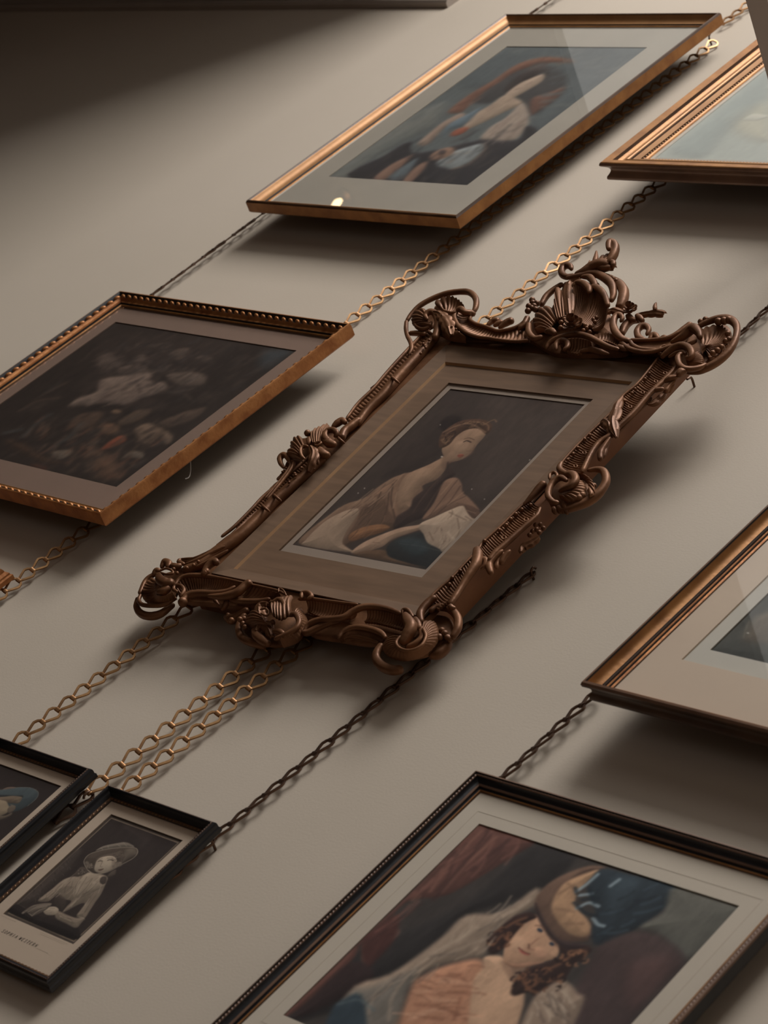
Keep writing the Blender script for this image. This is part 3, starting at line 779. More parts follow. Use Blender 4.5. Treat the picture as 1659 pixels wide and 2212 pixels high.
    ('p', (128, 110, 95), 8, 1.0, [(280.6,201.5),(291.4,180.5),(321.5,189.5),(343.5,210.6),(388.3,378.6),(353.0,394.7),(283.5,236.1)]),
    ('l', (164, 146, 128), 4, 5.4, 0.59, [(293.4,200.3),(319.2,214.9),(338.0,232.0)]),
    ('l', (164, 146, 128), 4, 5.4, 0.59, [(303.7,190.8),(332.5,209.2)]),
    ('l', (164, 146, 128), 4, 5.4, 0.59, [(289.5,217.3),(318.6,230.3)]),
    ('l', (164, 146, 128), 4, 5.4, 0.59, [(292.1,236.5),(351.7,388.2)]),
    ('l', (88, 74, 66), 4, 4.05, 0.59, [(295.6,229.9),(305.3,235.9),(314.9,241.9)]),
    ('l', (88, 74, 66), 4, 4.05, 0.59, [(306.4,205.0),(336.8,222.5)]),
    ('p', (44, 50, 62), 1.6, 1.0, [(214.0,125.8),(213.9,126.8),(212.8,127.4),(211.0,127.6),(208.9,127.3),(206.8,126.5),(205.2,125.4),(204.4,124.2),(204.6,123.2),(205.7,122.5),(207.5,122.3),(209.6,122.7),(211.7,123.5),(213.2,124.6)]),
    ('p', (44, 50, 62), 1.6, 1.0, [(243.2,138.5),(243.0,139.5),(242.1,140.2),(240.6,140.4),(238.7,140.1),(236.8,139.3),(235.4,138.3),(234.7,137.1),(234.8,136.1),(235.7,135.4),(237.3,135.2),(239.2,135.5),(241.0,136.3),(242.4,137.3)]),
    ('l', (92, 66, 54), 2, 2.03, 0.68, [(198.7,120.5),(205.8,118.7),(214.9,121.6)]),
    ('l', (92, 66, 54), 2, 2.03, 0.68, [(230.8,131.4),(239.7,133.2),(245.8,138.2)]),
    ('l', (136, 98, 80), 2.2, 2.03, 0.68, [(216.7,137.1),(215.1,148.5),(215.6,154.7),(224.7,154.2)]),
    ('p', (168, 88, 78), 1.5, 0.9, [(205.1,159.0),(214.1,160.7),(225.2,162.6),(220.3,164.6),(212.0,163.7)]),
    ('l', (70, 40, 36), 1.4, 1.0, 0.9, [(203.7,158.5),(214.8,161.5),(224.5,161.8)]),
    ('l', (60, 40, 36), 1.8, 1.62, 0.59, [(211.6,148.9),(217.0,154.1)]),
    ('c', 6, 18, 4.0, -22.0, [(122, 84, 62), (40, 28, 26), (92, 62, 48)], 3, 2.2, 0.8, [(181.6,148.5),(188.3,158.0),(191.2,166.6),(189.8,172.5),(184.5,174.7),(176.1,172.7),(166.4,166.9),(157.3,158.3),(150.5,148.7),(147.4,140.0),(148.8,133.9),(154.3,131.8),(162.8,133.9),(172.5,139.9)]),
    ('c', 7, 34, 4.1, -23.0, [(122, 84, 62), (38, 27, 26), (96, 66, 50)], 3, 2.2, 0.8, [(294.1,179.3),(296.9,187.6),(293.1,196.7),(283.5,204.9),(269.9,210.5),(255.0,212.6),(241.6,210.6),(232.5,204.9),(229.5,196.6),(233.3,187.4),(243.1,179.1),(256.9,173.4),(271.9,171.4),(285.2,173.6)]),
    ('c', 8, 16, 3.9, -22.0, [(130, 92, 68), (40, 29, 27)], 3, 2.2, 0.8, [(297.2,136.4),(299.3,141.9),(297.2,147.8),(291.5,153.0),(283.1,156.4),(273.8,157.4),(265.4,155.8),(259.5,151.8),(257.4,146.2),(259.4,140.2),(265.3,135.0),(273.7,131.5),(283.1,130.6),(291.5,132.3)]),
    ('d', 9, 26, 33.2, 97.0, [(160, 142, 124), (100, 90, 82), (140, 122, 106)], 3, 4, 0.5, [(105.4,143.2),(157.1,78.4),(170.2,182.8),(119.6,246.4),(79.9,300.3),(94.3,219.1)]),
    ('d', 10, 24, 32.9, -11.0, [(186, 146, 120), (122, 84, 66)], 3, 4, 0.45, [(126.8,243.4),(177.1,196.1),(237.7,269.8),(151.1,312.0)]),
    ('d', 11, 24, 47.8, 89.0, [(116, 80, 70), (60, 42, 39)], 4, 5, 0.5, [(9.4,6.8),(92.5,2.8),(45.5,121.7),(8.7,226.4),(13.9,328.0),(7.2,125.1)]),
    ('d', 12, 14, 35.1, 30.0, [(164, 146, 128), (92, 80, 72)], 3, 3, 0.55, [(276.4,207.3),(316.9,190.4),(351.2,226.4),(288.2,253.3)]),
    ('d', 13, 12, 27.5, 128.0, [(62, 74, 82), (32, 38, 43)], 4, 5, 0.55, [(219.3,15.2),(317.2,5.3),(310.9,83.3),(289.6,113.1)]),
], 1, 0.8)
ART['I'] = paint(157.4, 208.3, 0.55, (60, 52, 46), 0.08, GAIN['I'], [
    ('Q', (112, 97, 82), 0.5, 1.0, [(6.2,6.2),(151.2,6.2),(151.2,202.2),(6.2,202.2)]),
    ('Q', (48, 41, 38), 0.6, 1.0, [(7.8,7.8),(149.6,7.8),(149.6,200.6),(7.8,200.6)]),
    ('p', (62, 54, 49), 10, 0.9, [(5.8,184.1),(7.3,151.5),(5.8,101.2),(7.5,72.4),(18.8,77.7),(28.2,111.5),(30.7,151.9),(30.1,170.4)]),
    ('l', (80, 71, 64), 0.8, 1.08, 0.51, [(7.1,176.8),(4.9,169.6),(-1.3,167.3)]),
    ('l', (80, 71, 64), 0.8, 1.08, 0.51, [(7.0,168.6),(4.7,161.4),(-1.5,159.1)]),
    ('l', (80, 71, 64), 0.8, 1.08, 0.51, [(6.8,160.4),(4.5,153.3),(-1.7,150.9)]),
    ('l', (80, 71, 64), 0.8, 1.08, 0.51, [(6.6,152.2),(4.3,145.0),(-1.9,142.7)]),
    ('l', (80, 71, 64), 0.8, 1.08, 0.51, [(6.4,144.0),(4.1,136.8),(-2.0,134.5)]),
    ('l', (80, 71, 64), 0.8, 1.08, 0.51, [(6.2,135.8),(3.9,128.6),(-2.2,126.2)]),
    ('l', (80, 71, 64), 0.8, 1.08, 0.51, [(6.0,127.5),(3.7,120.3),(-2.4,117.9)]),
    ('l', (80, 71, 64), 0.8, 1.08, 0.51, [(5.9,119.3),(3.6,112.0),(-2.6,109.6)]),
    ('l', (80, 71, 64), 0.8, 1.08, 0.51, [(5.7,111.0),(3.4,103.7),(-2.8,101.2)]),
    ('p', (58, 50, 47), 22, 0.6, [(40.4,13.5),(99.6,11.4),(108.1,40.9),(79.2,30.4)]),
    ('p', (36, 31, 29), 4, 1.0, [(8.0,183.7),(-2.9,199.6),(144.2,199.4),(135.6,181.7),(97.2,181.4),(44.6,188.6)]),
    ('p', (112, 99, 86), 3, 1.0, [(62.4,99.0),(51.1,109.6),(38.4,119.8),(34.8,129.9),(34.1,142.0),(31.7,156.6),(32.1,167.8),(48.5,162.6),(49.4,150.7),(52.2,146.7),(64.9,151.0),(82.7,148.8),(85.0,159.2),(88.7,169.0),(98.7,150.2),(106.9,144.2),(111.0,156.1),(114.6,165.9),(129.0,165.2),(126.0,152.6),(120.4,136.9),(116.3,122.7),(106.8,105.9),(98.5,94.9),(79.1,95.2)]),
    ('p', (104, 92, 80), 3, 1.0, [(77.9,170.4),(97.5,170.1),(116.1,169.3),(129.2,164.7),(132.5,174.5),(131.9,182.7),(111.9,182.4),(86.4,180.6)]),
    ('p', (128, 114, 99), 4, 1.0, [(66.0,98.8),(81.3,97.1),(93.4,97.9),(100.5,98.7),(108.0,109.6),(103.3,120.4),(91.6,131.5),(85.1,140.7),(76.2,139.5),(61.1,122.4),(60.3,108.9)]),
    ('l', (74, 64, 56), 0.9, 0.94, 0.64, [(60.3,108.9),(62.9,121.7),(78.0,138.9)]),
    ('l', (74, 64, 56), 0.9, 0.94, 0.64, [(67.3,106.4),(73.5,122.4),(81.5,139.8)]),
    ('l', (74, 64, 56), 0.9, 0.94, 0.64, [(77.9,104.8),(84.1,123.0),(84.2,139.9)]),
    ('l', (74, 64, 56), 0.9, 0.94, 0.64, [(92.1,106.4),(93.0,124.2),(86.8,140.1)]),
    ('l', (74, 64, 56), 0.9, 0.94, 0.64, [(104.7,113.1),(98.5,128.9),(87.7,140.8)]),
    ('l', (74, 64, 56), 0.9, 0.94, 0.64, [(50.4,121.8),(50.9,130.7),(58.7,141.5)]),
    ('l', (74, 64, 56), 0.9, 0.94, 0.64, [(86.9,142.3),(85.7,151.7),(88.1,164.3)]),
    ('l', (74, 64, 56), 0.9, 0.94, 0.64, [(90.5,143.2),(94.5,152.9),(93.2,162.4)]),
    ('l', (74, 64, 56), 0.9, 0.94, 0.64, [(37.5,144.9),(38.0,153.8)]),
    ('l', (74, 64, 56), 0.9, 0.94, 0.64, [(40.2,130.2),(41.0,143.6)]),
    ('l', (74, 64, 56), 0.9, 0.94, 0.64, [(50.1,117.3),(61.6,131.3)]),
    ('l', (74, 64, 56), 0.9, 0.94, 0.64, [(110.6,126.7),(114.9,143.0),(120.7,156.4)]),
    ('l', (74, 64, 56), 0.9, 0.94, 0.64, [(103.5,124.8),(106.1,141.8)]),
    ('l', (146, 132, 115), 1.2, 1.35, 0.59, [(43.4,124.4),(44.2,137.8),(44.7,146.7)]),
    ('l', (146, 132, 115), 1.2, 1.35, 0.59, [(66.2,118.2),(77.7,134.4)]),
    ('l', (146, 132, 115), 1.2, 1.35, 0.59, [(92.4,113.1),(89.8,129.9)]),
    ('l', (146, 132, 115), 1.2, 1.35, 0.59, [(100.9,107.7),(110.4,122.2)]),
    ('l', (146, 132, 115), 1.2, 1.35, 0.59, [(44.1,105.7),(42.8,115.4),(38.3,128.6)]),
    ('l', (146, 132, 115), 1.2, 1.35, 0.59, [(88.9,146.0),(91.2,156.4)]),
    ('l', (146, 132, 115), 1.2, 1.35, 0.59, [(105.8,135.2),(109.9,147.1)]),
    ('p', (60, 52, 46), 3, 0.7, [(48.5,149.9),(55.4,146.2),(76.0,152.0),(83.0,166.2),(67.1,165.5),(56.1,158.4)]),
    ('p', (66, 57, 50), 1.5, 1.0, [(35.5,83.4),(33.2,74.9),(38.4,66.0),(51.2,55.8),(71.2,45.1),(88.7,38.8),(101.9,40.8),(107.6,48.0),(104.1,59.0),(99.3,69.9),(96.2,77.9),(88.0,90.1),(74.3,97.4),(54.9,95.3)]),
    ('p', (100, 90, 80), 2, 1.0, [(38.0,64.3),(39.7,56.2),(46.1,49.2),(57.4,41.6),(66.4,36.1),(77.1,34.6),(90.8,37.4),(71.2,45.1),(51.2,55.8)]),
    ('l', (134, 122, 108), 0.9, 0.94, 0.59, [(41.1,56.8),(46.6,58.4)]),
    ('l', (134, 122, 108), 0.9, 0.94, 0.59, [(47.4,49.2),(52.6,52.7)]),
    ('l', (134, 122, 108), 0.9, 0.94, 0.59, [(58.3,42.5),(70.1,44.1)]),
    ('l', (134, 122, 108), 0.9, 0.94, 0.59, [(66.6,36.7),(77.9,40.1)]),
    ('p', (90, 80, 70), 6, 0.8, [(81.8,45.7),(94.3,39.4),(105.8,46.4),(100.1,57.6),(97.1,67.9),(87.6,55.2)]),
    ('l', (142, 129, 114), 0.9, 0.6, 0.85, [(35.4,83.9),(33.2,74.9),(39.7,65.3),(58.9,51.6),(88.5,38.7),(102.5,41.1),(107.3,52.7),(99.5,70.0),(90.6,88.0),(74.5,97.6),(58.2,96.4),(41.1,88.8),(35.4,83.9)]),
    ('p', (76, 66, 58), 3, 1.0, [(58.0,84.5),(52.1,75.0),(57.5,65.6),(68.5,57.9),(77.0,50.2),(91.2,55.1),(96.3,68.2),(86.5,67.2),(94.1,78.2),(72.0,95.5)]),
    ('p', (140, 126, 110), 1.6, 1.0, [(55.6,76.5),(60.2,67.9),(71.5,62.7),(82.8,64.4),(92.3,73.1),(91.8,83.7),(83.9,92.5),(73.4,94.1),(63.9,89.3)]),
    ('p', (120, 106, 92), 4, 0.8, [(73.9,64.8),(83.9,65.8),(92.2,74.3),(91.4,83.3),(83.2,73.0)]),
    ('p', (98, 87, 77), 3, 0.8, [(59.5,87.4),(60.9,89.3),(60.9,91.2),(59.5,92.8),(57.0,93.7),(53.9,93.8),(50.8,93.0),(48.2,91.5),(46.8,89.6),(46.8,87.7),(48.2,86.1),(50.7,85.2),(53.8,85.1),(57.0,85.9)]),
    ('p', (98, 87, 77), 3, 0.8, [(100.0,68.7),(101.3,70.6),(101.1,72.6),(99.5,74.3),(96.7,75.3),(93.3,75.5),(90.1,74.7),(87.5,73.3),(86.2,71.3),(86.4,69.4),(88.0,67.7),(90.8,66.7),(94.2,66.5),(97.5,67.2)]),
    ('p', (98, 87, 77), 3, 0.8, [(94.8,74.5),(95.8,75.8),(95.8,77.0),(95.0,78.0),(93.5,78.6),(91.5,78.6),(89.5,78.0),(87.9,77.0),(86.9,75.8),(86.9,74.5),(87.7,73.5),(89.2,73.0),(91.2,73.0),(93.2,73.5)]),
    ('p', (98, 87, 77), 3, 0.8, [(47.9,85.8),(48.9,87.1),(49.1,88.3),(48.4,89.3),(47.0,89.8),(45.1,89.7),(43.2,89.2),(41.6,88.1),(40.6,86.9),(40.4,85.7),(41.1,84.7),(42.5,84.2),(44.3,84.2),(46.3,84.8)]),
    ('l', (128, 115, 101), 1.1, 1.22, 0.59, [(54.1,92.8),(54.7,88.0),(51.8,84.4)]),
    ('l', (128, 115, 101), 1.1, 1.22, 0.59, [(92.2,74.3),(93.7,69.2),(93.4,64.7)]),
    ('l', (128, 115, 101), 1.1, 1.22, 0.59, [(49.6,108.3),(50.9,100.9),(48.8,94.8)]),
    ('l', (128, 115, 101), 1.1, 1.22, 0.59, [(41.8,97.3),(49.1,100.4)]),
    ('l', (128, 115, 101), 1.1, 1.22, 0.59, [(98.0,85.9),(99.5,80.8)]),
    ('p', (70, 61, 54), 3, 1.0, [(44.4,110.7),(41.7,96.9),(49.7,94.4),(61.1,99.9),(53.9,110.9)]),
    ('p', (70, 61, 54), 3, 1.0, [(98.5,95.3),(95.8,87.2),(99.5,80.4),(105.9,88.1)]),
    ('p', (46, 39, 36), 2.5, 0.8, [(93.8,105.7),(89.9,98.1),(96.8,95.5),(105.1,103.8),(102.7,108.1)]),
    ('l', (40, 33, 30), 1.3, 0.6, 1.0, [(59.3,78.4),(60.8,76.1),(64.5,75.2)]),
    ('l', (40, 33, 30), 1.3, 0.6, 1.0, [(71.8,71.1),(74.8,68.9),(80.1,68.1)]),
    ('l', (66, 56, 49), 0.9, 0.94, 0.68, [(56.7,75.7),(60.9,71.8)]),
    ('l', (66, 56, 49), 0.9, 0.94, 0.68, [(67.0,68.5),(76.4,64.8)]),
    ('l', (98, 85, 74), 0.9, 0.7, 0.9, [(65.5,74.8),(69.5,82.6),(71.1,84.3),(75.1,83.5)]),
    ('p', (84, 64, 55), 0.8, 0.9, [(72.6,90.0),(75.2,87.4),(79.3,85.0),(79.5,88.6),(76.2,90.5)]),
    ('l', (52, 42, 37), 0.6, 0.4, 1.0, [(72.6,90.0),(79.5,85.2)]),
    ('l', (132, 118, 103), 1.3, 1.08, 0.68, [(58.2,96.4),(69.7,97.7),(77.8,96.1),(89.3,86.9),(96.4,71.6)]),
    ('p', (136, 122, 106), 2, 1.0, [(57.3,178.7),(58.2,170.7),(68.0,165.8),(78.2,168.1),(80.7,176.5),(68.7,181.5)]),
    ('l', (92, 80, 70), 0.8, 0.68, 0.68, [(60.8,179.1),(65.8,172.8)]),
    ('l', (92, 80, 70), 0.8, 0.68, 0.68, [(64.8,180.3),(71.2,175.2)]),
    ('l', (92, 80, 70), 0.8, 0.68, 0.68, [(61.2,171.1),(69.9,167.8)]),
    ('p', (88, 78, 69), 2, 1.0, [(27.5,194.5),(28.8,184.0),(34.6,174.1),(56.7,163.1),(58.8,175.4),(51.6,188.2),(48.3,191.7),(35.8,189.7)]),
    ('l', (142, 129, 114), 0.9, 0.81, 0.68, [(28.0,193.8),(31.9,184.5),(41.1,175.3),(57.4,165.8)]),
    ('l', (142, 129, 114), 0.9, 0.81, 0.68, [(34.8,189.0),(40.4,179.0),(55.0,170.1)]),
    ('l', (142, 129, 114), 0.9, 0.81, 0.68, [(47.4,191.0),(49.4,180.1),(56.1,173.0)]),
    ('l', (142, 129, 114), 0.9, 0.81, 0.68, [(29.8,194.3),(33.1,189.6),(48.3,191.7)]),
    ('l', (36, 30, 28), 1.1, 0.94, 0.68, [(28.5,188.0),(37.6,176.6)]),
    ('l', (36, 30, 28), 1.1, 0.94, 0.68, [(41.9,188.5),(49.1,175.7)]),
    ('l', (36, 30, 28), 1.1, 0.94, 0.68, [(28.7,190.2),(40.2,189.2)]),
    ('l', (70, 62, 56), 0.9, 1.08, 0.59, [(4.3,182.8),(24.7,184.9)]),
    ('l', (140, 126, 110), 1, 1.08, 0.51, [(129.7,164.1),(116.0,167.1)]),
    ('l', (140, 126, 110), 1, 1.08, 0.51, [(89.6,176.0),(114.8,176.4)]),
    ('c', 14, 20, 1.8, -20.0, [(128, 115, 101), (52, 44, 40), (96, 86, 76)], 0.8, 0.6, 0.75, [(92.2,58.2),(95.4,62.0),(96.2,65.8),(94.5,68.6),(90.6,70.0),(85.4,69.7),(79.7,67.7),(74.8,64.5),(71.6,60.6),(70.8,56.9),(72.5,54.0),(76.4,52.6),(81.7,53.0),(87.3,54.9)]),
    ('c', 15, 14, 1.6, -20.0, [(128, 115, 101), (54, 46, 41)], 0.8, 0.6, 0.75, [(59.3,87.5),(61.1,89.8),(61.3,92.1),(59.9,94.0),(57.1,95.0),(53.5,95.0),(49.7,94.0),(46.7,92.1),(44.8,89.7),(44.6,87.4),(46.0,85.5),(48.9,84.5),(52.5,84.5),(56.2,85.6)]),
    ('c', 16, 12, 1.6, -20.0, [(120, 108, 95), (50, 43, 39)], 0.8, 0.6, 0.75, [(57.2,100.9),(58.7,103.1),(58.4,105.5),(56.2,107.5),(52.7,108.8),(48.5,109.1),(44.5,108.4),(41.4,106.7),(39.9,104.4),(40.3,102.1),(42.4,100.0),(45.9,98.7),(50.1,98.5),(54.1,99.2)]),
    ('d', 17, 40, 9.9, 79.0, [(142, 128, 112), (78, 68, 60), (128, 114, 99)], 0.8, 0.8, 0.6, [(65.2,100.3),(39.6,121.2),(35.1,164.0),(58.9,146.0),(94.1,146.3),(102.4,102.6)]),
    ('d', 18, 40, 7.1, 23.0, [(84, 75, 68), (44, 38, 35)], 0.9, 0.9, 0.5, [(5.7,181.9),(5.8,101.2),(15.0,74.4),(35.8,118.0),(31.7,167.5)]),
    ('d', 19, 10, 11.1, -2.0, [(140, 126, 110), (80, 70, 62)], 0.8, 0.8, 0.5, [(79.6,169.7),(128.9,165.5),(131.4,182.2),(85.5,180.9)]),
], 2, 0.25)
ART['H'] = paint(157.4, 208.3, 0.9, (46, 39, 36), 0.06, GAIN['H'], [
    ('p', (60, 66, 67), 2, 1.0, [(39.4,52.5),(58.0,42.7),(70.5,34.3),(84.8,27.4),(104.6,21.3),(122.8,22.8),(131.2,28.2),(135.7,38.9),(132.2,53.8),(124.7,66.0),(110.0,72.4),(77.0,82.5)]),
    ('p', (38, 38, 37), 3, 0.9, [(46.8,58.4),(73.6,47.8),(95.1,41.9),(106.8,37.9),(107.5,45.9),(73.2,54.9),(56.5,66.1)]),
    ('p', (92, 76, 66), 1.5, 1.0, [(60.5,39.8),(64.4,34.3),(73.1,30.2),(80.7,30.2),(69.1,36.9)]),
    ('p', (92, 79, 66), 2.5, 1.0, [(51.7,62.2),(76.1,51.1),(90.3,44.2),(106.0,40.9),(110.5,42.8),(113.6,52.0),(101.9,56.0),(58.9,68.1)]),
    ('p', (118, 104, 86), 3, 1.0, [(56.5,66.1),(84.4,56.6),(97.9,60.2),(109.5,67.1),(110.5,77.7),(90.2,92.9)]),
    ('p', (86, 75, 65), 2, 1.0, [(106.4,68.2),(104.6,60.6),(112.0,58.1),(117.7,61.5),(119.4,67.8),(115.6,73.2)]),
    ('p', (78, 68, 58), 2.5, 1.0, [(97.2,86.4),(115.0,78.8),(119.7,70.4),(123.5,77.2),(106.7,94.0)]),
    ('l', (118, 112, 104), 0.8, 0.81, 0.68, [(39.4,52.5),(71.1,34.8),(84.8,27.4),(104.8,21.4),(122.8,22.8),(131.2,28.2),(135.1,37.8),(133.6,51.3)]),
    ('l', (120, 106, 88), 0.9, 0.94, 0.59, [(108.0,51.2),(111.1,48.8)]),
    ('l', (120, 106, 88), 0.9, 0.94, 0.59, [(101.1,59.1),(107.6,58.2)]),
    ('l', (120, 106, 88), 0.9, 0.94, 0.59, [(98.4,53.1),(102.1,46.4)]),
], 3, 0.4)
ART['A'] = paint(400.0, 583.3, 2.0, (98, 101, 99), 0.06, GAIN['A'], [
    ('p', (118, 117, 110), 30, 0.9, [(1.2,580.8),(-5.0,403.8),(2.5,314.4),(41.9,258.6),(96.7,344.9),(76.9,407.3),(52.1,495.5),(61.2,579.8)]),
    ('p', (92, 96, 96), 30, 0.8, [(36.6,186.2),(1.4,9.8),(395.1,0.6),(408.0,285.0),(396.3,361.7),(312.9,289.8),(281.3,133.1)]),
    ('p', (76, 73, 71), 14, 1.0, [(96.8,240.0),(105.6,156.5),(114.9,99.5),(216.7,89.7),(312.9,167.7),(333.8,245.6),(321.7,293.7),(229.8,232.6),(181.7,216.9),(167.0,253.0)]),
    ('p', (120, 88, 74), 8, 1.0, [(85.0,294.2),(79.7,220.9),(92.5,155.1),(99.2,81.4),(141.2,48.1),(213.3,51.5),(254.9,70.7),(174.9,74.2),(125.7,112.0),(114.9,167.1),(111.0,239.4),(125.8,292.2)]),
    ('p', (112, 82, 70), 8, 0.9, [(268.2,231.0),(290.1,203.8),(314.7,176.4),(333.1,228.3),(327.2,280.5),(321.7,293.7)]),
    ('p', (64, 57, 54), 8, 1.0, [(159.0,190.9),(147.3,137.0),(166.0,104.6),(214.9,107.9),(216.8,130.5),(190.7,153.8),(183.5,198.9)]),
    ('p', (168, 146, 127), 5, 1.0, [(182.1,218.6),(177.7,172.2),(188.8,144.9),(210.4,121.6),(232.4,154.3),(223.9,199.2),(212.9,226.3)]),
    ('l', (96, 76, 68), 3, 5.4, 0.59, [(191.4,191.5),(197.4,185.0)]),
    ('l', (96, 76, 68), 3, 5.4, 0.59, [(200.1,171.5),(205.7,157.8)]),
    ('p', (158, 137, 118), 6, 1.0, [(181.7,216.9),(228.4,230.9),(259.6,250.7),(242.2,286.4),(224.0,330.8),(198.6,366.8),(166.3,316.5),(177.1,263.2)]),
    ('p', (156, 139, 124), 7, 1.0, [(256.9,250.8),(295.8,275.1),(345.1,332.6),(367.1,390.3),(345.0,404.3),(277.9,404.5),(257.7,354.7),(265.0,311.3)]),
    ('l', (118, 101, 91), 6, 9.45, 0.51, [(311.0,307.1),(340.4,373.5)]),
    ('l', (118, 101, 91), 6, 9.45, 0.51, [(284.0,334.3),(289.1,385.2)]),
    ('l', (118, 101, 91), 6, 9.45, 0.51, [(280.6,291.4),(269.6,343.7)]),
    ('p', (146, 125, 110), 6, 1.0, [(130.3,297.2),(111.6,335.2),(113.8,389.3),(122.5,432.0),(152.8,431.6),(137.0,361.8),(167.5,332.2)]),
    ('p', (102, 112, 117), 7, 1.0, [(150.2,299.8),(162.4,270.9),(179.2,342.0),(155.6,369.4),(173.1,402.8),(135.0,353.2)]),
    ('p', (140, 86, 68), 5, 1.0, [(202.0,358.0),(206.6,364.5),(208.1,372.8),(206.2,381.5),(201.2,388.6),(194.2,393.0),(186.4,393.6),(179.6,390.4),(174.9,383.9),(173.3,375.5),(175.2,366.9),(180.2,359.6),(187.3,355.3),(195.1,354.7)]),
    ('p', (56, 53, 53), 8, 1.0, [(348.3,340.9),(396.3,361.7),(412.5,418.9),(417.8,500.5),(398.3,588.3),(64.2,582.9),(72.6,485.4),(92.2,423.7),(136.9,465.3),(195.3,452.6),(277.9,404.5),(372.9,398.3)]),
    ('p', (138, 141, 138), 7, 1.0, [(244.6,507.7),(240.7,464.5),(263.2,437.6),(293.3,418.7),(319.4,443.7),(324.2,493.1),(302.0,519.6)]),
    ('l', (150, 125, 104), 5, 6.75, 0.68, [(304.1,521.9),(328.6,499.4),(322.2,441.8),(301.3,418.2)]),
    ('p', (152, 118, 98), 6, 0.9, [(241.7,445.4),(248.9,455.0),(251.3,466.7),(248.4,478.1),(240.8,487.1),(230.0,491.9),(218.0,491.5),(207.4,485.9),(200.0,476.4),(197.6,464.6),(200.5,453.1),(208.2,444.0),(219.1,439.3),(231.1,439.8)]),
    ('p', (132, 104, 89), 6, 1.0, [(128.9,575.6),(126.4,517.0),(146.5,475.6),(154.7,489.4),(165.6,575.8)]),
    ('p', (132, 104, 89), 6, 1.0, [(219.0,584.3),(201.0,527.8),(209.3,496.2),(228.9,525.6),(242.7,583.8)]),
    ('p', (108, 116, 118), 6, 0.8, [(165.5,570.8),(165.2,520.7),(174.0,486.3),(194.1,526.7),(206.5,577.2)]),
    ('p', (48, 48, 52), 5, 0.7, [(224.0,453.2),(228.0,457.6),(230.1,462.3),(230.0,466.5),(227.7,469.2),(223.6,470.0),(218.6,468.7),(213.6,465.5),(209.6,461.1),(207.4,456.3),(207.5,452.1),(209.8,449.4),(213.9,448.6),(219.0,450.0)]),
    ('d', 30, 50, 40.5, 158.0, [(104, 108, 106), (88, 92, 92), (118, 118, 112)], 8, 12, 0.5, [(1.4,9.8),(398.6,5.1),(396.3,361.7),(253.8,133.9)]),
    ('d', 31, 30, 36.5, 103.0, [(124, 122, 114), (106, 108, 104)], 8, 12, 0.5, [(1.2,580.8),(2.5,314.4),(41.9,258.6),(72.6,485.4)]),
    ('d', 32, 24, 32.8, 85.0, [(172, 155, 140), (128, 110, 99)], 5, 7, 0.5, [(262.7,257.5),(342.6,331.0),(345.0,404.3),(278.3,398.6),(262.5,309.7)]),
    ('d', 33, 14, 27.4, 104.0, [(170, 149, 130), (138, 117, 101)], 5, 7, 0.5, [(181.7,216.9),(229.8,232.6),(208.1,364.5),(163.7,314.9)]),
    ('d', 34, 50, 38.3, 94.0, [(70, 66, 64), (46, 44, 45), (84, 76, 70)], 7, 9, 0.5, [(348.3,340.9),(417.8,500.5),(398.3,588.3),(64.2,582.9),(92.2,423.7)]),
    ('d', 35, 26, 32.8, 103.0, [(132, 98, 82), (98, 72, 62)], 5, 7, 0.5, [(86.1,294.1),(92.5,155.1),(141.2,48.1),(252.1,70.8),(125.7,112.0),(125.8,292.2)]),
    ('d', 36, 14, 17.5, 104.0, [(150, 152, 148), (112, 112, 110), (140, 118, 100)], 5, 6, 0.55, [(245.6,507.6),(263.2,437.6),(303.0,426.5),(302.0,519.6)]),
], 4, 3.2)
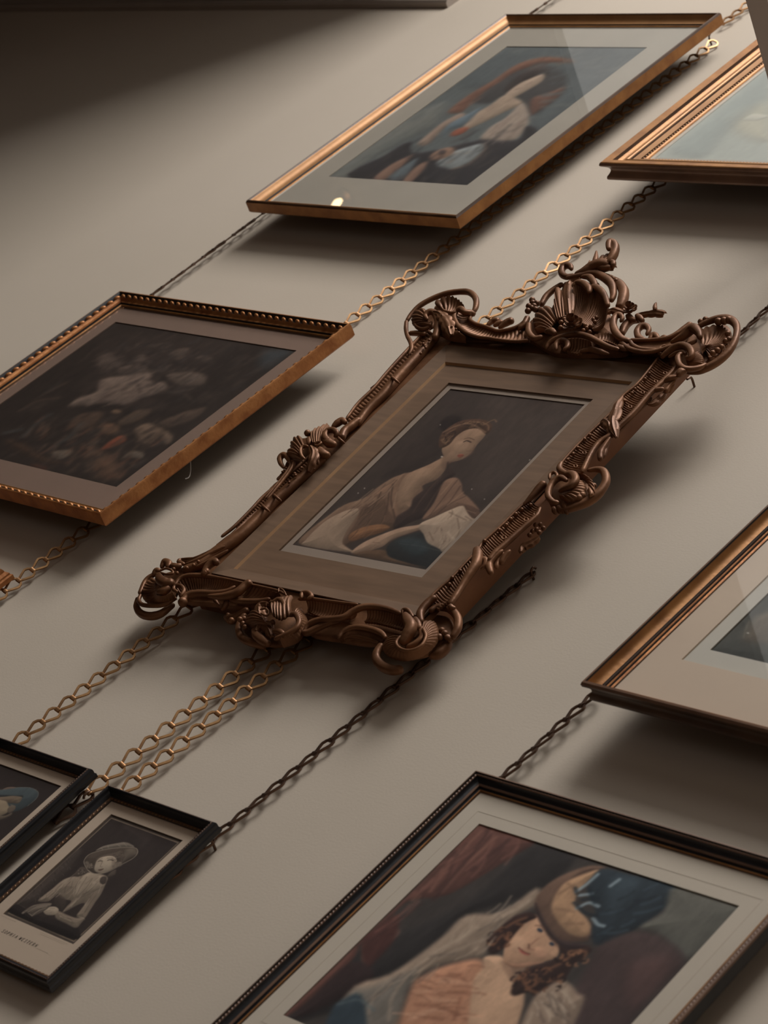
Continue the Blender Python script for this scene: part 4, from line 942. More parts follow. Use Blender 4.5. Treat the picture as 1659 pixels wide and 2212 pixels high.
ART['C'] = paint(543.6, 446.7, 1.6, (43, 35, 30), 0.12, GAIN['C'], [
    ('p', (50, 41, 36), 50, 0.8, [(19.6,50.5),(194.5,30.6),(393.5,11.8),(400.1,113.3),(426.4,183.1),(308.1,221.7),(201.5,264.4),(111.1,153.9)]),
    ('p', (98, 82, 72), 8, 1.0, [(178.4,264.5),(174.8,238.3),(197.0,214.2),(168.3,181.4),(183.2,165.2),(213.5,152.3),(231.1,129.1),(277.6,138.9),(291.4,155.3),(332.9,152.9),(355.0,167.2),(347.7,189.0),(321.8,213.6),(322.1,232.4),(288.8,233.5),(247.2,236.4),(214.6,256.4)]),
    ('p', (78, 65, 57), 10, 0.9, [(85.8,119.1),(97.9,95.1),(145.1,113.8),(184.8,118.9),(181.6,86.5),(218.1,99.0),(246.4,132.5),(222.6,150.4),(139.1,148.1)]),
    ('p', (88, 74, 64), 8, 0.9, [(313.6,132.7),(344.6,112.1),(405.3,112.2),(426.8,140.5),(379.6,151.8),(343.6,144.3)]),
    ('p', (86, 71, 61), 6, 0.9, [(254.1,72.0),(253.6,52.3),(277.7,44.3),(296.4,70.1),(290.6,84.3)]),
    ('p', (74, 62, 54), 6, 0.8, [(329.2,70.0),(339.4,55.0),(369.0,62.0),(368.9,76.2)]),
    ('l', (36, 29, 26), 5, 6.75, 0.59, [(172.7,128.0),(206.1,108.0),(267.3,121.6)]),
    ('l', (36, 29, 26), 5, 6.75, 0.59, [(303.5,133.5),(367.3,164.6),(377.6,187.5)]),
    ('l', (36, 29, 26), 5, 6.75, 0.59, [(259.2,162.1),(304.6,190.8)]),
    ('l', (36, 29, 26), 5, 6.75, 0.59, [(139.1,148.1),(147.7,126.5)]),
    ('l', (36, 29, 26), 5, 6.75, 0.59, [(287.8,91.4),(350.3,98.0),(378.0,79.5)]),
    ('l', (36, 29, 26), 5, 6.75, 0.59, [(384.7,13.5),(444.5,53.2)]),
    ('l', (84, 72, 62), 4, 6.75, 0.51, [(122.0,71.5),(167.2,56.0),(204.0,38.8)]),
    ('l', (84, 72, 62), 4, 6.75, 0.51, [(249.3,125.4),(291.4,123.1)]),
    ('l', (84, 72, 62), 4, 6.75, 0.51, [(332.3,172.1),(383.3,173.7),(419.1,153.4)]),
    ('l', (84, 72, 62), 4, 6.75, 0.51, [(414.9,173.1),(459.0,188.3)]),
    ('p', (48, 39, 34), 10, 0.9, [(310.3,221.2),(372.0,201.3),(423.8,227.0),(387.0,260.0),(337.8,246.4)]),
    ('p', (84, 67, 54), 8, 0.7, [(347.0,281.6),(355.1,242.5),(389.6,234.7),(392.7,264.9),(367.2,289.2)]),
    ('p', (82, 66, 55), 8, 0.7, [(446.5,264.7),(460.4,231.0),(500.9,197.4),(513.2,231.1),(482.7,268.4)]),
    ('p', (92, 75, 62), 7, 1.0, [(409.7,292.8),(420.0,269.6),(472.4,276.9),(516.3,290.5),(526.8,313.0),(491.7,302.4),(476.2,325.2),(431.7,305.8)]),
    ('p', (104, 58, 42), 6, 1.0, [(395.3,362.8),(389.6,334.0),(398.0,313.8),(423.4,325.9),(415.1,345.9)]),
    ('p', (92, 69, 53), 7, 1.0, [(373.6,300.0),(379.1,306.7),(379.4,313.0),(374.6,317.6),(365.4,319.8),(353.8,319.0),(342.0,315.4),(332.3,309.6),(326.8,302.9),(326.4,296.6),(331.3,291.8),(340.6,289.7),(352.3,290.6),(364.1,294.2)]),
    ('p', (94, 74, 58), 4, 1.0, [(323.0,253.5),(325.0,256.3),(324.3,259.1),(321.1,261.2),(316.1,262.4),(310.1,262.3),(304.5,261.0),(300.2,258.7),(298.3,255.8),(298.9,253.1),(302.1,250.9),(307.2,249.7),(313.2,249.9),(318.8,251.2)]),
    ('p', (78, 60, 48), 10, 0.7, [(240.6,318.6),(235.2,282.2),(282.4,265.2),(306.7,303.3),(312.9,326.5)]),
    ('l', (72, 74, 72), 7, 9.45, 0.59, [(170.2,372.7),(158.1,331.5),(160.8,299.1)]),
    ('l', (72, 74, 72), 7, 9.45, 0.59, [(273.2,385.1),(281.2,346.4),(265.6,306.6)]),
    ('l', (72, 74, 72), 7, 9.45, 0.59, [(112.2,373.8),(140.6,354.5)]),
    ('l', (86, 68, 56), 5, 8.1, 0.59, [(74.0,247.4),(82.5,225.9),(91.0,204.4)]),
    ('l', (86, 68, 56), 5, 8.1, 0.59, [(71.9,306.4),(81.4,271.9),(124.2,249.5)]),
    ('l', (86, 68, 56), 5, 8.1, 0.59, [(179.2,370.6),(161.6,343.3)]),
    ('p', (80, 60, 47), 16, 0.9, [(336.3,358.9),(406.0,366.2),(488.5,393.2),(522.1,425.4),(476.1,431.4),(407.1,401.7)]),
    ('p', (88, 76, 65), 5, 1.0, [(290.6,394.3),(328.0,379.1),(339.2,400.6),(319.3,411.5)]),
    ('p', (88, 76, 65), 5, 0.9, [(468.8,373.4),(467.4,350.0),(496.9,345.7),(513.8,362.2),(479.8,364.7)]),
    ('p', (68, 50, 38), 12, 0.7, [(142.0,391.9),(194.9,391.7),(285.5,412.6),(346.0,415.7),(303.2,426.4),(184.9,406.5)]),
    ('p', (56, 60, 62), 20, 0.7, [(467.4,16.6),(531.2,4.0),(528.0,67.7),(488.7,50.6)]),
    ('p', (74, 44, 34), 8, 0.8, [(278.8,438.5),(319.1,434.4),(329.3,446.8)]),
    ('d', 20, 260, 18.8, 104.0, [(60, 49, 42), (34, 28, 25), (66, 54, 47), (50, 42, 37), (56, 50, 47)], 7, 9, 0.55, [(93.2,327.3),(-2.1,13.0),(522.8,5.6),(536.2,437.9),(201.1,445.7)]),
    ('d', 21, 26, 16.9, 129.0, [(108, 92, 80), (62, 51, 45)], 3, 3, 0.55, [(177.2,263.5),(249.3,125.4),(408.8,111.4),(326.0,236.6)]),
    ('c', 22, 90, 8.2, -11.0, [(80, 67, 58), (38, 31, 28), (64, 55, 50), (52, 44, 40)], 5, 6, 0.6, [(375.0,67.2),(383.7,90.6),(362.1,115.1),(314.2,136.2),(248.5,150.0),(177.3,153.6),(114.6,145.9),(73.4,128.3),(63.0,104.1),(85.9,78.4),(137.1,56.6),(205.6,43.3),(277.0,40.9),(337.2,49.5)]),
    ('d', 23, 120, 19.0, 83.0, [(88, 70, 57), (42, 34, 30), (92, 62, 48), (62, 50, 42)], 6, 7, 0.55, [(139.2,316.8),(492.3,272.2),(525.6,429.1),(291.4,417.2)]),
    ('d', 24, 40, 21.2, 141.0, [(104, 88, 77), (84, 70, 61)], 6, 7, 0.5, [(177.2,263.5),(231.1,129.1),(354.2,167.4),(320.0,231.6)]),
], 5, 2.4)
ART['B'] = paint(312.0, 440.0, 2.5, (160, 162, 152), 0.03, GAIN['B'], [
    ('p', (176, 168, 146), 40, 0.7, [(57.0,275.5),(78.7,214.7),(124.0,243.5),(203.1,357.5),(118.8,332.3)]),
    ('p', (184, 180, 166), 8, 0.7, [(95.8,281.6),(101.3,259.1),(139.1,265.3),(127.4,284.2)]),
    ('p', (140, 146, 140), 40, 0.7, [(14.1,395.7),(14.6,246.7),(8.3,76.7),(82.9,184.2),(88.0,318.9),(102.1,427.3)]),
], 6, 0.9)
ART['F'] = paint(316.0, 399.5, 2.0, (70, 69, 64), 0.1, GAIN['F'], [
    ('p', (98, 88, 77), 16, 0.8, [(23.7,347.3),(16.6,320.9),(24.7,304.1),(40.4,285.1),(90.8,354.8),(57.5,365.1),(31.4,364.7)]),
    ('p', (58, 58, 54), 16, 0.8, [(0.2,399.6),(11.1,372.3),(40.7,370.2),(94.9,360.5),(123.1,399.6),(82.3,398.9)]),
    ('l', (120, 112, 100), 2, 2.7, 0.51, [(28.0,360.1),(18.5,341.7),(12.4,326.4)]),
    ('p', (190, 184, 172), 0.6, 1.0, [(29.1,349.0),(29.3,349.4),(29.1,349.9),(28.6,350.3),(27.9,350.5),(27.2,350.5),(26.5,350.3),(26.1,349.9),(25.9,349.5),(26.1,349.0),(26.6,348.7),(27.3,348.5),(28.0,348.4),(28.7,348.6)]),
], 7, 0.9)
ART['E'] = paint(260.0, 360.0, 6, (40, 32, 28), 0.05, GAIN['E'], [
], 8, 0.9)

PICS['A'] = picture('framed_print', 'plain gilt frame holding a coloured print of a lady in a wide hat', 'picture', -0.7988, 0.7633, 0.6102, 0.8498, 0.048, 0, 0, *pA,
                    0.037, 0.0085, M['paper_aged'], (-0.2052, 0.1948, 0.1467, 0.7300), ART['A'])

# --- worn beaded gilt frame, left
pC = prof_mats([('gilt_red', [(0.004, 0), (0.0, 0.004), (0.0, 0.024), (0.0015, 0.0275), (0.004, 0.028)]), ('dark', [(0.006, 0.0255), (0.0075, 0.0225), (0.0135, 0.0215)]),
                ('gilt_red', arc(0.0135, 0.0215, 0.022, 0.016, -0.0018, 5)), ('dark', [(0.0225, 0.0125), (0.0245, 0.0125)]), ('gilt', arc(0.0245, 0.0125, 0.0285, 0.0115, 0.0015, 4)), ('brown', [(0.030, 0.008), (0.030, 0.004)])])
PICS['C'] = picture('framed_print', 'worn reddish gilt frame with large beading around a dark crowded genre scene', 'picture', -0.7802, -0.2161, 0.6869, 0.6146, 0.046, 0, -1.24, *pC,
                    0.030, 0.0085, M['paper_brown'], (-0.2769, 0.2667, 0.0913, 0.5380), ART['C'])


def bead_row(root, w, h, s, t, pitch, rx, ry, rt, mat, seg=8, name='bead'):
    vs, fs = [], []
    for i in range(1, 4):
        a = math.pi / 2 * (1 - i / 4) if False else math.pi / 2 * i / 4
        for k in range(seg):
            b = 2 * math.pi * k / seg
            vs.append((rx * math.sin(a) * math.cos(b), -rt * math.cos(a), ry * math.sin(a) * math.sin(b)))
    for k in range(seg):
        b = 2 * math.pi * k / seg
        vs.append((rx * math.cos(b), 0.002, ry * math.sin(b)))
    vs.append((0, -rt, 0))
    for i in range(3):
        for k in range(seg):
            fs.append((i * seg + k, i * seg + (k + 1) % seg, (i + 1) * seg + (k + 1) % seg, (i + 1) * seg + k))
    for k in range(seg):
        fs.append((4 * seg, (k + 1) % seg, k))
    first = None
    for side in range(4):
        L = (w if side % 2 == 0 else h) - 2 * s
        n_ = int(round(L / pitch))
        for k in range(n_):
            q = (k + 0.5) / n_ * L
            p = [(-w / 2 + s + q, s), (w / 2 - s, s + q), (w / 2 - s - q, h - s), (-w / 2 + s, h - s - q)][side]
            if first is None:
                first = mesh_obj(name, vs, fs, mat, root, smooth=60)
                o = first
            else:
                o = first.copy()
                col.objects.link(o)
                o.parent = root
            o.location = (p[0], -t, p[1])
            o.rotation_euler = (0, -math.pi / 2 * side + 0.35, 0)


bead_row(PICS['C'], 0.6869, 0.6146, 0.0098, 0.0205, 0.0195, 0.0080, 0.0042, 0.0058, M['gilt_red'])

# --- broad gilt frame, upper right
pB = prof_mats([('brown_lip', [(0.010, 0)] + arc(0.010, 0, 0.006, 0.009, 0.003, 4)), ('brown_lip', arc(0.006, 0.009, 0.004, 0.030, -0.008, 7)), ('brown_lip', arc(0.004, 0.030, 0.002, 0.039, 0.003, 4)),
                ('gilt', [(0.004, 0.040), (0.019, 0.037)]), ('brown', [(0.0205, 0.031)]), ('gilt', arc(0.0205, 0.031, 0.034, 0.0285, -0.003, 5)), ('gilt_pale', arc(0.034, 0.0285, 0.040, 0.0275, 0.002, 4)),
                ('brown', [(0.041, 0.024)]), ('gilt_pale', [(0.054, 0.022)]), ('brown', [(0.0545, 0.0195), (0.0585, 0.0195)]), ('gilt', arc(0.0585, 0.0195, 0.0635, 0.015, 0.001, 3)), ('paper_white', [(0.067, 0.011), (0.067, 0.006)])])
PICS['B'] = picture('framed_print', 'broad gilt frame with fine inner beading around a pale print at right edge', 'picture', -0.065, 0.9575, 0.44, 0.60, 0.055, -0.8, 1.2, *pB,
                    0.067, 0.0115, M['paper_aged'], (-0.156, 0.156, 0.080, 0.52), ART['B'])


def fine_beads(root, w, h, s, t, pitch, r, mat, name='fine_beading', tilt=0.0, seg=6, rl=None):
    """continuous small beading, one mesh"""
    vs, fs = [], []
    rl = rl or r
    for side in range(4):
        L = (w if side % 2 == 0 else h) - 2 * s
        n_ = int(round(L / pitch))
        for k in range(n_):
            q = (k + 0.5) / n_ * L
            p = [(-w / 2 + s + q, s), (w / 2 - s, s + q), (w / 2 - s - q, h - s), (-w / 2 + s, h - s - q)][side]
            b0 = len(vs)
            ca, sa = math.cos(math.pi / 2 * side + tilt), math.sin(math.pi / 2 * side + tilt)
            for (ra, hh) in ((1.0, 0.0), (0.75, 0.7)):
                for j in range(seg):
                    b = 2 * math.pi * j / seg
                    a1, a2 = rl * ra * math.cos(b), r * ra * math.sin(b)
                    vs.append((p[0] + a1 * ca - a2 * sa, -t - r * hh, p[1] + a1 * sa + a2 * ca))
            vs.append((p[0], -t - r, p[1]))
            for j in range(seg):
                j2 = (j + 1) % seg
                fs.append((b0 + j, b0 + j2, b0 + seg + j2, b0 + seg + j))
                fs.append((b0 + seg + j, b0 + seg + j2, b0 + 2 * seg))
    return tag(mesh_obj(name, vs, fs, mat, root, smooth=60), kind='stuff')


fine_beads(PICS['B'], 0.44, 0.60, 0.0565, 0.0195, 0.0075, 0.0022, M['gilt_pale'])

# --- gilt coved frame, right middle
pF = prof_mats([('brown', [(0.007, 0)] + arc(0.007, 0, 0.004, 0.008, 0.002, 3)), ('brown', arc(0.004, 0.008, 0.004, 0.024, -0.004, 5)), ('brown', [(0.001, 0.026), (0.0, 0.030)]), ('brown_lip', [(0.002, 0.0335), (0.0055, 0.034)]),
                ('dark', [(0.0065, 0.0315)]), ('gilt', arc(0.0065, 0.0315, 0.0165, 0.0185, -0.003, 8)), ('dark', [(0.0172, 0.0172)]), ('brown_lip', arc(0.0172, 0.0172, 0.0195, 0.017, 0.0008, 3)), ('dark', [(0.0203, 0.0152)]),
                ('gilt_red', arc(0.0203, 0.0152, 0.0235, 0.0148, 0.0008, 3)), ('dark', [(0.0245, 0.0125)]), ('gilt_red', [(0.0275, 0.0115)]), ('brown', [(0.0285, 0.0085), (0.0285, 0.004)])])
PICS['F'] = picture('framed_print', 'coved golden brown frame with wide cream mat and a dark grey print', 'picture', 0.9928, -0.3432, 0.52, 0.66, 0.050, 0, -0.4, *pF,
                    0.0285, 0.0095, M['paper_tan'], (-0.158, 0.158, 0.1405, 0.54), ART['F'], mat2=((-0.181, 0.181, 0.109, 0.566), M['paper_white']))
fine_beads(PICS['F'], 0.52, 0.66, 0.0184, 0.0174, 0.0026, 0.0011, M['dark'], seg=5)

# --- dark and gold moulded frame, lower right
pG = prof_mats([('black', [(0.002, 0), (0.0, 0.003), (0.0, 0.019)]), ('brown_lip', [(0.0008, 0.0215), (0.003, 0.0222)]), ('dark', [(0.0042, 0.0195)]), ('brown_lip', arc(0.0042, 0.0195, 0.007, 0.0193, 0.001, 3)),
                ('black', arc(0.007, 0.0193, 0.0125, 0.0125, -0.0018, 6)), ('brown_lip', arc(0.0125, 0.0125, 0.0162, 0.0118, 0.001, 4)), ('black', [(0.0167, 0.0095), (0.0192, 0.0092)]), ('gilt', arc(0.0192, 0.0092, 0.0212, 0.0085, 0.0008, 3)), ('brown', [(0.0225, 0.0065), (0.0225, 0.003)])])
PICS['G'] = picture('framed_print', 'large dark gold-lined frame holding a colour print of a curly haired lady', 'picture', 0.9383, -1.0334, 0.5415, 0.5343, 0.022, 0, 0, *pG,
                    0.0225, 0.0068, M['paper'], (-0.2079, 0.2077, 0.0969, 0.4634), ART['G'])
ring('plate_mark', (-0.2285, 0.2283, 0.0768, 0.4835), (-0.2265, 0.2263, 0.0788, 0.4815), 0.0068, 0.0071, M['paper'], PICS['G'])
fine_beads(PICS['G'], 0.5415, 0.5343, 0.0056, 0.0198, 0.0055, 0.0011, M['brown_lip'], name='rope_twist', tilt=0.6, rl=0.0028)

# --- the pair of small black frames, lower left
pI = prof_mats([('black', [(0.003, 0), (0.0, 0.003), (0.0, 0.009), (0.0015, 0.011), (0.0015, 0.013)] + arc(0.0015, 0.013, 0.0045, 0.0205, 0.0012, 4)), ('brown', [(0.0055, 0.0212)]), ('black', arc(0.0055, 0.0212, 0.0085, 0.0195, 0.0008, 3)), ('black', arc(0.0085, 0.0195, 0.0135, 0.0105, -0.001, 5)),
                ('black', [(0.0145, 0.0105)]), ('brown', arc(0.0145, 0.0105, 0.018, 0.0078, 0.0006, 3)), ('dark', [(0.0185, 0.0055), (0.0185, 0.003)])])


def black_pair(label, x, z, lean, art, key):
    w, h = 0.238, 0.321
    p = PICS[key] = picture('framed_print', label, 'picture', x, z, w, h, 0.008, lean, 0, *pI, 0.0185, 0.006, M['paper_tan'],
                            (-0.0787, 0.0787, 0.0745, 0.2828), art, group='pair of small black frames')
    fine_beads(p, w, h, 0.0057, 0.0208, 0.0042, 0.0008, M['brown_lip'], name='dotted_line', rl=0.0013)
    fine_beads(p, w, h, 0.0163, 0.0092, 0.0075, 0.0011, M['gilt_dim'], name='gilt_pattern', rl=0.0027, tilt=0.5)
    return p


black_pair('small black framed print of a girl in a pale bonnet', 0.2500, -1.0285, 1.9, ART['I'], 'I')
black_pair('small black framed print of a dark-hatted lady, cut by the left edge', -0.0425, -1.0125, 1.9, ART['H'], 'H')

# --- frame whose corner just shows at the left edge
pE = prof_mats([('gilt_red', [(0.006, 0), (0.0, 0.002), (0.0, 0.010), (0.003, 0.012), (0.003, 0.015), (0.008, 0.019), (0.008, 0.022)]), ('gilt_red', [(0.010, 0.026), (0.016, 0.027)]), ('dark', [(0.018, 0.020)]), ('dark', [(0.026, 0.014), (0.030, 0.008), (0.030, 0.003)])])
PICS['E'] = picture('framed_print', 'stepped gilt frame of which only one corner shows at the left edge', 'picture', -0.747, -0.8844, 0.42, 0.52, 0.020, 0, 0, *pE,
                    0.030, 0.0075, M['paper_brown'], (-0.13, 0.13, 0.08, 0.44), ART['E'])

# ------------------------------------------------------------------ hanging chains
def link_mesh(mat):
    """flat-bar pear shaped link, narrow foot with a folded clip round the next link; hangs along -Z"""
    p = 0.0317
    out = []
    # outline of the bar centre line, clockwise from the foot
    pts = [(0.0018, -p + 0.001), (0.0048, -p + 0.0085), (0.0092, -p + 0.0190), (0.0105, -0.0085), (0.0085, -0.0026), (0.0040, 0.0014)]
    path = pts + [(-x, z) for (x, z) in reversed(pts)]
    n_ = len(path)
    vs, fs = [], []
    hw, ht = 0.0017, 0.0015
    for i in range(n_):
        a, b, c = path[i - 1], path[i], path[(i + 1) % n_]
        tx, tz = c[0] - a[0], c[1] - a[1]
        L = math.hypot(tx, tz)
        nx, nz = tz / L, -tx / L
        for (o1, o2) in ((-hw, -ht), (hw, -ht), (hw, ht), (-hw, ht)):
            vs.append((b[0] + nx * o1, o2, b[1] + nz * o1))
    for i in range(n_):
        j = (i + 1) % n_
        for k in range(4):
            k2 = (k + 1) % 4
            fs.append((i * 4 + k, i * 4 + k2, j * 4 + k2, j * 4 + k))
    # the clip: a rounded sleeve across the foot
    b0 = len(vs)
    cz = -p + 0.0005
    for x in (-0.0042, 0.0042):
        for k in range(8):
            a = 2 * math.pi * k / 8
            vs.append((x, 0.0032 * math.cos(a), cz + 0.0042 * math.sin(a)))
    for k in range(8):
        k2 = (k + 1) % 8
        fs.append((b0 + k, b0 + k2, b0 + 8 + k2, b0 + 8 + k))
    fs += [tuple(b0 + k for k in range(7, -1, -1)), tuple(b0 + 8 + k for k in range(8))]
    me_o = mesh_obj('link', vs, fs, mat, None, smooth=40)
    me = me_o.data
    bpy.data.objects.remove(me_o)
    return me


LINK = {'brass': link_mesh(M['brass']), 'iron': link_mesh(M['iron'])}
PITCH = 0.0317


def chain(label, top, bottom, twist, kind='brass', wob=6, seed=0, scale=1.0):
    """top / bottom = (x, z, distance from the wall)"""
    rnd = random.Random(seed)
    a = Vector((top[0], -top[2], Z0 + top[1]))
    b = Vector((bottom[0], -bottom[2], Z0 + bottom[1]))
    root = empty('picture_chain', b)
    tag(root, label, 'chain', 'picture hanging chains')
    d = (a - b)
    L = d.length
    n_ = max(1, int(round(L / (PITCH * scale))))
    pz = L / n_
    up = d.normalized()
    side = Vector((0, -1, 0))
    side = (side - up * side.dot(up)).normalized()
    right = -up.cross(side)
    base = Matrix((right, -side, up)).transposed()
    for k in range(n_):
        o = bpy.data.objects.new('link', LINK[kind])
        col.objects.link(o)
        o.parent = root
        t = math.radians(twist + rnd.uniform(-wob, wob))
        o.matrix_local = Matrix.Translation(d * ((k + 1) / n_)) @ (base @ Matrix.Rotation(t, 3, 'Z')).to_4x4() @ Matrix.Scale(pz / PITCH, 4)
    return root


chain('short brass chain end above the plain gilt frame, left one', (-1.1409, 2.3819, 0.012), (-1.1650, 1.7321, 0.012), 20, 'iron', seed=1)
chain('short brass chain end above the plain gilt frame, right one', (-0.5566, 2.3653, 0.012), (-0.5672, 1.6882, 0.012), -10, 'brass', seed=2)
chain('dark chain from the plain gilt frame down to the worn beaded frame', (-1.1420, 0.8526, 0.012), (-1.1347, 0.4859, 0.014), 19, 'iron', seed=3)
chain('long brass chain along the right side of the plain gilt frame', (-0.5293, 1.6117, 0.010), (-0.5450, 0.4729, 0.012), -26, 'brass', seed=4)
chain('brass chain from the broad gilt frame down to the ornate frame', (-0.2302, 1.0461, 0.012), (-0.2388, 0.5082, 0.014), -24, 'brass', seed=5)
chain('thin dark chain leaving the upper right corner of the ornate frame', (0.2823, 1.0109, 0.012), (0.2989, 0.5617, 0.012), 20, 'iron', seed=6)
chain('brass chain under the worn beaded frame, running to the left edge', (-0.5354, -0.1731, 0.012), (-0.5386, -0.4220, 0.014), -28, 'brass', seed=7)
chain('brass chain to the half hidden black frame, the leftmost', (-0.1311, -0.2883, 0.012), (-0.1443, -0.6876, 0.016), -22, 'brass', seed=8)
chain('brass chain ending behind the right corner of the half hidden black frame', (0.0987, -0.3298, 0.012), (0.0821, -0.7198, 0.016), -30, 'brass', seed=9)
chain("brass chain to the left part of the bonnet girl's black frame", (0.1521, -0.2902, 0.012), (0.1368, -0.7004, 0.016), -28, 'brass', seed=10)
chain("thin bronze chain beside the bonnet girl's black frame, reaching up behind the ornate frame", (0.3863, -0.0714, 0.004), (0.3533, -0.7174, 0.010), 14, 'iron', seed=11)
chain("loose chain tail hanging beside the lower right side of the bonnet girl's black frame", (0.3543, -0.7201, 0.010), (0.3495, -0.8109, 0.008), 10, 'iron', seed=13)
chain('loose chain tail hanging down between the two small black frames', (0.0778, -0.7138, 0.010), (0.0728, -0.7800, 0.008), -10, 'iron', seed=14)
chain('thin dark chain between the coved golden frame and the large dark frame', (0.6866, -0.2805, 0.012), (0.6805, -0.4759, 0.014), 20, 'iron', seed=12)


# ------------------------------------------------------------------ the ornate carved frame
DL, DR = 3.85, 1.77          # it leans out of the wall and hangs a little askew
_le, _ro = math.radians(DL), math.radians(DR)
_v0 = -0.125
_gx, _gz = -math.sin(_ro) * _v0, math.cos(_ro) * _v0
orn = empty('ornate_framed_print', (0.1292 + _gx, -(0.055 + _gz * math.sin(_le)), Z0 - 0.1907 + _gz * math.cos(_le)), DL, DR)
tag(orn, 'heavily carved bronze rococo frame around a portrait of a lady in profile', 'picture')


def lbox(name, u0, u1, v0, v1, w0, w1, mat, parent=None):
    return box(name, u0 / 1000, u1 / 1000, -w1 / 1000, -w0 / 1000, v0 / 1000, v1 / 1000, mat, parent or orn)


lbox('side_board', -242, -229, 6, 697, -36, 3, M['board'])
lbox('side_board', 229, 242, 6, 697, -36, 3, M['board'])
lbox('top_board', -229, 229, 655, 697, -36, 3, M['bronze'])
lbox('bottom_board', -229, 229, 6, 44, -36, 3, M['bronze'])
lbox('side_ground', -262, -229, 20, 680, -12, 6, M['bronze'])
lbox('backing_board', -229, 229, 44, 655, -34, -30, M['backing'])


def sloped_ring(name, o, wo, i, wi, mat, thick=3.0):
    vs = []
    for dw in (0, -thick):
        for (x0, x1, z0, z1), w in ((o, wo), (i, wi)):
            vs += [(x / 1000, -(w + dw) / 1000, z / 1000) for (x, z) in ((x0, z0), (x1, z0), (x1, z1), (x0, z1))]
    fs = []
    for a in range(4):
        b = (a + 1) % 4
        fs += [(a, b, 4 + b, 4 + a), (8 + b, 8 + a, 12 + a, 12 + b), (b, a, 8 + a, 8 + b), (4 + a, 4 + b, 12 + b, 12 + a)]
    return mesh_obj(name, vs, fs, mat, orn)


sloped_ring('outer_liner', (-229, 229, 44, 655), 8, (-199, 201, 65, 614), 5, M['bronze_dark'])
sloped_ring('liner_bevel', (-199, 201, 65, 614), 5, (-196.5, 198.5, 67.5, 611.5), 1.0, M['liner_edge'])
sloped_ring('inner_liner', (-196.5, 198.5, 67.5, 611.5), 1.0, (-154.5, 154.5, 125, 567), 1.0, M['bronze_dark'])
sloped_ring('mat_board', (-158, 158, 121, 571), -2.2, (-143, 144.5, 145, 556), -2.2, M['paper_grey'], 1.2)
print_grid('print', orn, -0.1445, 0.146, 0.1435, 0.5575, -0.0036, ART['D'])
v_, f_ = box_data(-0.154, 0.154, 0.0, 0.0018, 0.1255, 0.5665)
mesh_obj('glass_pane', v_, f_, [M['clear'], M['glass']], orn, [0, 0, 1, 0, 0, 0])


def spline(P, n):
    P = np.array(P, float)
    if len(P) == 2:
        return P[0] + (P[1] - P[0]) * np.linspace(0, 1, n)[:, None]
    Q = np.vstack([2 * P[0] - P[1], P, 2 * P[-1] - P[-2]])
    seg = np.linalg.norm(np.diff(P, axis=0), axis=1)
    cum = np.concatenate([[0], np.cumsum(seg)])
    s = np.linspace(0, cum[-1], n)
    out = []
    for x in s:
        i = min(len(P) - 2, max(0, int(np.searchsorted(cum, x, 'right') - 1)))
        t = (x - cum[i]) / max(1e-9, seg[i])
        a, b, c, d = Q[i], Q[i + 1], Q[i + 2], Q[i + 3]
        out.append(0.5 * ((2 * b) + (c - a) * t + (2 * a - 5 * b + 4 * c - d) * t * t + (3 * b - a - 3 * c + d) * t ** 3))
    return np.array(out)


def to_local(p):
    return (p[0] / 1000.0, -p[2] / 1000.0, p[1] / 1000.0)


def finish(name, vs, fs, parent, mat, smooth=50):
    return mesh_obj(name, [to_local(v) for v in vs], fs, mat, parent, smooth=smooth)


def carve_scroll(name, P, r, parent, mat):
    """tapering carved scroll with a shallow groove along its back"""
    P = np.array(P, float)
    L = np.linalg.norm(np.diff(P, axis=0), axis=1).sum()
    n_ = int(min(90, max(10, L / 2.2)))
    c = spline(P, n_)
    r = np.atleast_1d(np.array(r, float))
    rad = np.interp(np.linspace(0, 1, n_), np.linspace(0, 1, len(r)), r)
    end = np.minimum(1, np.minimum(np.arange(n_) + 0.35, n_ - 0.65 - np.arange(n_)) / 2.2)
    rad = rad * np.sqrt(np.clip(end * (2 - end), 0.06, 1))
    t = np.gradient(c, axis=0)
    t /= np.linalg.norm(t, axis=1)[:, None] + 1e-9
    wax = np.array([0, 0, 1.0])
    seg = 12
    vs, fs = [], []
    groove = [1.0, 1.03, 1.04, 0.98, 1.04, 1.03, 1.0, 1, 1, 1, 1, 1] if r.max() >= 4.0 else [1.0] * 12
    for i in range(n_):
        s = np.cross(wax, t[i])
        s /= np.linalg.norm(s) + 1e-9
        b = np.cross(t[i], s)
        for k in range(seg):
            a = 2 * math.pi * k / seg
            q = groove[k] if 0 <= k <= 6 else 1
            if k == 3 and r.max() >= 4.0:
                q = 0.86
            vs.append(c[i] + rad[i] * q * (math.cos(a) * s + 1.05 * math.sin(a) * b))
    for i in range(n_ - 1):
        for k in range(seg):
            k2 = (k + 1) % seg
            fs.append((i * seg + k, i * seg + k2, (i + 1) * seg + k2, (i + 1) * seg + k))
    fs += [tuple(range(seg - 1, -1, -1)), tuple((n_ - 1) * seg + k for k in range(seg))]
    return finish(name, vs, fs, parent, mat, 60)


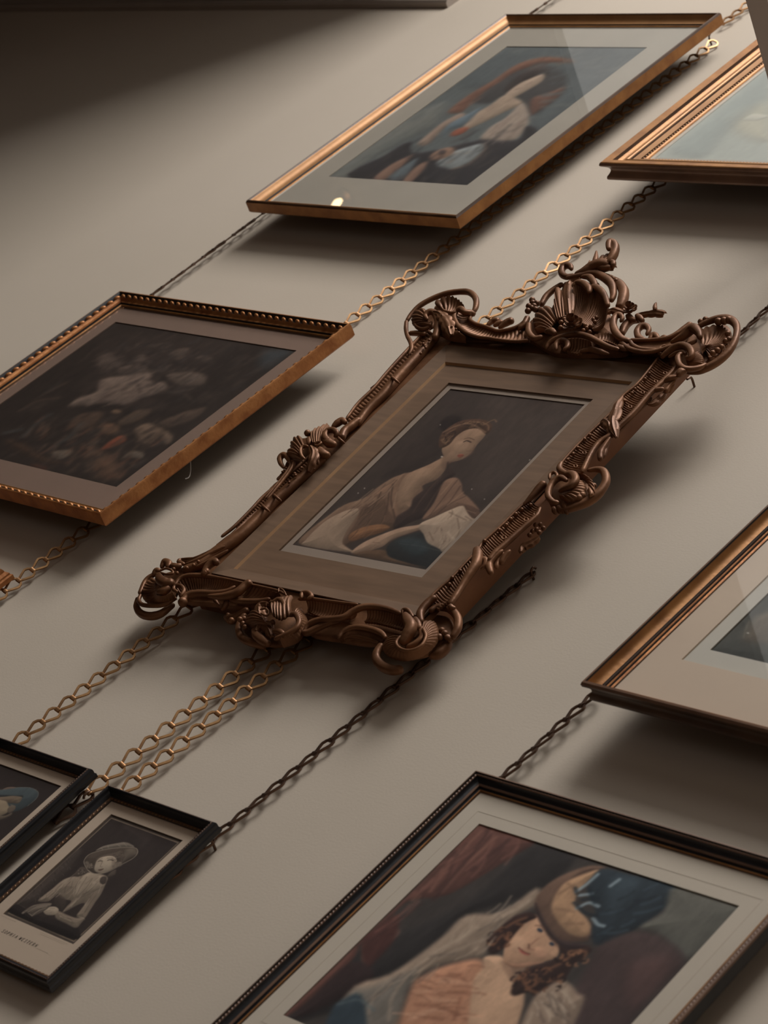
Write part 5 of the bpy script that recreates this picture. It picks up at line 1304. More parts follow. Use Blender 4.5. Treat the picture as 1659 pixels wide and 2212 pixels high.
def carve_ribbed(name, A, B, n, parent, mat, amp=1.0, sag=0.0, thick=4.5):
    """fluted band or shell between two edges: n flutes across, hollow (sag < 0) or swelling (sag > 0)"""
    nt, ns = max(10, n * 6), 9
    a, b = spline(A, nt), spline(B, nt)
    g = np.zeros((ns, nt, 3))
    tt = np.linspace(0, 1, nt)
    rib = np.abs(np.sin(math.pi * n * tt)) ** 0.7 * 2 - 1
    for j in range(ns):
        f = j / (ns - 1)
        g[j] = a + (b - a) * f
        g[j, :, 2] += sag * math.sin(math.pi * f) + amp * rib * (0.35 + 0.65 * math.sin(math.pi * min(1, f * 0.8 + 0.15)))
        d = (b - a)
        if n >= 3:
            g[j] += d * (0.045 * f * rib[:, None]) * (1 if n < 20 else 0.35)
    back = g.copy()
    back[:, :, 2] -= thick
    vs = list(g.reshape(-1, 3)) + list(back.reshape(-1, 3))
    o = ns * nt
    fs = []
    flip = np.cross((a[-1] - a[0]), (b - a).mean(0))[2] < 0
    for j in range(ns - 1):
        for i in range(nt - 1):
            p = (j * nt + i, j * nt + i + 1, (j + 1) * nt + i + 1, (j + 1) * nt + i)
            q = tuple(o + x for x in reversed(p))
            fs += [p, q] if not flip else [tuple(reversed(p)), tuple(reversed(q))]
    rimv = [i for i in range(nt)] + [j * nt + nt - 1 for j in range(1, ns)] + [(ns - 1) * nt + i for i in range(nt - 2, -1, -1)] + [j * nt for j in range(ns - 2, 0, -1)]
    for k in range(len(rimv)):
        x, y = rimv[k], rimv[(k + 1) % len(rimv)]
        fs.append((y, x, o + x, o + y) if not flip else (x, y, o + y, o + x))
    return finish(name, vs, fs, parent, mat, 70)


def carve_leaf(name, P, wid, w_, parent, mat, lobes=3, thick=3.0):
    """acanthus leaf: raised midrib, curling edges, lobed outline"""
    L = np.linalg.norm(np.diff(np.array(P, float), axis=0), axis=1).sum()
    n_ = int(max(16, L / 1.6))
    c = spline(P, n_)
    tt = np.linspace(0, 1, n_)
    hw = np.interp(tt, np.linspace(0, 1, len(wid)), wid)
    hw = hw * (0.72 + 0.36 * np.abs(np.sin(math.pi * lobes * tt)) ** 0.6)
    t = np.gradient(c, axis=0)
    t /= np.linalg.norm(t, axis=1)[:, None] + 1e-9
    cols = 9
    g = np.zeros((n_, cols, 3))
    for i in range(n_):
        s = np.cross(np.array([0, 0, 1.0]), t[i])
        s /= np.linalg.norm(s) + 1e-9
        for k in range(cols):
            x = (k - 4) / 4.0
            h = 1.6 * math.exp(-(x / 0.22) ** 2) - 2.6 * x * x + 1.1 * math.cos(x * 9.0) * abs(x)
            g[i, k] = c[i] + s * hw[i] * x
            g[i, k, 2] += h * min(1.0, hw[i] / 5)
    back = g.copy()
    back[:, :, 2] -= thick
    vs = list(g.reshape(-1, 3)) + list(back.reshape(-1, 3))
    o = n_ * cols
    fs = []
    for i in range(n_ - 1):
        for k in range(cols - 1):
            p = (i * cols + k, (i + 1) * cols + k, (i + 1) * cols + k + 1, i * cols + k + 1)
            fs += [tuple(reversed(p)), tuple(o + x for x in p)]
    rimv = [k for k in range(cols)] + [i * cols + cols - 1 for i in range(1, n_)] + [(n_ - 1) * cols + k for k in range(cols - 2, -1, -1)] + [i * cols for i in range(n_ - 2, 0, -1)]
    for k in range(len(rimv)):
        x, y = rimv[k], rimv[(k + 1) % len(rimv)]
        fs.append((x, y, o + y, o + x))
    return finish(name, vs, fs, parent, mat, 60)


def carve_ball(name, c, r, parent, mat, sq=1.0):
    vs, fs = [], []
    nr, seg = 7, 10
    for i in range(nr + 1):
        th = math.pi * i / nr
        for k in range(seg):
            a = 2 * math.pi * k / seg
            vs.append((c[0] + r * math.sin(th) * math.cos(a), c[1] + r * math.sin(th) * math.sin(a) * sq, c[2] + r * math.cos(th)))
    for i in range(nr):
        for k in range(seg):
            k2 = (k + 1) % seg
            fs.append((i * seg + k, (i + 1) * seg + k, (i + 1) * seg + k2, i * seg + k2))
    return finish(name, vs, fs, parent, mat, 80)


def carve_flower(name, c, r, parent, mat):
    """rose: three whorls of cupped petals round a button"""
    vs, fs = [], []
    for ring_, (rr, n_, z, tilt) in enumerate(((1.0, 6, 0.0, 0.25), (0.72, 5, 0.28, 0.6), (0.45, 4, 0.5, 0.95))):
        for k in range(n_):
            a0 = 2 * math.pi * (k + 0.5 * ring_) / n_
            b0 = len(vs)
            for j in range(5):
                f = j / 4
                for i in range(7):
                    x = (i - 3) / 3
                    rad = r * rr * (0.25 + 0.75 * f) * (1 - 0.16 * x * x * f)
                    a = a0 + x * math.pi / n_ * 1.12
                    h = r * (z + tilt * f * f * 0.5 - 0.10 * (1 - x * x) * f + (0.10 if f > 0.8 else 0))
                    vs.append((c[0] + rad * math.cos(a), c[1] + rad * math.sin(a), c[2] + h))
            m = len(vs) - b0
            for q in range(m):
                v = vs[b0 + q]
                vs.append((v[0], v[1], v[2] - r * 0.16))
            for j in range(4):
                for i in range(6):
                    p = (b0 + j * 7 + i, b0 + (j + 1) * 7 + i, b0 + (j + 1) * 7 + i + 1, b0 + j * 7 + i + 1)
                    fs += [p, tuple(m + x for x in reversed(p))]
            rim = [b0 + i for i in range(7)] + [b0 + j * 7 + 6 for j in range(1, 5)] + [b0 + 28 + i for i in range(5, -1, -1)] + [b0 + j * 7 for j in range(3, 0, -1)]
            for q in range(len(rim)):
                x, y = rim[q], rim[(q + 1) % len(rim)]
                fs.append((x, y, y + m, x + m))
    o = finish(name, vs, fs, parent, mat, 50)
    carve_ball('button', (c[0], c[1], c[2] + r * 0.55), r * 0.25, o if parent is orn else parent, mat)
    return o


def carve_oval(name, c, a, b, parent, mat, ang=-0.6):
    P = [(c[0] + a * math.cos(t) * math.cos(ang) - b * math.sin(t) * math.sin(ang), c[1] + a * math.cos(t) * math.sin(ang) + b * math.sin(t) * math.cos(ang), c[2]) for t in [2 * math.pi * k / 10 for k in range(11)]]
    return carve_scroll(name, P, [1.1] * 3, parent, mat)


def carve_plate(name, P, th, parent, mat):
    """carved ground behind the open work, rounded off towards its edge"""
    P = closed_curve(np.array(P)[:, :3], 3)
    c = P.mean(0)
    n_ = len(P)
    if sum(P[i][0] * P[(i + 1) % n_][1] - P[(i + 1) % n_][0] * P[i][1] for i in range(n_)) < 0:
        P = P[::-1]
    inner = c + (P - c) * 0.93
    vs = [(p[0], p[1], p[2]) for p in inner] + [(p[0], p[1], p[2] - 3.0) for p in P] + [(p[0], p[1], p[2] - th) for p in P]
    fs = [tuple(range(n_)), tuple(range(3 * n_ - 1, 2 * n_ - 1, -1))]
    for k in range(2):
        for i in range(n_):
            j = (i + 1) % n_
            fs.append((k * n_ + j, k * n_ + i, (k + 1) * n_ + i, (k + 1) * n_ + j))
    return finish(name, vs, fs, parent, mat, 50)


# carved ornament of the ornate frame: centre lines in frame millimetres (across, up from the foot, out of the picture plane)
ORN = [
    ('right_moulding', 'ribbed', 'ribbed_band', [[(217.1,668.5,13.0),(224.0,603.0,13.0),(219.0,566.3,13.0),(226.2,538.2,13.0),(225.2,510.1,13.0),(222.4,469.2,13.0),(221.3,437.4,13.0),(222.4,406.3,13.0),(225.2,383.9,13.0)],[(279.7,639.2,24.0),(279.7,600.0,24.0),(276.9,565.1,24.0),(279.4,518.5,24.0),(276.6,484.2,24.0),(275.7,461.0,24.0),(269.2,443.3,24.0),(272.5,416.9,24.0),(287.8,372.4,24.0)]], {'n': 62, 'sag': -7, 'amp': 1.5}),
    ('right_moulding', 'scroll', 'inner_bead', [[(218.4,667.3,14.0),(225.2,601.8,14.0),(220.3,565.1,14.0),(227.5,537.0,14.0),(226.5,509.0,14.0),(223.6,468.1,14.0),(222.5,436.3,14.0),(223.7,405.2,14.0),(226.5,382.8,14.0)]], {'r': 2.4}),
    ('right_moulding', 'scroll', 'outer_ridge', [[(279.7,639.2,24.0),(279.7,600.0,24.0),(276.9,565.1,24.0),(279.4,518.5,24.0),(276.6,484.2,24.0),(275.7,461.0,24.0),(269.2,443.3,24.0),(272.5,416.9,24.0),(287.8,372.4,24.0)]], {'r': [4, 4.5, 4.5, 4, 4.5, 4]}),
    ('right_moulding', 'scroll', 'outer_bead', [[(276.8,567.4,16.0),(277.2,541.8,16.0),(276.3,518.2,16.0),(275.4,496.9,16.0),(274.6,475.8,16.0)]], {'r': 2.6}),
    ('right_moulding', 'leaf', 'leaf', [[(224.6,561.4,18.0),(235.2,536.9,24.4),(253.6,507.4,30.8),(265.5,486.9,33.2),(277.3,472.0,31.6),(295.4,454.1,30.0)]], {'wid': [2, 7, 10, 10, 8, 2], 'lobes': 3}),
    ('right_moulding', 'leaf', 'leaf', [[(235.1,487.3,20.0),(240.2,492.7,26.0),(260.8,481.5,32.0),(271.0,470.3,29.0),(284.0,459.7,26.0)]], {'wid': [3, 9, 9, 7, 2], 'lobes': 3}),
    ('right_moulding', 'scroll', 'leaf', [[(279.9,457.5,24.0),(281.7,438.8,22.7),(285.0,422.5,21.3),(294.1,408.3,20.0)]], {'r': [3, 4, 5, 4]}),
    ('right_moulding', 'scroll', 'leaf', [[(276.1,458.1,20.0),(281.6,440.0,18.7),(288.6,426.4,17.3),(290.8,418.2,16.0)]], {'r': [2.5, 3.5, 3.5, 2]}),
    ('right_moulding', 'scroll', 'leaf', [[(309.2,624.7,28.0),(303.2,620.4,29.0),(304.0,608.6,30.0)]], {'r': [4, 7, 4]}),
    ('right_moulding', 'scroll', 'leaf', [[(300.4,611.6,26.0),(289.7,606.2,25.0),(278.8,596.7,24.0)]], {'r': [3, 6, 2]}),
    ('right_moulding', 'scroll', 'leaf', [[(296.5,608.2,22.0),(293.4,595.9,20.0),(293.8,581.0,18.0)]], {'r': [3, 3.5, 5]}),
    ('right_moulding', 'scroll', 'leaf', [[(294.1,605.0,18.0),(294.7,597.4,16.0),(293.8,587.6,14.0)]], {'r': [3, 4, 4]}),
    ('right_moulding', 'scroll', 'leaf', [[(293.8,582.1,24.0),(281.6,577.2,24.0),(272.1,568.6,24.0)]], {'r': [3, 4, 1.5]}),
    ('right_moulding', 'leaf', 'leaf', [[(280.6,551.1,18.0),(286.2,560.0,16.7),(286.7,578.4,15.3),(285.4,588.4,14.0)]], {'wid': [2, 7, 6, 3], 'lobes': 2}),
    ('right_moulding', 'ball', 'berry', [[(231.6,624.1,16.0)]], {'r': 2.9}),
    ('right_moulding', 'ball', 'berry', [[(233.4,610.1,16.0)]], {'r': 2.9}),
    ('right_moulding', 'ball', 'berry', [[(232.5,583.7,16.0)]], {'r': 2.9}),
    ('right_moulding', 'ball', 'berry', [[(234.3,573.1,16.0)]], {'r': 2.9}),
    ('right_moulding', 'ball', 'berry', [[(233.6,553.5,16.0)]], {'r': 2.9}),
    ('right_moulding', 'ball', 'berry', [[(229.8,465.4,16.0)]], {'r': 2.9}),
    ('right_moulding', 'ball', 'berry', [[(228.0,454.5,16.0)]], {'r': 2.9}),
    ('right_moulding', 'ball', 'berry', [[(229.5,433.8,16.0)]], {'r': 2.9}),
    ('right_moulding', 'ball', 'berry', [[(231.8,418.5,16.0)]], {'r': 2.9}),
    ('right_moulding', 'ball', 'berry', [[(232.0,404.0,16.0)]], {'r': 2.9}),
    ('right_moulding', 'oval', 'oval_boss', [[(266.9,621.7,22.0)]], {'a': 4.6, 'b': 2.4}),
    ('right_moulding', 'oval', 'oval_boss', [[(264.6,599.6,22.0)]], {'a': 4.6, 'b': 2.4}),
    ('right_moulding', 'oval', 'oval_boss', [[(259.1,570.6,22.0)]], {'a': 4.6, 'b': 2.4}),
    ('right_moulding', 'oval', 'oval_boss', [[(260.6,534.3,22.0)]], {'a': 4.6, 'b': 2.4}),
    ('right_moulding', 'oval', 'oval_boss', [[(257.0,417.9,22.0)]], {'a': 4.6, 'b': 2.4}),
    ('right_moulding', 'oval', 'oval_boss', [[(263.7,386.1,22.0)]], {'a': 4.6, 'b': 2.4}),
    ('right_moulding', 'ribbed', 'ribbed_band', [[(226.0,312.6,13.0),(224.2,302.1,13.0),(223.4,281.8,13.0),(222.8,263.7,13.0),(222.2,245.6,13.0),(220.2,229.3,13.0),(218.0,207.0,13.0),(221.6,190.1,13.0)],[(268.2,290.9,22.0),(277.2,270.7,22.0),(276.5,254.8,22.0),(273.7,237.5,22.0),(271.5,217.4,22.0),(269.2,195.5,22.0),(267.2,179.5,22.0),(267.3,163.1,22.0)]], {'n': 30, 'sag': -6, 'amp': 1.6}),
    ('right_moulding', 'scroll', 'inner_bead', [[(227.2,311.6,14.0),(224.7,280.8,14.0),(223.4,244.5,14.0),(219.2,206.0,14.0),(222.8,187.1,14.0),(223.1,154.0,14.0),(223.3,121.2,14.0),(219.6,97.4,14.0),(218.7,70.5,14.0)]], {'r': 2.3}),
    ('right_moulding', 'scroll', 'outer_ridge', [[(273.3,285.3,24.0),(279.7,268.7,24.0),(279.0,252.7,24.0),(276.2,235.4,24.0),(274.0,215.4,24.0),(271.8,193.5,24.0),(269.7,177.6,24.0),(271.1,159.5,24.0)]], {'r': [2.5, 3.5, 4, 4, 4.5, 4.5, 5, 4]}),
    ('right_moulding', 'ribbed', 'ribbed_band', [[(224.0,176.9,13.0),(221.8,155.0,13.0),(221.2,137.4,13.0),(222.0,122.2,13.0),(218.8,109.9,13.0),(216.6,88.4,13.0),(217.4,71.4,13.0)],[(257.0,149.4,22.0),(257.5,126.5,22.0),(259.5,105.9,22.0),(261.6,89.3,22.0),(262.3,72.5,22.0),(261.7,59.2,22.0),(260.0,49.5,22.0)]], {'n': 22, 'sag': -5, 'amp': 1.7}),
    ('right_moulding', 'scroll', 'leaf', [[(228.2,182.1,22.0),(244.3,166.7,24.6),(258.1,147.1,27.1),(262.5,127.3,26.9),(265.0,109.0,25.1),(268.4,92.2,24.0),(273.0,72.5,24.0),(275.2,59.9,24.0)]], {'r': [5, 8, 8, 7, 6, 5, 5, 4]}),
    ('right_moulding', 'scroll', 'leaf', [[(275.2,59.9,24.0),(281.3,57.8,23.0),(286.9,59.4,22.0)]], {'r': [4, 4, 2]}),
    ('right_moulding', 'scroll', 'leaf', [[(253.2,163.5,24.0),(263.2,161.4,22.7),(268.7,152.7,21.3),(265.3,144.0,20.0)]], {'r': [3.5, 4, 4, 2]}),
    ('right_moulding', 'scroll', 'leaf', [[(277.7,186.0,24.0),(273.1,170.1,22.0),(273.3,155.4,20.0),(288.6,140.1,18.0)]], {'r': [3, 4.5, 6, 4]}),
    ('right_moulding', 'scroll', 'leaf', [[(278.0,185.3,20.0),(276.3,171.3,17.0),(282.9,157.2,14.0)]], {'r': [3, 4, 3.5]}),
    ('right_moulding', 'scroll', 'leaf', [[(285.2,192.6,20.0),(282.2,180.2,17.0),(283.3,166.9,14.0)]], {'r': [3, 4.5, 4]}),
    ('right_moulding', 'ball', 'berry', [[(242.1,295.6,16.0)]], {'r': 3.2}),
    ('right_moulding', 'ball', 'berry', [[(234.5,283.1,16.0)]], {'r': 3.2}),
    ('right_moulding', 'ball', 'berry', [[(232.0,271.6,16.0)]], {'r': 3.2}),
    ('right_moulding', 'ball', 'berry', [[(231.6,259.5,16.0)]], {'r': 3.2}),
    ('right_moulding', 'ball', 'berry', [[(233.2,245.9,16.0)]], {'r': 3.2}),
    ('right_moulding', 'ball', 'berry', [[(229.2,233.2,16.0)]], {'r': 3.2}),
    ('right_moulding', 'ball', 'berry', [[(221.9,206.0,16.0)]], {'r': 3.2}),
    ('right_moulding', 'ball', 'berry', [[(229.3,137.4,16.0)]], {'r': 3.2}),
    ('right_moulding', 'ball', 'berry', [[(226.6,121.4,16.0)]], {'r': 3.2}),
    ('right_moulding', 'ball', 'berry', [[(232.4,107.3,16.0)]], {'r': 3.2}),
    ('right_moulding', 'oval', 'oval_boss', [[(271.2,274.1,20.0)]], {'a': 5, 'b': 3}),
    ('right_moulding', 'oval', 'oval_boss', [[(262.9,259.6,20.0)]], {'a': 5, 'b': 3}),
    ('right_moulding', 'oval', 'oval_boss', [[(254.2,215.4,20.0)]], {'a': 5, 'b': 3}),
    ('right_moulding', 'ball', 'berry', [[(275.3,261.9,10.0)]], {'r': 3.9}),
    ('right_moulding', 'ball', 'berry', [[(283.1,264.4,10.0)]], {'r': 3.9}),
    ('right_moulding', 'ball', 'berry', [[(293.9,257.7,10.0)]], {'r': 3.9}),
    ('right_moulding', 'ball', 'berry', [[(284.7,252.9,10.0)]], {'r': 3.9}),
    ('right_moulding', 'ball', 'berry', [[(280.3,248.1,10.0)]], {'r': 3.9}),
    ('right_moulding', 'ball', 'berry', [[(293.5,247.8,10.0)]], {'r': 3.9}),
    ('right_moulding', 'ball', 'berry', [[(281.3,239.5,10.0)]], {'r': 3.9}),
    ('right_moulding', 'leaf', 'leaf', [[(300.5,238.8,12.0),(292.7,227.2,10.7),(284.3,216.5,9.3),(288.4,206.3,8.0)]], {'wid': [3, 8, 8, 3], 'lobes': 4}),
    ('right_moulding', 'scroll', 'roll', [[(240.7,339.7,24.0),(237.6,327.1,22.0),(236.0,310.3,20.0),(232.6,290.0,18.0)]], {'r': [6, 6, 4.5, 2]}),
    ('right_cartouche', 'scroll', 'scroll', [[(286.2,384.0,18.0),(299.1,390.2,17.3),(312.3,389.4,16.7),(326.3,377.5,16.0),(333.5,363.3,14.0),(334.2,344.0,12.0),(326.6,327.2,10.0),(313.5,312.8,10.0),(300.5,302.3,10.0),(287.7,297.9,10.0)]], {'r': [3, 4.5, 6, 6.5, 6.5, 7, 7, 6.5, 6, 4]}),
    ('right_cartouche', 'scroll', 'scroll', [[(288.1,339.1,34.0),(270.3,344.7,32.7),(263.3,336.0,31.3),(265.9,320.1,30.0),(274.9,305.4,28.7),(289.0,297.8,27.3),(298.6,299.3,26.0)]], {'r': [3, 4.5, 5, 5, 5, 4.5, 3]}),
    ('right_cartouche', 'scroll', 'scroll', [[(266.8,357.3,28.0),(281.7,357.8,29.6),(297.4,346.4,31.2),(299.2,333.2,30.8),(288.8,326.3,28.4),(281.3,322.0,26.0)]], {'r': [5, 6.5, 6.5, 6, 5, 3]}),
    ('right_cartouche', 'ribbed', 'shell', [[(288.0,313.3,26.0),(296.6,318.9,26.0),(301.4,331.8,26.0),(297.7,345.2,26.0)],[(299.7,311.2,20.0),(312.6,317.6,20.0),(316.1,334.3,20.0),(309.1,349.0,20.0),(294.1,359.4,20.0)]], {'n': 9, 'amp': 1.8, 'sag': 3}),
    ('right_cartouche', 'ribbed', 'shell', [[(277.3,368.7,16.0),(287.2,368.5,16.0),(302.4,361.1,16.0),(313.2,351.0,16.0)],[(278.0,369.2,22.0),(295.7,369.3,22.0),(319.7,356.4,22.0),(334.8,337.1,22.0),(332.2,326.7,22.0)]], {'n': 7, 'amp': 1.8, 'sag': 3}),
    ('right_cartouche', 'ball', 'knob', [[(315.0,331.3,16.0)]], {'r': 6.5}),
    ('right_cartouche', 'ball', 'knob', [[(314.1,325.1,16.0)]], {'r': 6.5}),
    ('right_cartouche', 'ball', 'knob', [[(315.2,354.8,18.0)]], {'r': 4.5}),
    ('right_cartouche', 'ball', 'knob', [[(322.3,343.0,18.0)]], {'r': 4.5}),
    ('right_cartouche', 'ball', 'knob', [[(321.4,353.9,18.0)]], {'r': 4.5}),
    ('right_cartouche', 'scroll', 'ring', [[(247.8,343.7,28.0),(241.0,353.7,28.0),(244.7,359.5,28.0),(255.3,353.2,28.0),(258.4,341.5,28.0),(250.5,340.1,28.0)]], {'r': 2.6}),
    ('right_cartouche', 'scroll', 'leaf', [[(235.5,388.8,24.0),(243.6,372.7,24.0),(261.2,364.6,24.0),(276.2,366.2,24.0),(287.4,361.1,24.0)]], {'r': [3, 5, 5, 5, 3]}),
    ('right_cartouche', 'ball', 'berry', [[(234.6,384.5,24.0)]], {'r': 1.8}),
    ('right_cartouche', 'ball', 'berry', [[(238.0,377.9,24.0)]], {'r': 1.8}),
    ('right_cartouche', 'ball', 'berry', [[(242.9,374.7,24.0)]], {'r': 1.8}),
    ('right_cartouche', 'plate', 'ground', [[(219.3,401.9,8.0),(266.3,385.4,8.0),(297.1,376.7,8.0),(319.6,348.5,8.0),(313.0,327.2,8.0),(292.8,311.4,8.0),(267.4,310.6,8.0),(246.8,326.8,8.0),(233.3,348.8,8.0),(231.2,368.9,8.0)]], {'th': 9}),
    ('right_cartouche', 'scroll', 'fold', [[(293.9,311.3,16.0),(301.4,303.9,12.0),(309.5,296.7,8.0)]], {'r': [3, 4.5, 3]}),
    ('right_cartouche', 'scroll', 'fold', [[(289.4,304.4,16.0),(293.2,300.3,12.0),(298.4,296.5,8.0)]], {'r': [3, 4.5, 3]}),
    ('right_cartouche', 'scroll', 'fold', [[(283.6,299.3,16.0),(287.4,295.2,12.0),(291.2,293.2,8.0)]], {'r': [3, 4.5, 3]}),
    ('left_moulding', 'scroll', 'torus', [[(-262.5,675.9,12.0),(-258.0,616.0,12.0),(-252.4,551.9,12.0),(-246.4,504.6,12.0),(-246.3,463.4,12.0),(-237.6,422.6,12.0)]], {'r': [6, 9, 9.5, 9, 7.5, 6]}),
    ('left_moulding', 'scroll', 'torus', [[(-235.5,335.3,12.0),(-237.1,287.0,12.0),(-240.8,246.1,12.0),(-243.6,212.9,12.0),(-241.0,182.3,12.0),(-239.9,141.0,12.0),(-244.7,111.7,12.0),(-254.8,76.9,12.0),(-262.3,51.0,12.0),(-281.9,31.7,12.0)]], {'r': [7, 8.5, 9, 9, 9, 9.5, 10, 10, 9, 7]}),
    ('left_moulding', 'ribbed', 'ribbed_band', [[(-268.4,674.9,16.0),(-263.7,615.0,16.0),(-258.1,550.9,16.0),(-251.9,503.5,16.0),(-251.8,462.2,16.0),(-243.1,421.5,16.0)],[(-302.8,693.2,8.0),(-298.0,632.6,8.0),(-292.1,567.9,8.0),(-285.7,520.0,8.0),(-285.5,478.4,8.0),(-276.5,437.2,8.0)]], {'n': 34, 'sag': -3, 'amp': 1.2}),
    ('left_moulding', 'ribbed', 'ribbed_band', [[(-240.8,334.0,16.0),(-242.4,285.7,16.0),(-246.0,244.8,16.0),(-248.8,211.6,16.0),(-246.1,180.9,16.0),(-245.0,139.6,16.0)],[(-273.0,347.9,8.0),(-274.5,299.1,8.0),(-278.0,257.8,8.0),(-280.8,224.4,8.0),(-278.0,193.4,8.0),(-276.8,151.7,8.0)]], {'n': 36, 'sag': -3, 'amp': 1.2}),
    ('left_moulding', 'scroll', 'outer_ridge', [[(-300.8,691.9,10.0),(-295.9,631.4,10.0),(-290.0,566.7,10.0),(-283.7,518.9,10.0),(-283.4,477.3,10.0),(-274.5,436.1,10.0)]], {'r': [3, 3.5, 3.5, 3, 3, 2.5]}),
    ('left_moulding', 'scroll', 'outer_ridge', [[(-271.0,346.8,10.0),(-272.4,298.1,10.0),(-275.9,256.9,10.0),(-278.7,223.4,10.0),(-275.9,192.5,10.0),(-274.7,150.8,10.0),(-279.4,121.3,10.0)]], {'r': [3, 3, 3, 3, 3, 3, 2.5]}),
    ('left_moulding', 'scroll', 'collar', [[(-240.8,379.9,20.0),(-221.3,368.9,24.0),(-213.3,368.3,18.0)]], {'r': [2, 2.6, 2]}),
    ('left_moulding', 'scroll', 'collar', [[(-248.9,196.8,20.0),(-229.7,187.0,24.0),(-222.1,186.6,18.0)]], {'r': [2, 2.6, 2]}),
    ('left_moulding', 'scroll', 'collar', [[(-256.8,544.2,20.0),(-236.9,532.2,24.0),(-228.5,531.3,18.0)]], {'r': [2, 2.6, 2]}),
    ('left_moulding', 'scroll', 'collar', [[(-247.9,224.7,20.0),(-228.6,214.7,24.0),(-220.9,214.3,18.0)]], {'r': [2, 2.6, 2]}),
    ('left_moulding', 'ball', 'berry', [[(-249.8,654.5,22.0)]], {'r': 2.6}),
    ('left_moulding', 'ball', 'berry', [[(-244.6,624.9,22.0)]], {'r': 2.6}),
    ('left_moulding', 'ball', 'berry', [[(-242.4,608.3,22.0)]], {'r': 2.6}),
    ('left_moulding', 'ball', 'berry', [[(-254.0,645.5,22.0)]], {'r': 2.6}),
    ('left_moulding', 'ball', 'berry', [[(-250.0,629.0,22.0)]], {'r': 2.6}),
    ('left_moulding', 'ball', 'berry', [[(-258.1,634.1,22.0)]], {'r': 2.6}),
    ('left_moulding', 'ball', 'berry', [[(-240.9,290.2,24.0)]], {'r': 2.6}),
    ('left_moulding', 'ball', 'berry', [[(-235.7,253.2,24.0)]], {'r': 2.6}),
    ('left_moulding', 'ball', 'berry', [[(-242.8,275.1,24.0)]], {'r': 2.6}),
    ('left_moulding', 'ball', 'berry', [[(-237.4,271.4,24.0)]], {'r': 2.6}),
    ('left_moulding', 'leaf', 'leaf', [[(-263.4,193.0,10.0),(-262.8,169.2,11.0),(-260.6,143.9,12.0),(-263.2,119.7,13.0),(-267.5,99.4,14.0)]], {'wid': [1.5, 6, 7, 6, 1.5], 'lobes': 3}),
    ('left_moulding', 'leaf', 'leaf', [[(-259.6,101.0,14.0),(-272.6,79.0,13.3),(-287.4,62.7,12.7),(-315.3,55.6,12.0)]], {'wid': [2, 6, 7, 4], 'lobes': 3}),
    ('left_moulding', 'scroll', 'leaf', [[(-237.8,93.9,20.0),(-253.9,71.4,19.3),(-267.0,53.5,18.7),(-283.4,40.9,18.0)]], {'r': [2, 3, 3.5, 2]}),
    ('left_moulding', 'scroll', 'leaf', [[(-220.5,85.0,22.0),(-233.9,60.3,22.0),(-248.9,37.3,22.0)]], {'r': [2, 3, 2]}),
    ('left_moulding', 'scroll', 'leaf', [[(-305.9,52.6,16.0),(-302.5,45.3,16.0),(-286.5,42.7,16.0)]], {'r': [3, 4, 3]}),
    ('left_moulding', 'leaf', 'leaf', [[(-281.5,609.5,4.0),(-296.6,585.7,3.3),(-297.6,550.7,2.7),(-303.8,529.6,2.0)]], {'wid': [2, 5, 6, 2], 'lobes': 3}),
    ('left_moulding', 'leaf', 'leaf', [[(-291.4,543.0,6.0),(-286.8,501.8,5.0),(-282.5,468.8,4.0)]], {'wid': [2, 5, 2], 'lobes': 3}),
    ('left_cartouche', 'ribbed', 'shell', [[(-248.3,303.5,30.0),(-261.8,313.7,30.0),(-270.7,326.4,30.0),(-274.7,338.4,30.0)],[(-303.0,318.4,14.0),(-317.9,327.0,14.0),(-322.2,343.8,14.0),(-331.2,355.1,14.0),(-335.6,372.1,14.0),(-323.3,374.1,14.0)]], {'n': 7, 'amp': 2.6, 'sag': 5}),
    ('left_cartouche', 'ribbed', 'shell', [[(-267.1,348.6,28.0),(-259.9,349.8,28.0),(-254.0,352.4,28.0),(-251.8,360.6,28.0)],[(-314.5,387.9,12.0),(-314.9,400.7,12.0),(-307.8,406.7,12.0),(-301.3,415.0,12.0),(-289.5,409.6,12.0)]], {'n': 6, 'amp': 2.4, 'sag': 5}),
    ('left_cartouche', 'scroll', 'scroll', [[(-256.4,331.4,34.0),(-266.0,331.3,34.0),(-267.6,324.7,34.0),(-261.3,315.9,33.2),(-252.1,308.6,31.6),(-243.6,305.9,30.0)]], {'r': [2, 3, 3, 3, 3, 2]}),
    ('left_cartouche', 'leaf', 'leaf', [[(-252.2,332.5,36.0),(-235.4,321.0,35.0),(-224.6,305.4,34.0),(-222.8,293.7,29.0),(-220.6,285.2,24.0)]], {'wid': [4, 8, 9, 8, 5], 'lobes': 3}),
    ('left_cartouche', 'scroll', 'leaf', [[(-242.0,330.6,34.0),(-231.6,320.5,30.0),(-223.0,311.6,26.0),(-217.6,306.2,22.0)]], {'r': [2, 3.5, 4, 3]}),
    ('left_cartouche', 'scroll', 'leaf', [[(-229.4,307.9,28.0),(-221.3,299.3,25.0),(-216.1,293.3,22.0)]], {'r': [2.5, 3, 3]}),
    ('left_cartouche', 'scroll', 'leaf', [[(-234.5,363.6,22.0),(-245.6,362.5,25.0),(-255.7,369.5,28.0),(-257.0,380.7,29.0),(-245.9,382.7,30.0),(-234.9,377.7,28.0),(-235.9,370.7,26.0)]], {'r': [4, 6, 6, 5, 5, 5, 3]}),
    ('left_cartouche', 'scroll', 'leaf', [[(-254.3,362.4,24.0),(-238.9,358.4,23.0),(-221.8,357.8,22.0)]], {'r': [5, 8, 4]}),
    ('left_cartouche', 'scroll', 'leaf', [[(-255.5,344.3,22.0),(-234.5,333.9,20.7),(-224.6,334.2,19.3),(-220.8,338.2,18.0)]], {'r': [4, 8, 8, 5]}),
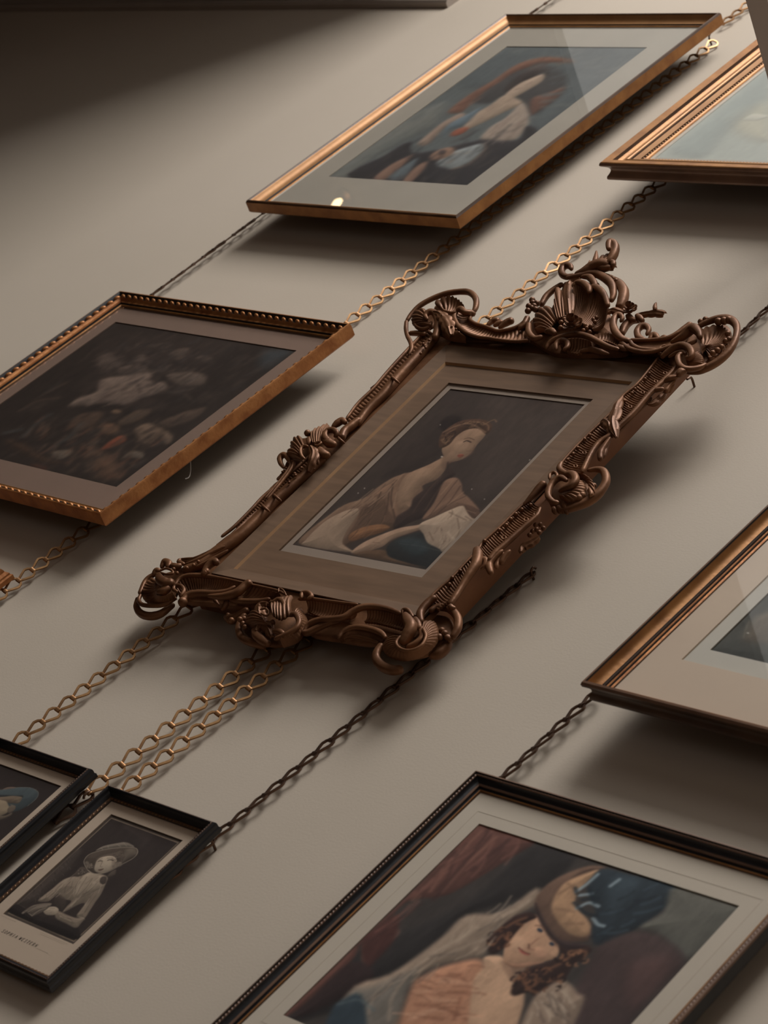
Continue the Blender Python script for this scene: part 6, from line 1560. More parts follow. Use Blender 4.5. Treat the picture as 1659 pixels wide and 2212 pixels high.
    ('left_cartouche', 'scroll', 'leaf', [[(-285.1,409.8,10.0),(-283.1,423.0,10.0),(-278.4,430.2,10.0),(-266.1,425.7,10.0)]], {'r': [3, 6, 6, 4]}),
    ('left_cartouche', 'ball', 'knob', [[(-311.9,380.2,18.0)]], {'r': 6}),
    ('left_cartouche', 'scroll', 'leaf', [[(-287.9,355.3,24.0),(-287.1,359.3,24.7),(-276.7,350.6,25.3),(-273.6,343.9,26.0)]], {'r': [3, 5, 5, 3]}),
    ('left_cartouche', 'scroll', 'ring', [[(-256.8,344.5,30.0),(-253.3,349.8,30.0),(-244.9,349.6,30.0),(-245.9,341.6,30.0),(-253.7,341.9,30.0)]], {'r': [1.8, 1.8, 1.8, 1.8, 1.8]}),
    ('left_cartouche', 'scroll', 'scroll', [[(-290.0,308.5,16.0),(-307.4,320.8,15.2),(-320.3,323.7,14.4),(-322.4,316.7,12.8),(-312.9,307.2,10.4),(-299.3,300.1,8.0)]], {'r': [3, 5, 5, 5, 4, 2.5]}),
    ('left_cartouche', 'scroll', 'ridge', [[(-283.3,308.3,20.0),(-273.5,302.5,19.2),(-266.4,286.0,18.4),(-262.2,263.0,17.6),(-259.1,239.9,16.8),(-256.1,215.4,16.0)]], {'r': [2.5, 3.5, 3, 2.5, 2.5, 2]}),
    ('left_cartouche', 'scroll', 'ridge', [[(-288.1,307.8,18.0),(-280.0,299.8,16.8),(-275.4,285.0,15.6),(-273.0,266.7,14.4),(-270.5,242.4,13.2),(-268.1,219.8,12.0)]], {'r': [2, 2.5, 2.5, 2, 2, 2]}),
    ('left_cartouche', 'ball', 'berry', [[(-296.3,297.8,12.0)]], {'r': 2.3}),
    ('left_cartouche', 'ball', 'berry', [[(-289.6,296.6,12.0)]], {'r': 2.3}),
    ('left_cartouche', 'ball', 'berry', [[(-288.8,291.2,12.0)]], {'r': 2.3}),
    ('left_cartouche', 'ball', 'berry', [[(-289.3,287.2,12.0)]], {'r': 2.3}),
    ('left_cartouche', 'leaf', 'leaf', [[(-283.4,291.4,12.0),(-289.8,285.1,10.0),(-292.4,273.1,8.0)]], {'wid': [2, 5, 3], 'lobes': 3}),
    ('left_cartouche', 'leaf', 'leaf', [[(-278.8,277.7,10.0),(-281.7,262.4,9.3),(-283.6,252.1,8.7),(-283.1,243.8,8.0)]], {'wid': [2, 6, 5, 3], 'lobes': 3}),
    ('left_cartouche', 'plate', 'ground', [[(-311.7,309.5,4.0),(-321.0,330.1,4.0),(-331.1,339.6,4.0),(-341.7,361.9,4.0),(-344.9,380.7,4.0),(-330.2,384.7,4.0),(-324.5,397.0,4.0),(-310.3,417.1,4.0),(-284.4,411.5,4.0),(-264.9,408.2,4.0),(-248.7,390.1,4.0),(-244.4,357.5,4.0),(-251.0,334.3,4.0),(-255.2,311.6,4.0),(-271.8,305.5,4.0),(-289.8,307.1,4.0)]], {'th': 9}),
    ('left_cartouche', 'scroll', 'torus_end', [[(-239.8,435.7,14.0),(-240.9,412.9,15.3),(-240.9,396.7,16.7),(-230.0,377.6,18.0)]], {'r': [6, 7, 7, 6.5]}),
    ('top_left_corner', 'ribbed', 'ribbed_band', [[(-256.9,728.2,24.0),(-247.0,709.5,24.0),(-220.2,688.0,24.0),(-184.7,670.4,24.0),(-154.8,663.9,24.0),(-132.0,663.5,24.0),(-108.1,661.6,24.0),(-71.1,661.4,24.0),(-46.9,667.9,24.0)],[(-234.1,738.5,16.0),(-222.1,718.9,16.0),(-202.5,708.8,16.0),(-172.7,702.6,16.0),(-153.5,697.5,16.0),(-138.0,694.5,16.0),(-119.2,701.5,16.0),(-107.3,712.5,16.0),(-104.1,729.8,16.0)]], {'n': 26, 'sag': -6, 'amp': 1.4}),
    ('top_left_corner', 'scroll', 'lip', [[(-253.8,725.6,26.0),(-244.0,707.0,26.0),(-217.2,685.5,26.0),(-181.8,667.9,26.0),(-151.9,661.4,26.0),(-129.1,661.0,26.0),(-105.2,659.2,26.0),(-68.2,659.0,26.0),(-44.1,665.4,26.0)]], {'r': [4, 4, 4, 3.5, 3, 2.5, 2.5, 2.5, 2.5]}),
    ('top_left_corner', 'scroll', 'lip', [[(-231.1,735.9,18.0),(-219.1,716.3,18.0),(-199.5,706.3,18.0),(-169.7,700.0,18.0),(-150.6,695.0,18.0),(-135.0,692.0,18.0),(-116.3,699.0,18.0),(-104.5,710.0,18.0),(-101.2,727.2,18.0)]], {'r': [4, 3.5, 3, 3, 3, 3, 3, 3, 3]}),
    ('top_left_corner', 'scroll', 'scroll', [[(-248.6,721.6,30.0),(-245.8,728.3,29.0),(-229.2,720.5,28.0),(-225.0,728.4,22.0),(-220.6,731.3,16.0)]], {'r': [3.5, 5.5, 5.5, 5.5, 5]}),
    ('top_left_corner', 'scroll', 'scroll', [[(-356.6,699.1,14.0),(-359.9,718.4,16.0),(-357.7,741.0,18.0),(-344.0,763.8,19.0),(-320.9,779.9,20.0),(-293.5,785.7,21.0),(-271.4,783.2,22.0),(-247.5,769.4,22.0),(-229.6,748.9,22.0),(-223.9,733.6,21.0),(-229.7,725.8,20.0)]], {'r': [3.5, 4, 4.5, 4.5, 5, 5, 5.5, 5.5, 5.5, 5, 3]}),
    ('top_left_corner', 'scroll', 'scroll', [[(-358.5,701.3,14.0),(-341.4,679.5,13.2),(-324.3,662.9,12.4),(-303.6,646.8,11.6),(-288.1,630.4,10.8),(-282.6,615.2,10.0)]], {'r': [3.5, 4, 4, 4, 4, 2.5]}),
    ('top_left_corner', 'scroll', 'bridge', [[(-327.4,670.5,12.0),(-309.5,671.2,13.0),(-286.3,670.1,14.0)]], {'r': [4, 5, 4]}),
    ('top_left_corner', 'ribbed', 'shell', [[(-279.8,683.6,24.0),(-299.2,696.2,24.0),(-312.4,709.6,24.0)],[(-315.9,680.6,18.0),(-335.6,693.2,18.0),(-351.0,711.5,18.0),(-353.6,730.1,18.0),(-340.8,735.2,18.0)]], {'n': 6, 'amp': 1.8, 'sag': 4}),
    ('top_left_corner', 'scroll', 'ring', [[(-342.4,704.9,18.0),(-316.1,682.3,18.5),(-295.2,676.6,19.0),(-286.7,685.5,19.5),(-293.5,697.6,20.0)]], {'r': [2.5, 3, 3.5, 3.5, 2.5]}),
    ('top_left_corner', 'ribbed', 'shell', [[(-294.0,732.8,18.0),(-274.0,731.2,18.0),(-262.7,743.7,18.0)],[(-321.6,743.3,26.0),(-314.7,756.6,26.0),(-303.0,764.1,26.0),(-283.7,759.8,26.0),(-257.1,746.4,26.0),(-239.7,732.1,26.0)]], {'n': 9, 'amp': 1.8, 'sag': -4}),
    ('top_left_corner', 'scroll', 'volute', [[(-246.5,651.7,20.0),(-258.7,675.2,23.0),(-273.6,696.2,26.0),(-294.6,712.1,28.0),(-304.3,710.6,30.0),(-305.4,700.7,29.0),(-293.9,692.3,28.0)]], {'r': [6, 6.5, 6.5, 6.5, 6, 5, 3]}),
    ('top_left_corner', 'leaf', 'leaf', [[(-290.9,708.8,34.0),(-273.9,705.5,35.0),(-244.9,687.6,36.0),(-228.9,674.6,31.0),(-215.7,661.4,26.0)]], {'wid': [4, 9, 12, 12, 6], 'lobes': 5}),
    ('top_left_corner', 'ribbed', 'corner_block', [[(-260.2,675.2,16.0),(-235.9,664.7,16.0),(-208.5,659.6,16.0),(-185.8,659.9,16.0)],[(-261.6,685.3,26.0),(-242.0,687.5,26.0),(-215.2,676.0,26.0),(-181.6,660.7,26.0)]], {'n': 2, 'amp': 0.6, 'sag': 3}),
    ('top_left_corner', 'scroll', 'leaf', [[(-278.2,719.7,30.0),(-269.1,715.7,30.0),(-253.8,713.7,30.0),(-247.6,718.0,30.0)]], {'r': [2.5, 3, 3, 2.5]}),
    ('top_left_corner', 'ball', 'berry', [[(-223.4,676.7,30.0)]], {'r': 2.4}),
    ('top_left_corner', 'ball', 'berry', [[(-209.2,671.0,30.0)]], {'r': 2.4}),
    ('top_left_corner', 'ball', 'berry', [[(-195.8,662.9,30.0)]], {'r': 2.4}),
    ('top_left_corner', 'ball', 'berry', [[(-239.9,696.8,30.0)]], {'r': 2.4}),
    ('top_left_corner', 'scroll', 'sprig', [[(-178.6,710.0,12.0),(-176.2,723.7,12.0),(-164.1,727.5,12.0)]], {'r': [3, 5, 5.5]}),
    ('top_left_corner', 'scroll', 'sprig', [[(-160.9,708.0,14.0),(-156.7,717.0,14.0),(-151.6,723.6,14.0)]], {'r': [3, 5, 4]}),
    ('top_left_corner', 'scroll', 'sprig', [[(-149.1,706.2,12.0),(-142.6,722.4,13.0),(-132.7,729.4,14.0)]], {'r': [3, 6, 6]}),
    ('top_left_corner', 'plate', 'ground', [[(-347.1,762.0,6.0),(-327.5,784.4,6.0),(-292.3,772.9,6.0),(-270.0,755.2,6.0),(-273.3,742.4,6.0),(-218.9,704.1,6.0),(-169.8,700.2,6.0),(-102.9,710.5,6.0),(-74.2,690.1,6.0),(-166.0,676.5,6.0),(-255.4,672.9,6.0),(-275.2,680.3,6.0),(-320.3,732.2,6.0)]], {'th': 9}),
    ('top_left_corner', 'plate', 'ground', [[(-352.0,710.3,10.0),(-360.6,739.6,10.0),(-329.2,740.5,10.0),(-298.9,706.4,10.0),(-305.6,690.7,10.0),(-331.2,692.7,10.0)]], {'th': 6}),
    ('crest', 'ribbed', 'shell', [[(5.7,725.7,34.0),(18.7,719.1,34.0),(35.3,713.1,34.0)],[(-31.1,786.7,50.0),(-27.3,795.2,50.0),(-12.1,794.0,50.0),(10.6,778.5,50.0)]], {'n': 10, 'amp': 1.5, 'sag': -11}),
    ('crest', 'ribbed', 'shell', [[(35.3,713.1,34.0),(51.8,707.0,34.0),(69.1,699.8,34.0)],[(6.8,781.3,46.0),(8.7,793.7,46.0),(31.1,782.3,46.0),(57.9,759.5,46.0),(77.0,737.6,46.0)]], {'n': 11, 'amp': 1.5, 'sag': -11}),
    ('crest', 'scroll', 'shell_rim', [[(-32.0,786.8,48.0),(-30.7,796.4,49.0),(-15.0,795.1,50.0),(8.2,780.9,51.0),(19.0,768.3,52.0)]], {'r': [3, 5.5, 6, 6, 3]}),
    ('crest', 'scroll', 'shell_rim', [[(8.7,778.7,46.0),(7.5,792.8,46.5),(31.6,782.3,47.0),(53.6,764.9,47.5),(76.1,742.5,48.0)]], {'r': [3, 6, 6, 5, 4]}),
    ('crest', 'ribbed', 'shell', [[(-6.5,681.5,36.0),(-14.9,697.8,36.0),(-14.9,713.8,36.0)],[(-48.8,690.9,24.0),(-78.4,722.5,24.0),(-85.2,740.8,24.0),(-89.2,756.8,24.0),(-69.0,760.4,24.0)]], {'n': 6, 'amp': 2.6, 'sag': 5}),
    ('crest', 'ribbed', 'shell', [[(-13.0,709.8,38.0),(-9.2,715.6,38.0),(-1.7,719.1,38.0)],[(-51.9,751.7,36.0),(-65.4,772.1,36.0),(-78.1,791.5,36.0),(-69.4,793.7,36.0),(-48.2,779.4,36.0)]], {'n': 4, 'amp': 2.6, 'sag': 4}),
    ('crest', 'leaf', 'shell_stem', [[(15.1,712.6,42.0),(-11.6,745.8,43.0),(-38.7,779.6,44.0),(-52.2,805.6,46.0),(-36.9,812.4,48.0)]], {'wid': [5, 8, 10, 11, 4], 'lobes': 1}),
    ('crest', 'scroll', 'scroll', [[(-98.4,831.0,20.0),(-106.1,815.4,18.7),(-109.8,796.1,17.3),(-103.7,771.0,16.0)]], {'r': [4, 5, 5.5, 5]}),
    ('crest', 'scroll', 'scroll', [[(-81.2,825.9,36.0),(-59.7,835.2,34.9),(-47.8,843.5,33.7),(-29.3,845.5,32.6),(-5.2,837.0,31.4),(18.7,821.8,30.3),(38.4,798.2,29.1),(45.1,781.6,28.0)]], {'r': [3, 5, 6, 7, 7.5, 7, 6, 4]}),
    ('crest', 'scroll', 'scroll', [[(-41.6,849.6,30.0),(-24.3,850.4,28.7),(1.4,842.3,27.3),(25.9,831.5,26.0),(47.2,813.7,24.7),(60.9,790.0,23.3),(66.2,772.4,22.0)]], {'r': [3, 5, 6.5, 8, 9, 9, 7]}),
    ('crest', 'scroll', 'scroll', [[(-49.4,828.7,38.0),(-31.1,828.1,38.7),(-10.2,813.9,39.3),(4.0,800.6,40.0)]], {'r': [3, 6, 6, 4]}),
    ('crest', 'scroll', 'scroll', [[(-20.4,829.7,26.0),(-5.3,814.7,26.0),(15.4,800.4,26.0)]], {'r': [3, 4, 3]}),
    ('crest', 'ball', 'knob', [[(10.8,837.7,32.0)]], {'r': 4}),
    ('crest', 'ball', 'knob', [[(20.2,833.1,32.0)]], {'r': 4}),
    ('crest', 'ball', 'knob', [[(1.4,842.3,32.0)]], {'r': 4}),
    ('crest', 'scroll', 'volute', [[(-86.3,849.2,36.0),(-97.2,859.1,35.3),(-108.6,861.3,34.7),(-110.8,852.8,34.0),(-99.9,838.3,34.0),(-84.2,831.4,34.0),(-69.6,836.9,34.0)]], {'r': [3, 5.5, 6, 6, 6, 5, 4]}),
    ('crest', 'leaf', 'leaf', [[(-77.4,836.2,34.0),(-58.8,845.1,34.8),(-52.9,862.6,35.6),(-39.7,870.4,36.8),(-18.2,867.1,38.4),(-0.6,860.7,40.0)]], {'wid': [3, 6, 9, 11, 9, 5], 'lobes': 4}),
    ('crest', 'scroll', 'leaf', [[(-72.5,838.0,34.0),(-58.0,846.8,35.0),(-48.5,859.6,36.0),(-33.7,865.8,38.0),(-14.0,865.1,40.0)]], {'r': [4, 7.5, 10, 10.5, 7]}),
    ('crest', 'scroll', 'leaf', [[(-38.9,860.5,36.0),(-22.1,857.7,37.0),(-6.3,860.4,38.0)]], {'r': [5, 7, 4]}),
    ('crest', 'scroll', 'leaf', [[(-56.2,853.3,36.0),(-61.7,866.8,36.0),(-68.6,878.9,36.0)]], {'r': [4, 3, 1]}),
    ('crest', 'scroll', 'leaf', [[(-41.8,857.3,38.0),(-55.0,879.8,39.0),(-68.9,901.2,40.0)]], {'r': [6, 5, 1.5]}),
    ('crest', 'scroll', 'leaf', [[(-34.1,866.3,38.0),(-42.8,882.4,38.0),(-47.7,891.8,38.0)]], {'r': [6, 6, 3]}),
    ('crest', 'scroll', 'leaf', [[(-27.4,866.7,40.0),(-33.2,883.0,40.0),(-39.1,893.8,40.0)]], {'r': [6, 5.5, 3]}),
    ('crest', 'scroll', 'leaf', [[(-22.6,861.6,40.0),(-18.3,873.3,41.7),(-21.1,888.7,43.4),(-28.7,905.8,45.7),(-38.6,914.7,48.3),(-44.5,913.2,50.3),(-37.7,901.1,51.1),(-27.8,889.4,52.0)]], {'r': [5, 7, 8, 7.5, 6.5, 6, 5, 4]}),
    ('crest', 'scroll', 'leaf', [[(-18.8,872.9,42.0),(-6.4,867.0,42.0),(-0.7,857.8,42.0)]], {'r': [4, 5, 4.5]}),
    ('crest', 'flower', 'flower', [[(45.6,686.0,50.0)]], {'r': 17}),
    ('crest', 'ball', 'bud', [[(8.5,706.5,42.0)]], {'r': 4.2}),
    ('crest', 'ball', 'bud', [[(7.6,698.4,42.0)]], {'r': 4.2}),
    ('crest', 'ball', 'bud', [[(16.8,684.9,42.0)]], {'r': 4.2}),
    ('crest', 'ball', 'bud', [[(7.6,711.7,42.0)]], {'r': 4.2}),
    ('crest', 'ball', 'blossom', [[(62.7,694.6,38.0)]], {'r': 3.6}),
    ('crest', 'ball', 'blossom', [[(66.8,700.4,38.0)]], {'r': 3.6}),
    ('crest', 'ball', 'blossom', [[(66.6,712.2,38.0)]], {'r': 3.6}),
    ('crest', 'ball', 'blossom', [[(60.9,687.9,38.0)]], {'r': 3.6}),
    ('crest', 'ball', 'blossom', [[(75.4,685.6,38.0)]], {'r': 3.6}),
    ('crest', 'ball', 'blossom', [[(53.7,701.5,38.0)]], {'r': 3.6}),
    ('crest', 'ball', 'blossom', [[(59.3,718.0,38.0)]], {'r': 3.6}),
    ('crest', 'ball', 'blossom', [[(61.2,723.5,38.0)]], {'r': 3.6}),
    ('crest', 'scroll', 'leaf', [[(-13.9,677.9,36.0),(-3.2,680.4,37.0),(13.0,673.0,38.0)]], {'r': [4, 6, 4]}),
    ('crest', 'scroll', 'scroll', [[(-74.5,706.4,28.0),(-55.3,681.7,28.0),(-32.7,668.4,28.0),(-19.6,675.3,28.0)]], {'r': [4, 5.5, 5.5, 4]}),
    ('crest', 'leaf', 'leaf', [[(60.4,748.0,32.0),(67.0,758.0,32.0),(83.4,754.5,32.0),(95.2,751.8,32.0)]], {'wid': [3, 7, 7, 3], 'lobes': 1}),
    ('crest', 'flower', 'flower', [[(99.8,763.1,30.0)]], {'r': 12.5}),
    ('crest', 'leaf', 'leaf', [[(111.6,764.0,22.0),(128.7,768.0,23.3),(144.9,770.5,24.7),(164.4,766.7,26.0)]], {'wid': [3, 7, 9, 6], 'lobes': 3}),
    ('crest', 'scroll', 'leaf', [[(143.1,771.0,26.0),(135.3,782.0,26.0),(131.4,790.9,26.0)]], {'r': [4, 3.5, 1.5]}),
    ('crest', 'scroll', 'stem', [[(110.6,760.0,22.0),(123.0,753.7,20.0),(131.9,748.3,18.0)]], {'r': [4, 5.5, 4]}),
    ('crest', 'scroll', 'stem', [[(94.3,758.1,22.0),(107.7,749.3,20.0),(117.6,750.6,18.0)]], {'r': [5, 6, 4]}),
    ('crest', 'scroll', 'volute', [[(110.1,722.9,34.0),(107.8,731.9,34.9),(96.4,738.6,35.7),(93.2,730.8,35.4),(103.5,712.1,34.6),(121.0,695.4,33.1),(139.5,684.4,30.6),(156.3,683.6,28.0)]], {'r': [3, 4.5, 5.5, 6, 6.5, 6.5, 6, 4]}),
    ('crest', 'scroll', 'arm', [[(119.5,756.6,14.0),(104.1,751.6,15.3),(103.8,735.2,16.7),(114.1,710.9,18.0)]], {'r': [4, 6.5, 7, 5]}),
    ('crest', 'scroll', 'scroll', [[(159.5,717.9,16.0),(155.4,730.7,16.7),(144.1,738.9,17.3),(136.1,735.7,18.0),(137.0,723.7,17.3),(150.5,709.3,16.7),(168.0,703.4,16.0)]], {'r': [3, 4.5, 5.5, 5.5, 5.5, 5.5, 4]}),
    ('crest', 'scroll', 'leaf', [[(174.1,705.4,16.0),(171.0,717.9,16.0),(175.4,719.8,16.0),(190.0,709.9,16.0)]], {'r': [3, 5, 5, 3]}),
    ('crest', 'scroll', 'leaf', [[(192.6,708.9,16.0),(195.4,715.7,16.0),(205.7,713.1,16.0)]], {'r': [3, 4.5, 3]}),
    ('crest', 'ball', 'blossom', [[(-121.4,774.1,24.0)]], {'r': 5.6}),
    ('crest', 'ball', 'blossom', [[(-114.5,766.5,24.0)]], {'r': 5.6}),
    ('crest', 'ball', 'blossom', [[(-115.4,756.8,24.0)]], {'r': 5.6}),
    ('crest', 'ball', 'blossom', [[(-104.7,757.9,24.0)]], {'r': 5.6}),
    ('crest', 'ball', 'blossom', [[(-107.5,743.9,24.0)]], {'r': 5.6}),
    ('crest', 'ball', 'blossom', [[(-94.9,749.4,24.0)]], {'r': 5.6}),
    ('crest', 'ball', 'blossom', [[(-104.8,766.2,24.0)]], {'r': 5.6}),
    ('crest', 'ball', 'blossom', [[(-105.6,752.3,24.0)]], {'r': 5.6}),
    ('crest', 'scroll', 'stem', [[(-98.6,731.3,22.0),(-92.2,711.7,21.0),(-94.5,697.9,20.0)]], {'r': [5, 5.5, 4]}),
    ('crest', 'scroll', 'ribbon', [[(12.8,642.2,30.0),(12.4,653.7,33.0),(21.3,663.6,36.0),(40.3,671.5,38.0),(60.8,676.0,38.0),(82.8,672.9,38.0),(106.9,665.7,36.0),(131.7,659.4,33.0),(152.3,658.5,30.0)]], {'r': [3, 4, 4.5, 5, 5, 5, 4.5, 4, 3]}),
    ('crest', 'ribbed', 'ribbed_band', [[(27.7,659.4,34.0),(45.1,668.1,34.0),(62.4,671.5,34.0),(89.5,667.0,34.0)],[(33.8,653.3,24.0),(60.2,647.5,24.0),(75.5,648.2,24.0),(84.7,662.3,24.0)]], {'n': 10, 'amp': 1.2, 'sag': -5}),
    ('crest', 'ribbed', 'ribbed_band', [[(88.6,672.3,32.0),(108.4,674.7,32.0),(131.4,669.8,32.0),(148.9,661.7,32.0)],[(75.2,690.7,28.0),(88.9,698.9,28.0),(110.4,696.2,28.0),(134.3,684.8,28.0)]], {'n': 10, 'amp': 1.0, 'sag': -4}),
    ('crest', 'scroll', 'scroll', [[(43.1,635.0,36.0),(32.8,648.8,36.4),(36.1,657.8,36.8),(50.4,655.0,37.2),(60.8,642.7,37.6),(59.5,632.9,38.0)]], {'r': [3, 4, 5, 5, 4.5, 3]}),
    ('crest', 'scroll', 'leaf', [[(77.4,649.5,26.0),(89.2,659.0,24.0),(110.9,657.6,22.0),(130.0,656.9,20.0)]], {'r': [3, 5, 5, 2]}),
    ('crest', 'scroll', 'leaf', [[(140.2,668.8,28.0),(153.7,665.5,27.0),(165.5,664.5,26.0)]], {'r': [4, 5, 3]}),
    ('crest', 'plate', 'ground', [[(-85.9,705.7,20.0),(-91.8,726.8,20.0),(-90.0,737.9,20.0),(-95.9,756.4,20.0),(-74.7,764.2,20.0),(-96.3,808.9,20.0),(-92.5,817.6,20.0),(-102.4,839.0,20.0),(-75.1,847.2,20.0),(-48.0,841.4,20.0),(-11.8,820.1,20.0),(27.5,788.7,20.0),(49.5,764.1,20.0),(65.9,752.6,20.0),(81.1,730.4,20.0),(108.7,704.8,20.0),(129.8,691.7,20.0),(149.1,683.8,20.0),(148.7,668.3,20.0),(115.9,660.3,20.0),(62.0,653.4,20.0),(24.6,650.0,20.0),(-3.0,657.0,20.0),(-51.6,677.5,20.0),(-72.4,683.0,20.0)]], {'th': 12}),
    ('top_right_corner', 'ribbed', 'channel', [[(137.7,680.5,26.0),(163.0,668.3,26.0),(189.6,663.0,26.0),(209.1,665.0,26.0),(222.2,671.4,26.0),(231.9,680.2,26.0),(247.6,689.7,26.0)],[(140.9,698.9,18.0),(163.5,701.6,18.0),(190.5,707.1,18.0),(207.0,713.5,18.0),(216.3,725.6,18.0),(221.2,741.5,18.0),(224.6,755.1,18.0)]], {'n': 2, 'sag': -5, 'amp': 0.5}),
    ('top_right_corner', 'scroll', 'lip', [[(139.6,679.0,28.0),(165.6,665.8,28.0),(192.2,660.5,28.0),(211.7,662.5,28.0),(224.7,668.9,28.0),(234.5,677.7,28.0),(250.1,687.2,28.0)]], {'r': [4, 4, 4, 3.5, 3.5, 3, 3]}),
    ('top_right_corner', 'scroll', 'lip', [[(143.5,696.3,20.0),(166.1,699.1,20.0),(193.1,704.6,20.0),(209.6,711.0,20.0),(218.8,723.0,20.0),(223.7,738.9,20.0),(227.1,752.5,20.0)]], {'r': [3.5, 3.5, 3, 3.5, 4, 5, 5]}),
    ('top_right_corner', 'scroll', 'leaf', [[(154.8,684.2,28.0),(168.5,674.6,26.7),(188.9,670.3,25.3),(216.0,674.5,24.0)]], {'r': [3.5, 4, 3.5, 2]}),
    ('top_right_corner', 'scroll', 'leaf', [[(139.0,669.7,26.0),(149.7,670.2,25.0),(161.7,666.6,24.0)]], {'r': [3, 4, 3]}),
    ('top_right_corner', 'scroll', 'leaf', [[(225.0,696.9,22.0),(241.9,707.4,26.8),(249.6,719.4,31.2),(259.4,720.9,34.8),(275.5,710.3,35.2),(286.5,698.2,34.0)]], {'r': [3, 6, 8, 8, 6, 4]}),
    ('top_right_corner', 'scroll', 'scroll', [[(241.2,747.1,18.0),(250.7,757.3,19.3),(265.2,766.9,20.7),(286.6,768.5,22.0),(306.4,759.8,22.0),(322.1,743.3,22.0),(335.2,719.0,22.0),(340.1,696.9,20.0),(338.0,676.1,18.0),(329.8,659.9,16.0),(317.6,649.5,14.0),(306.5,646.6,12.0),(288.9,643.8,10.0)]], {'r': [4, 5, 6, 7, 6.5, 5.5, 5.5, 5.5, 6, 6, 6, 6, 4]}),
    ('top_right_corner', 'ball', 'knob', [[(240.6,758.5,20.0)]], {'r': 5}),
    ('top_right_corner', 'ball', 'knob', [[(245.5,765.2,20.0)]], {'r': 5}),
    ('top_right_corner', 'ball', 'knob', [[(254.7,763.4,20.0)]], {'r': 5}),
    ('top_right_corner', 'ball', 'knob', [[(277.9,757.0,24.0)]], {'r': 6.5}),
    ('top_right_corner', 'ball', 'knob', [[(286.7,760.2,24.0)]], {'r': 6.5}),
    ('top_right_corner', 'ball', 'knob', [[(294.0,763.2,24.0)]], {'r': 6.5}),
    ('top_right_corner', 'ribbed', 'shell', [[(300.3,677.0,26.0),(293.5,686.8,26.0),(281.2,700.3,26.0),(277.1,706.3,26.0)],[(246.1,740.0,18.0),(259.5,748.2,18.0),(275.9,756.6,18.0),(291.5,749.7,18.0),(309.5,734.5,18.0),(321.5,716.6,18.0),(323.5,697.6,18.0),(325.7,683.0,18.0),(312.6,675.0,18.0)]], {'n': 15, 'amp': 1.6, 'sag': -9}),
    ('top_right_corner', 'ribbed', 'flutes', [[(282.9,657.0,22.0),(289.0,650.4,22.0),(295.9,644.9,22.0)],[(290.6,678.6,24.0),(308.6,666.0,24.0),(319.2,650.5,24.0)]], {'n': 8, 'amp': 1.6, 'sag': 3}),
    ('top_right_corner', 'ball', 'knob', [[(312.4,731.3,22.0)]], {'r': 5}),
    ('top_right_corner', 'ball', 'knob', [[(323.9,717.7,22.0)]], {'r': 5}),
    ('top_right_corner', 'ball', 'knob', [[(320.8,713.0,22.0)]], {'r': 5}),
    ('top_right_corner', 'ball', 'knob', [[(323.7,697.3,22.0)]], {'r': 5}),
    ('top_right_corner', 'ball', 'knob', [[(321.9,688.6,22.0)]], {'r': 5}),
    ('top_right_corner', 'ball', 'knob', [[(318.0,680.7,22.0)]], {'r': 5}),
    ('top_right_corner', 'scroll', 'volute', [[(233.9,657.0,22.0),(238.7,665.7,25.4),(248.0,677.1,28.9),(262.7,680.3,31.7),(281.6,672.6,34.3),(297.5,659.1,35.4),(299.9,650.2,33.7),(290.0,652.4,32.0)]], {'r': [3.5, 4.5, 5.5, 6, 6, 6, 5, 3.5]}),
    ('top_right_corner', 'scroll', 'volute', [[(275.3,662.2,32.0),(274.8,651.4,31.3),(288.3,635.0,30.7),(303.4,627.4,30.0),(314.1,632.4,26.7),(320.9,643.2,23.3),(321.4,656.4,20.0)]], {'r': [3.5, 5, 5, 5, 4.5, 4, 3]}),
    ('top_right_corner', 'scroll', 'volute', [[(248.2,658.2,24.0),(257.7,666.4,26.7),(270.6,667.5,29.3),(284.6,660.2,32.0)]], {'r': [2, 3, 3.5, 3]}),
    ('top_right_corner', 'scroll', 'ring', [[(220.4,689.8,22.0),(214.9,683.6,21.3),(218.8,672.0,20.7),(231.6,666.0,20.0)]], {'r': [2.5, 3, 3, 2.5]}),
    ('top_right_corner', 'plate', 'ground', [[(234.9,750.8,8.0),(256.2,773.1,8.0),(276.6,773.2,8.0),(296.1,755.8,8.0),(307.9,731.3,8.0),(308.3,707.7,8.0),(304.5,685.8,8.0),(299.3,663.9,8.0),(281.9,657.3,8.0),(273.1,651.9,8.0),(250.4,657.3,8.0),(227.8,675.9,8.0),(225.5,692.9,8.0),(240.6,707.8,8.0),(252.8,722.3,8.0)]], {'th': 9}),
    ('top_right_corner', 'plate', 'ground', [[(104.4,688.6,8.0),(115.4,703.2,8.0),(151.9,712.2,8.0),(195.6,724.1,8.0),(211.3,750.2,8.0),(221.9,758.1,8.0),(250.3,732.9,8.0),(230.5,708.7,8.0),(217.8,681.1,8.0),(183.3,684.2,8.0),(137.6,679.5,8.0)]], {'th': 9}),
    ('bottom_left_corner', 'ribbed', 'shell', [[(-278.5,-28.2,24.0),(-264.6,-39.1,24.0),(-251.2,-37.5,24.0),(-240.4,-26.7,24.0)],[(-327.9,-25.3,8.0),(-305.7,-38.7,8.0),(-279.5,-44.0,8.0),(-260.2,-36.0,8.0),(-250.0,-19.1,8.0)]], {'n': 12, 'amp': 1.4, 'sag': -5}),
    ('bottom_left_corner', 'ribbed', 'shell', [[(-279.6,-27.0,24.0),(-291.3,-18.3,24.0),(-293.9,-9.0,24.0)],[(-323.3,-27.7,12.0),(-336.3,-6.4,12.0),(-335.8,9.5,12.0)]], {'n': 5, 'amp': 1.6, 'sag': -3}),
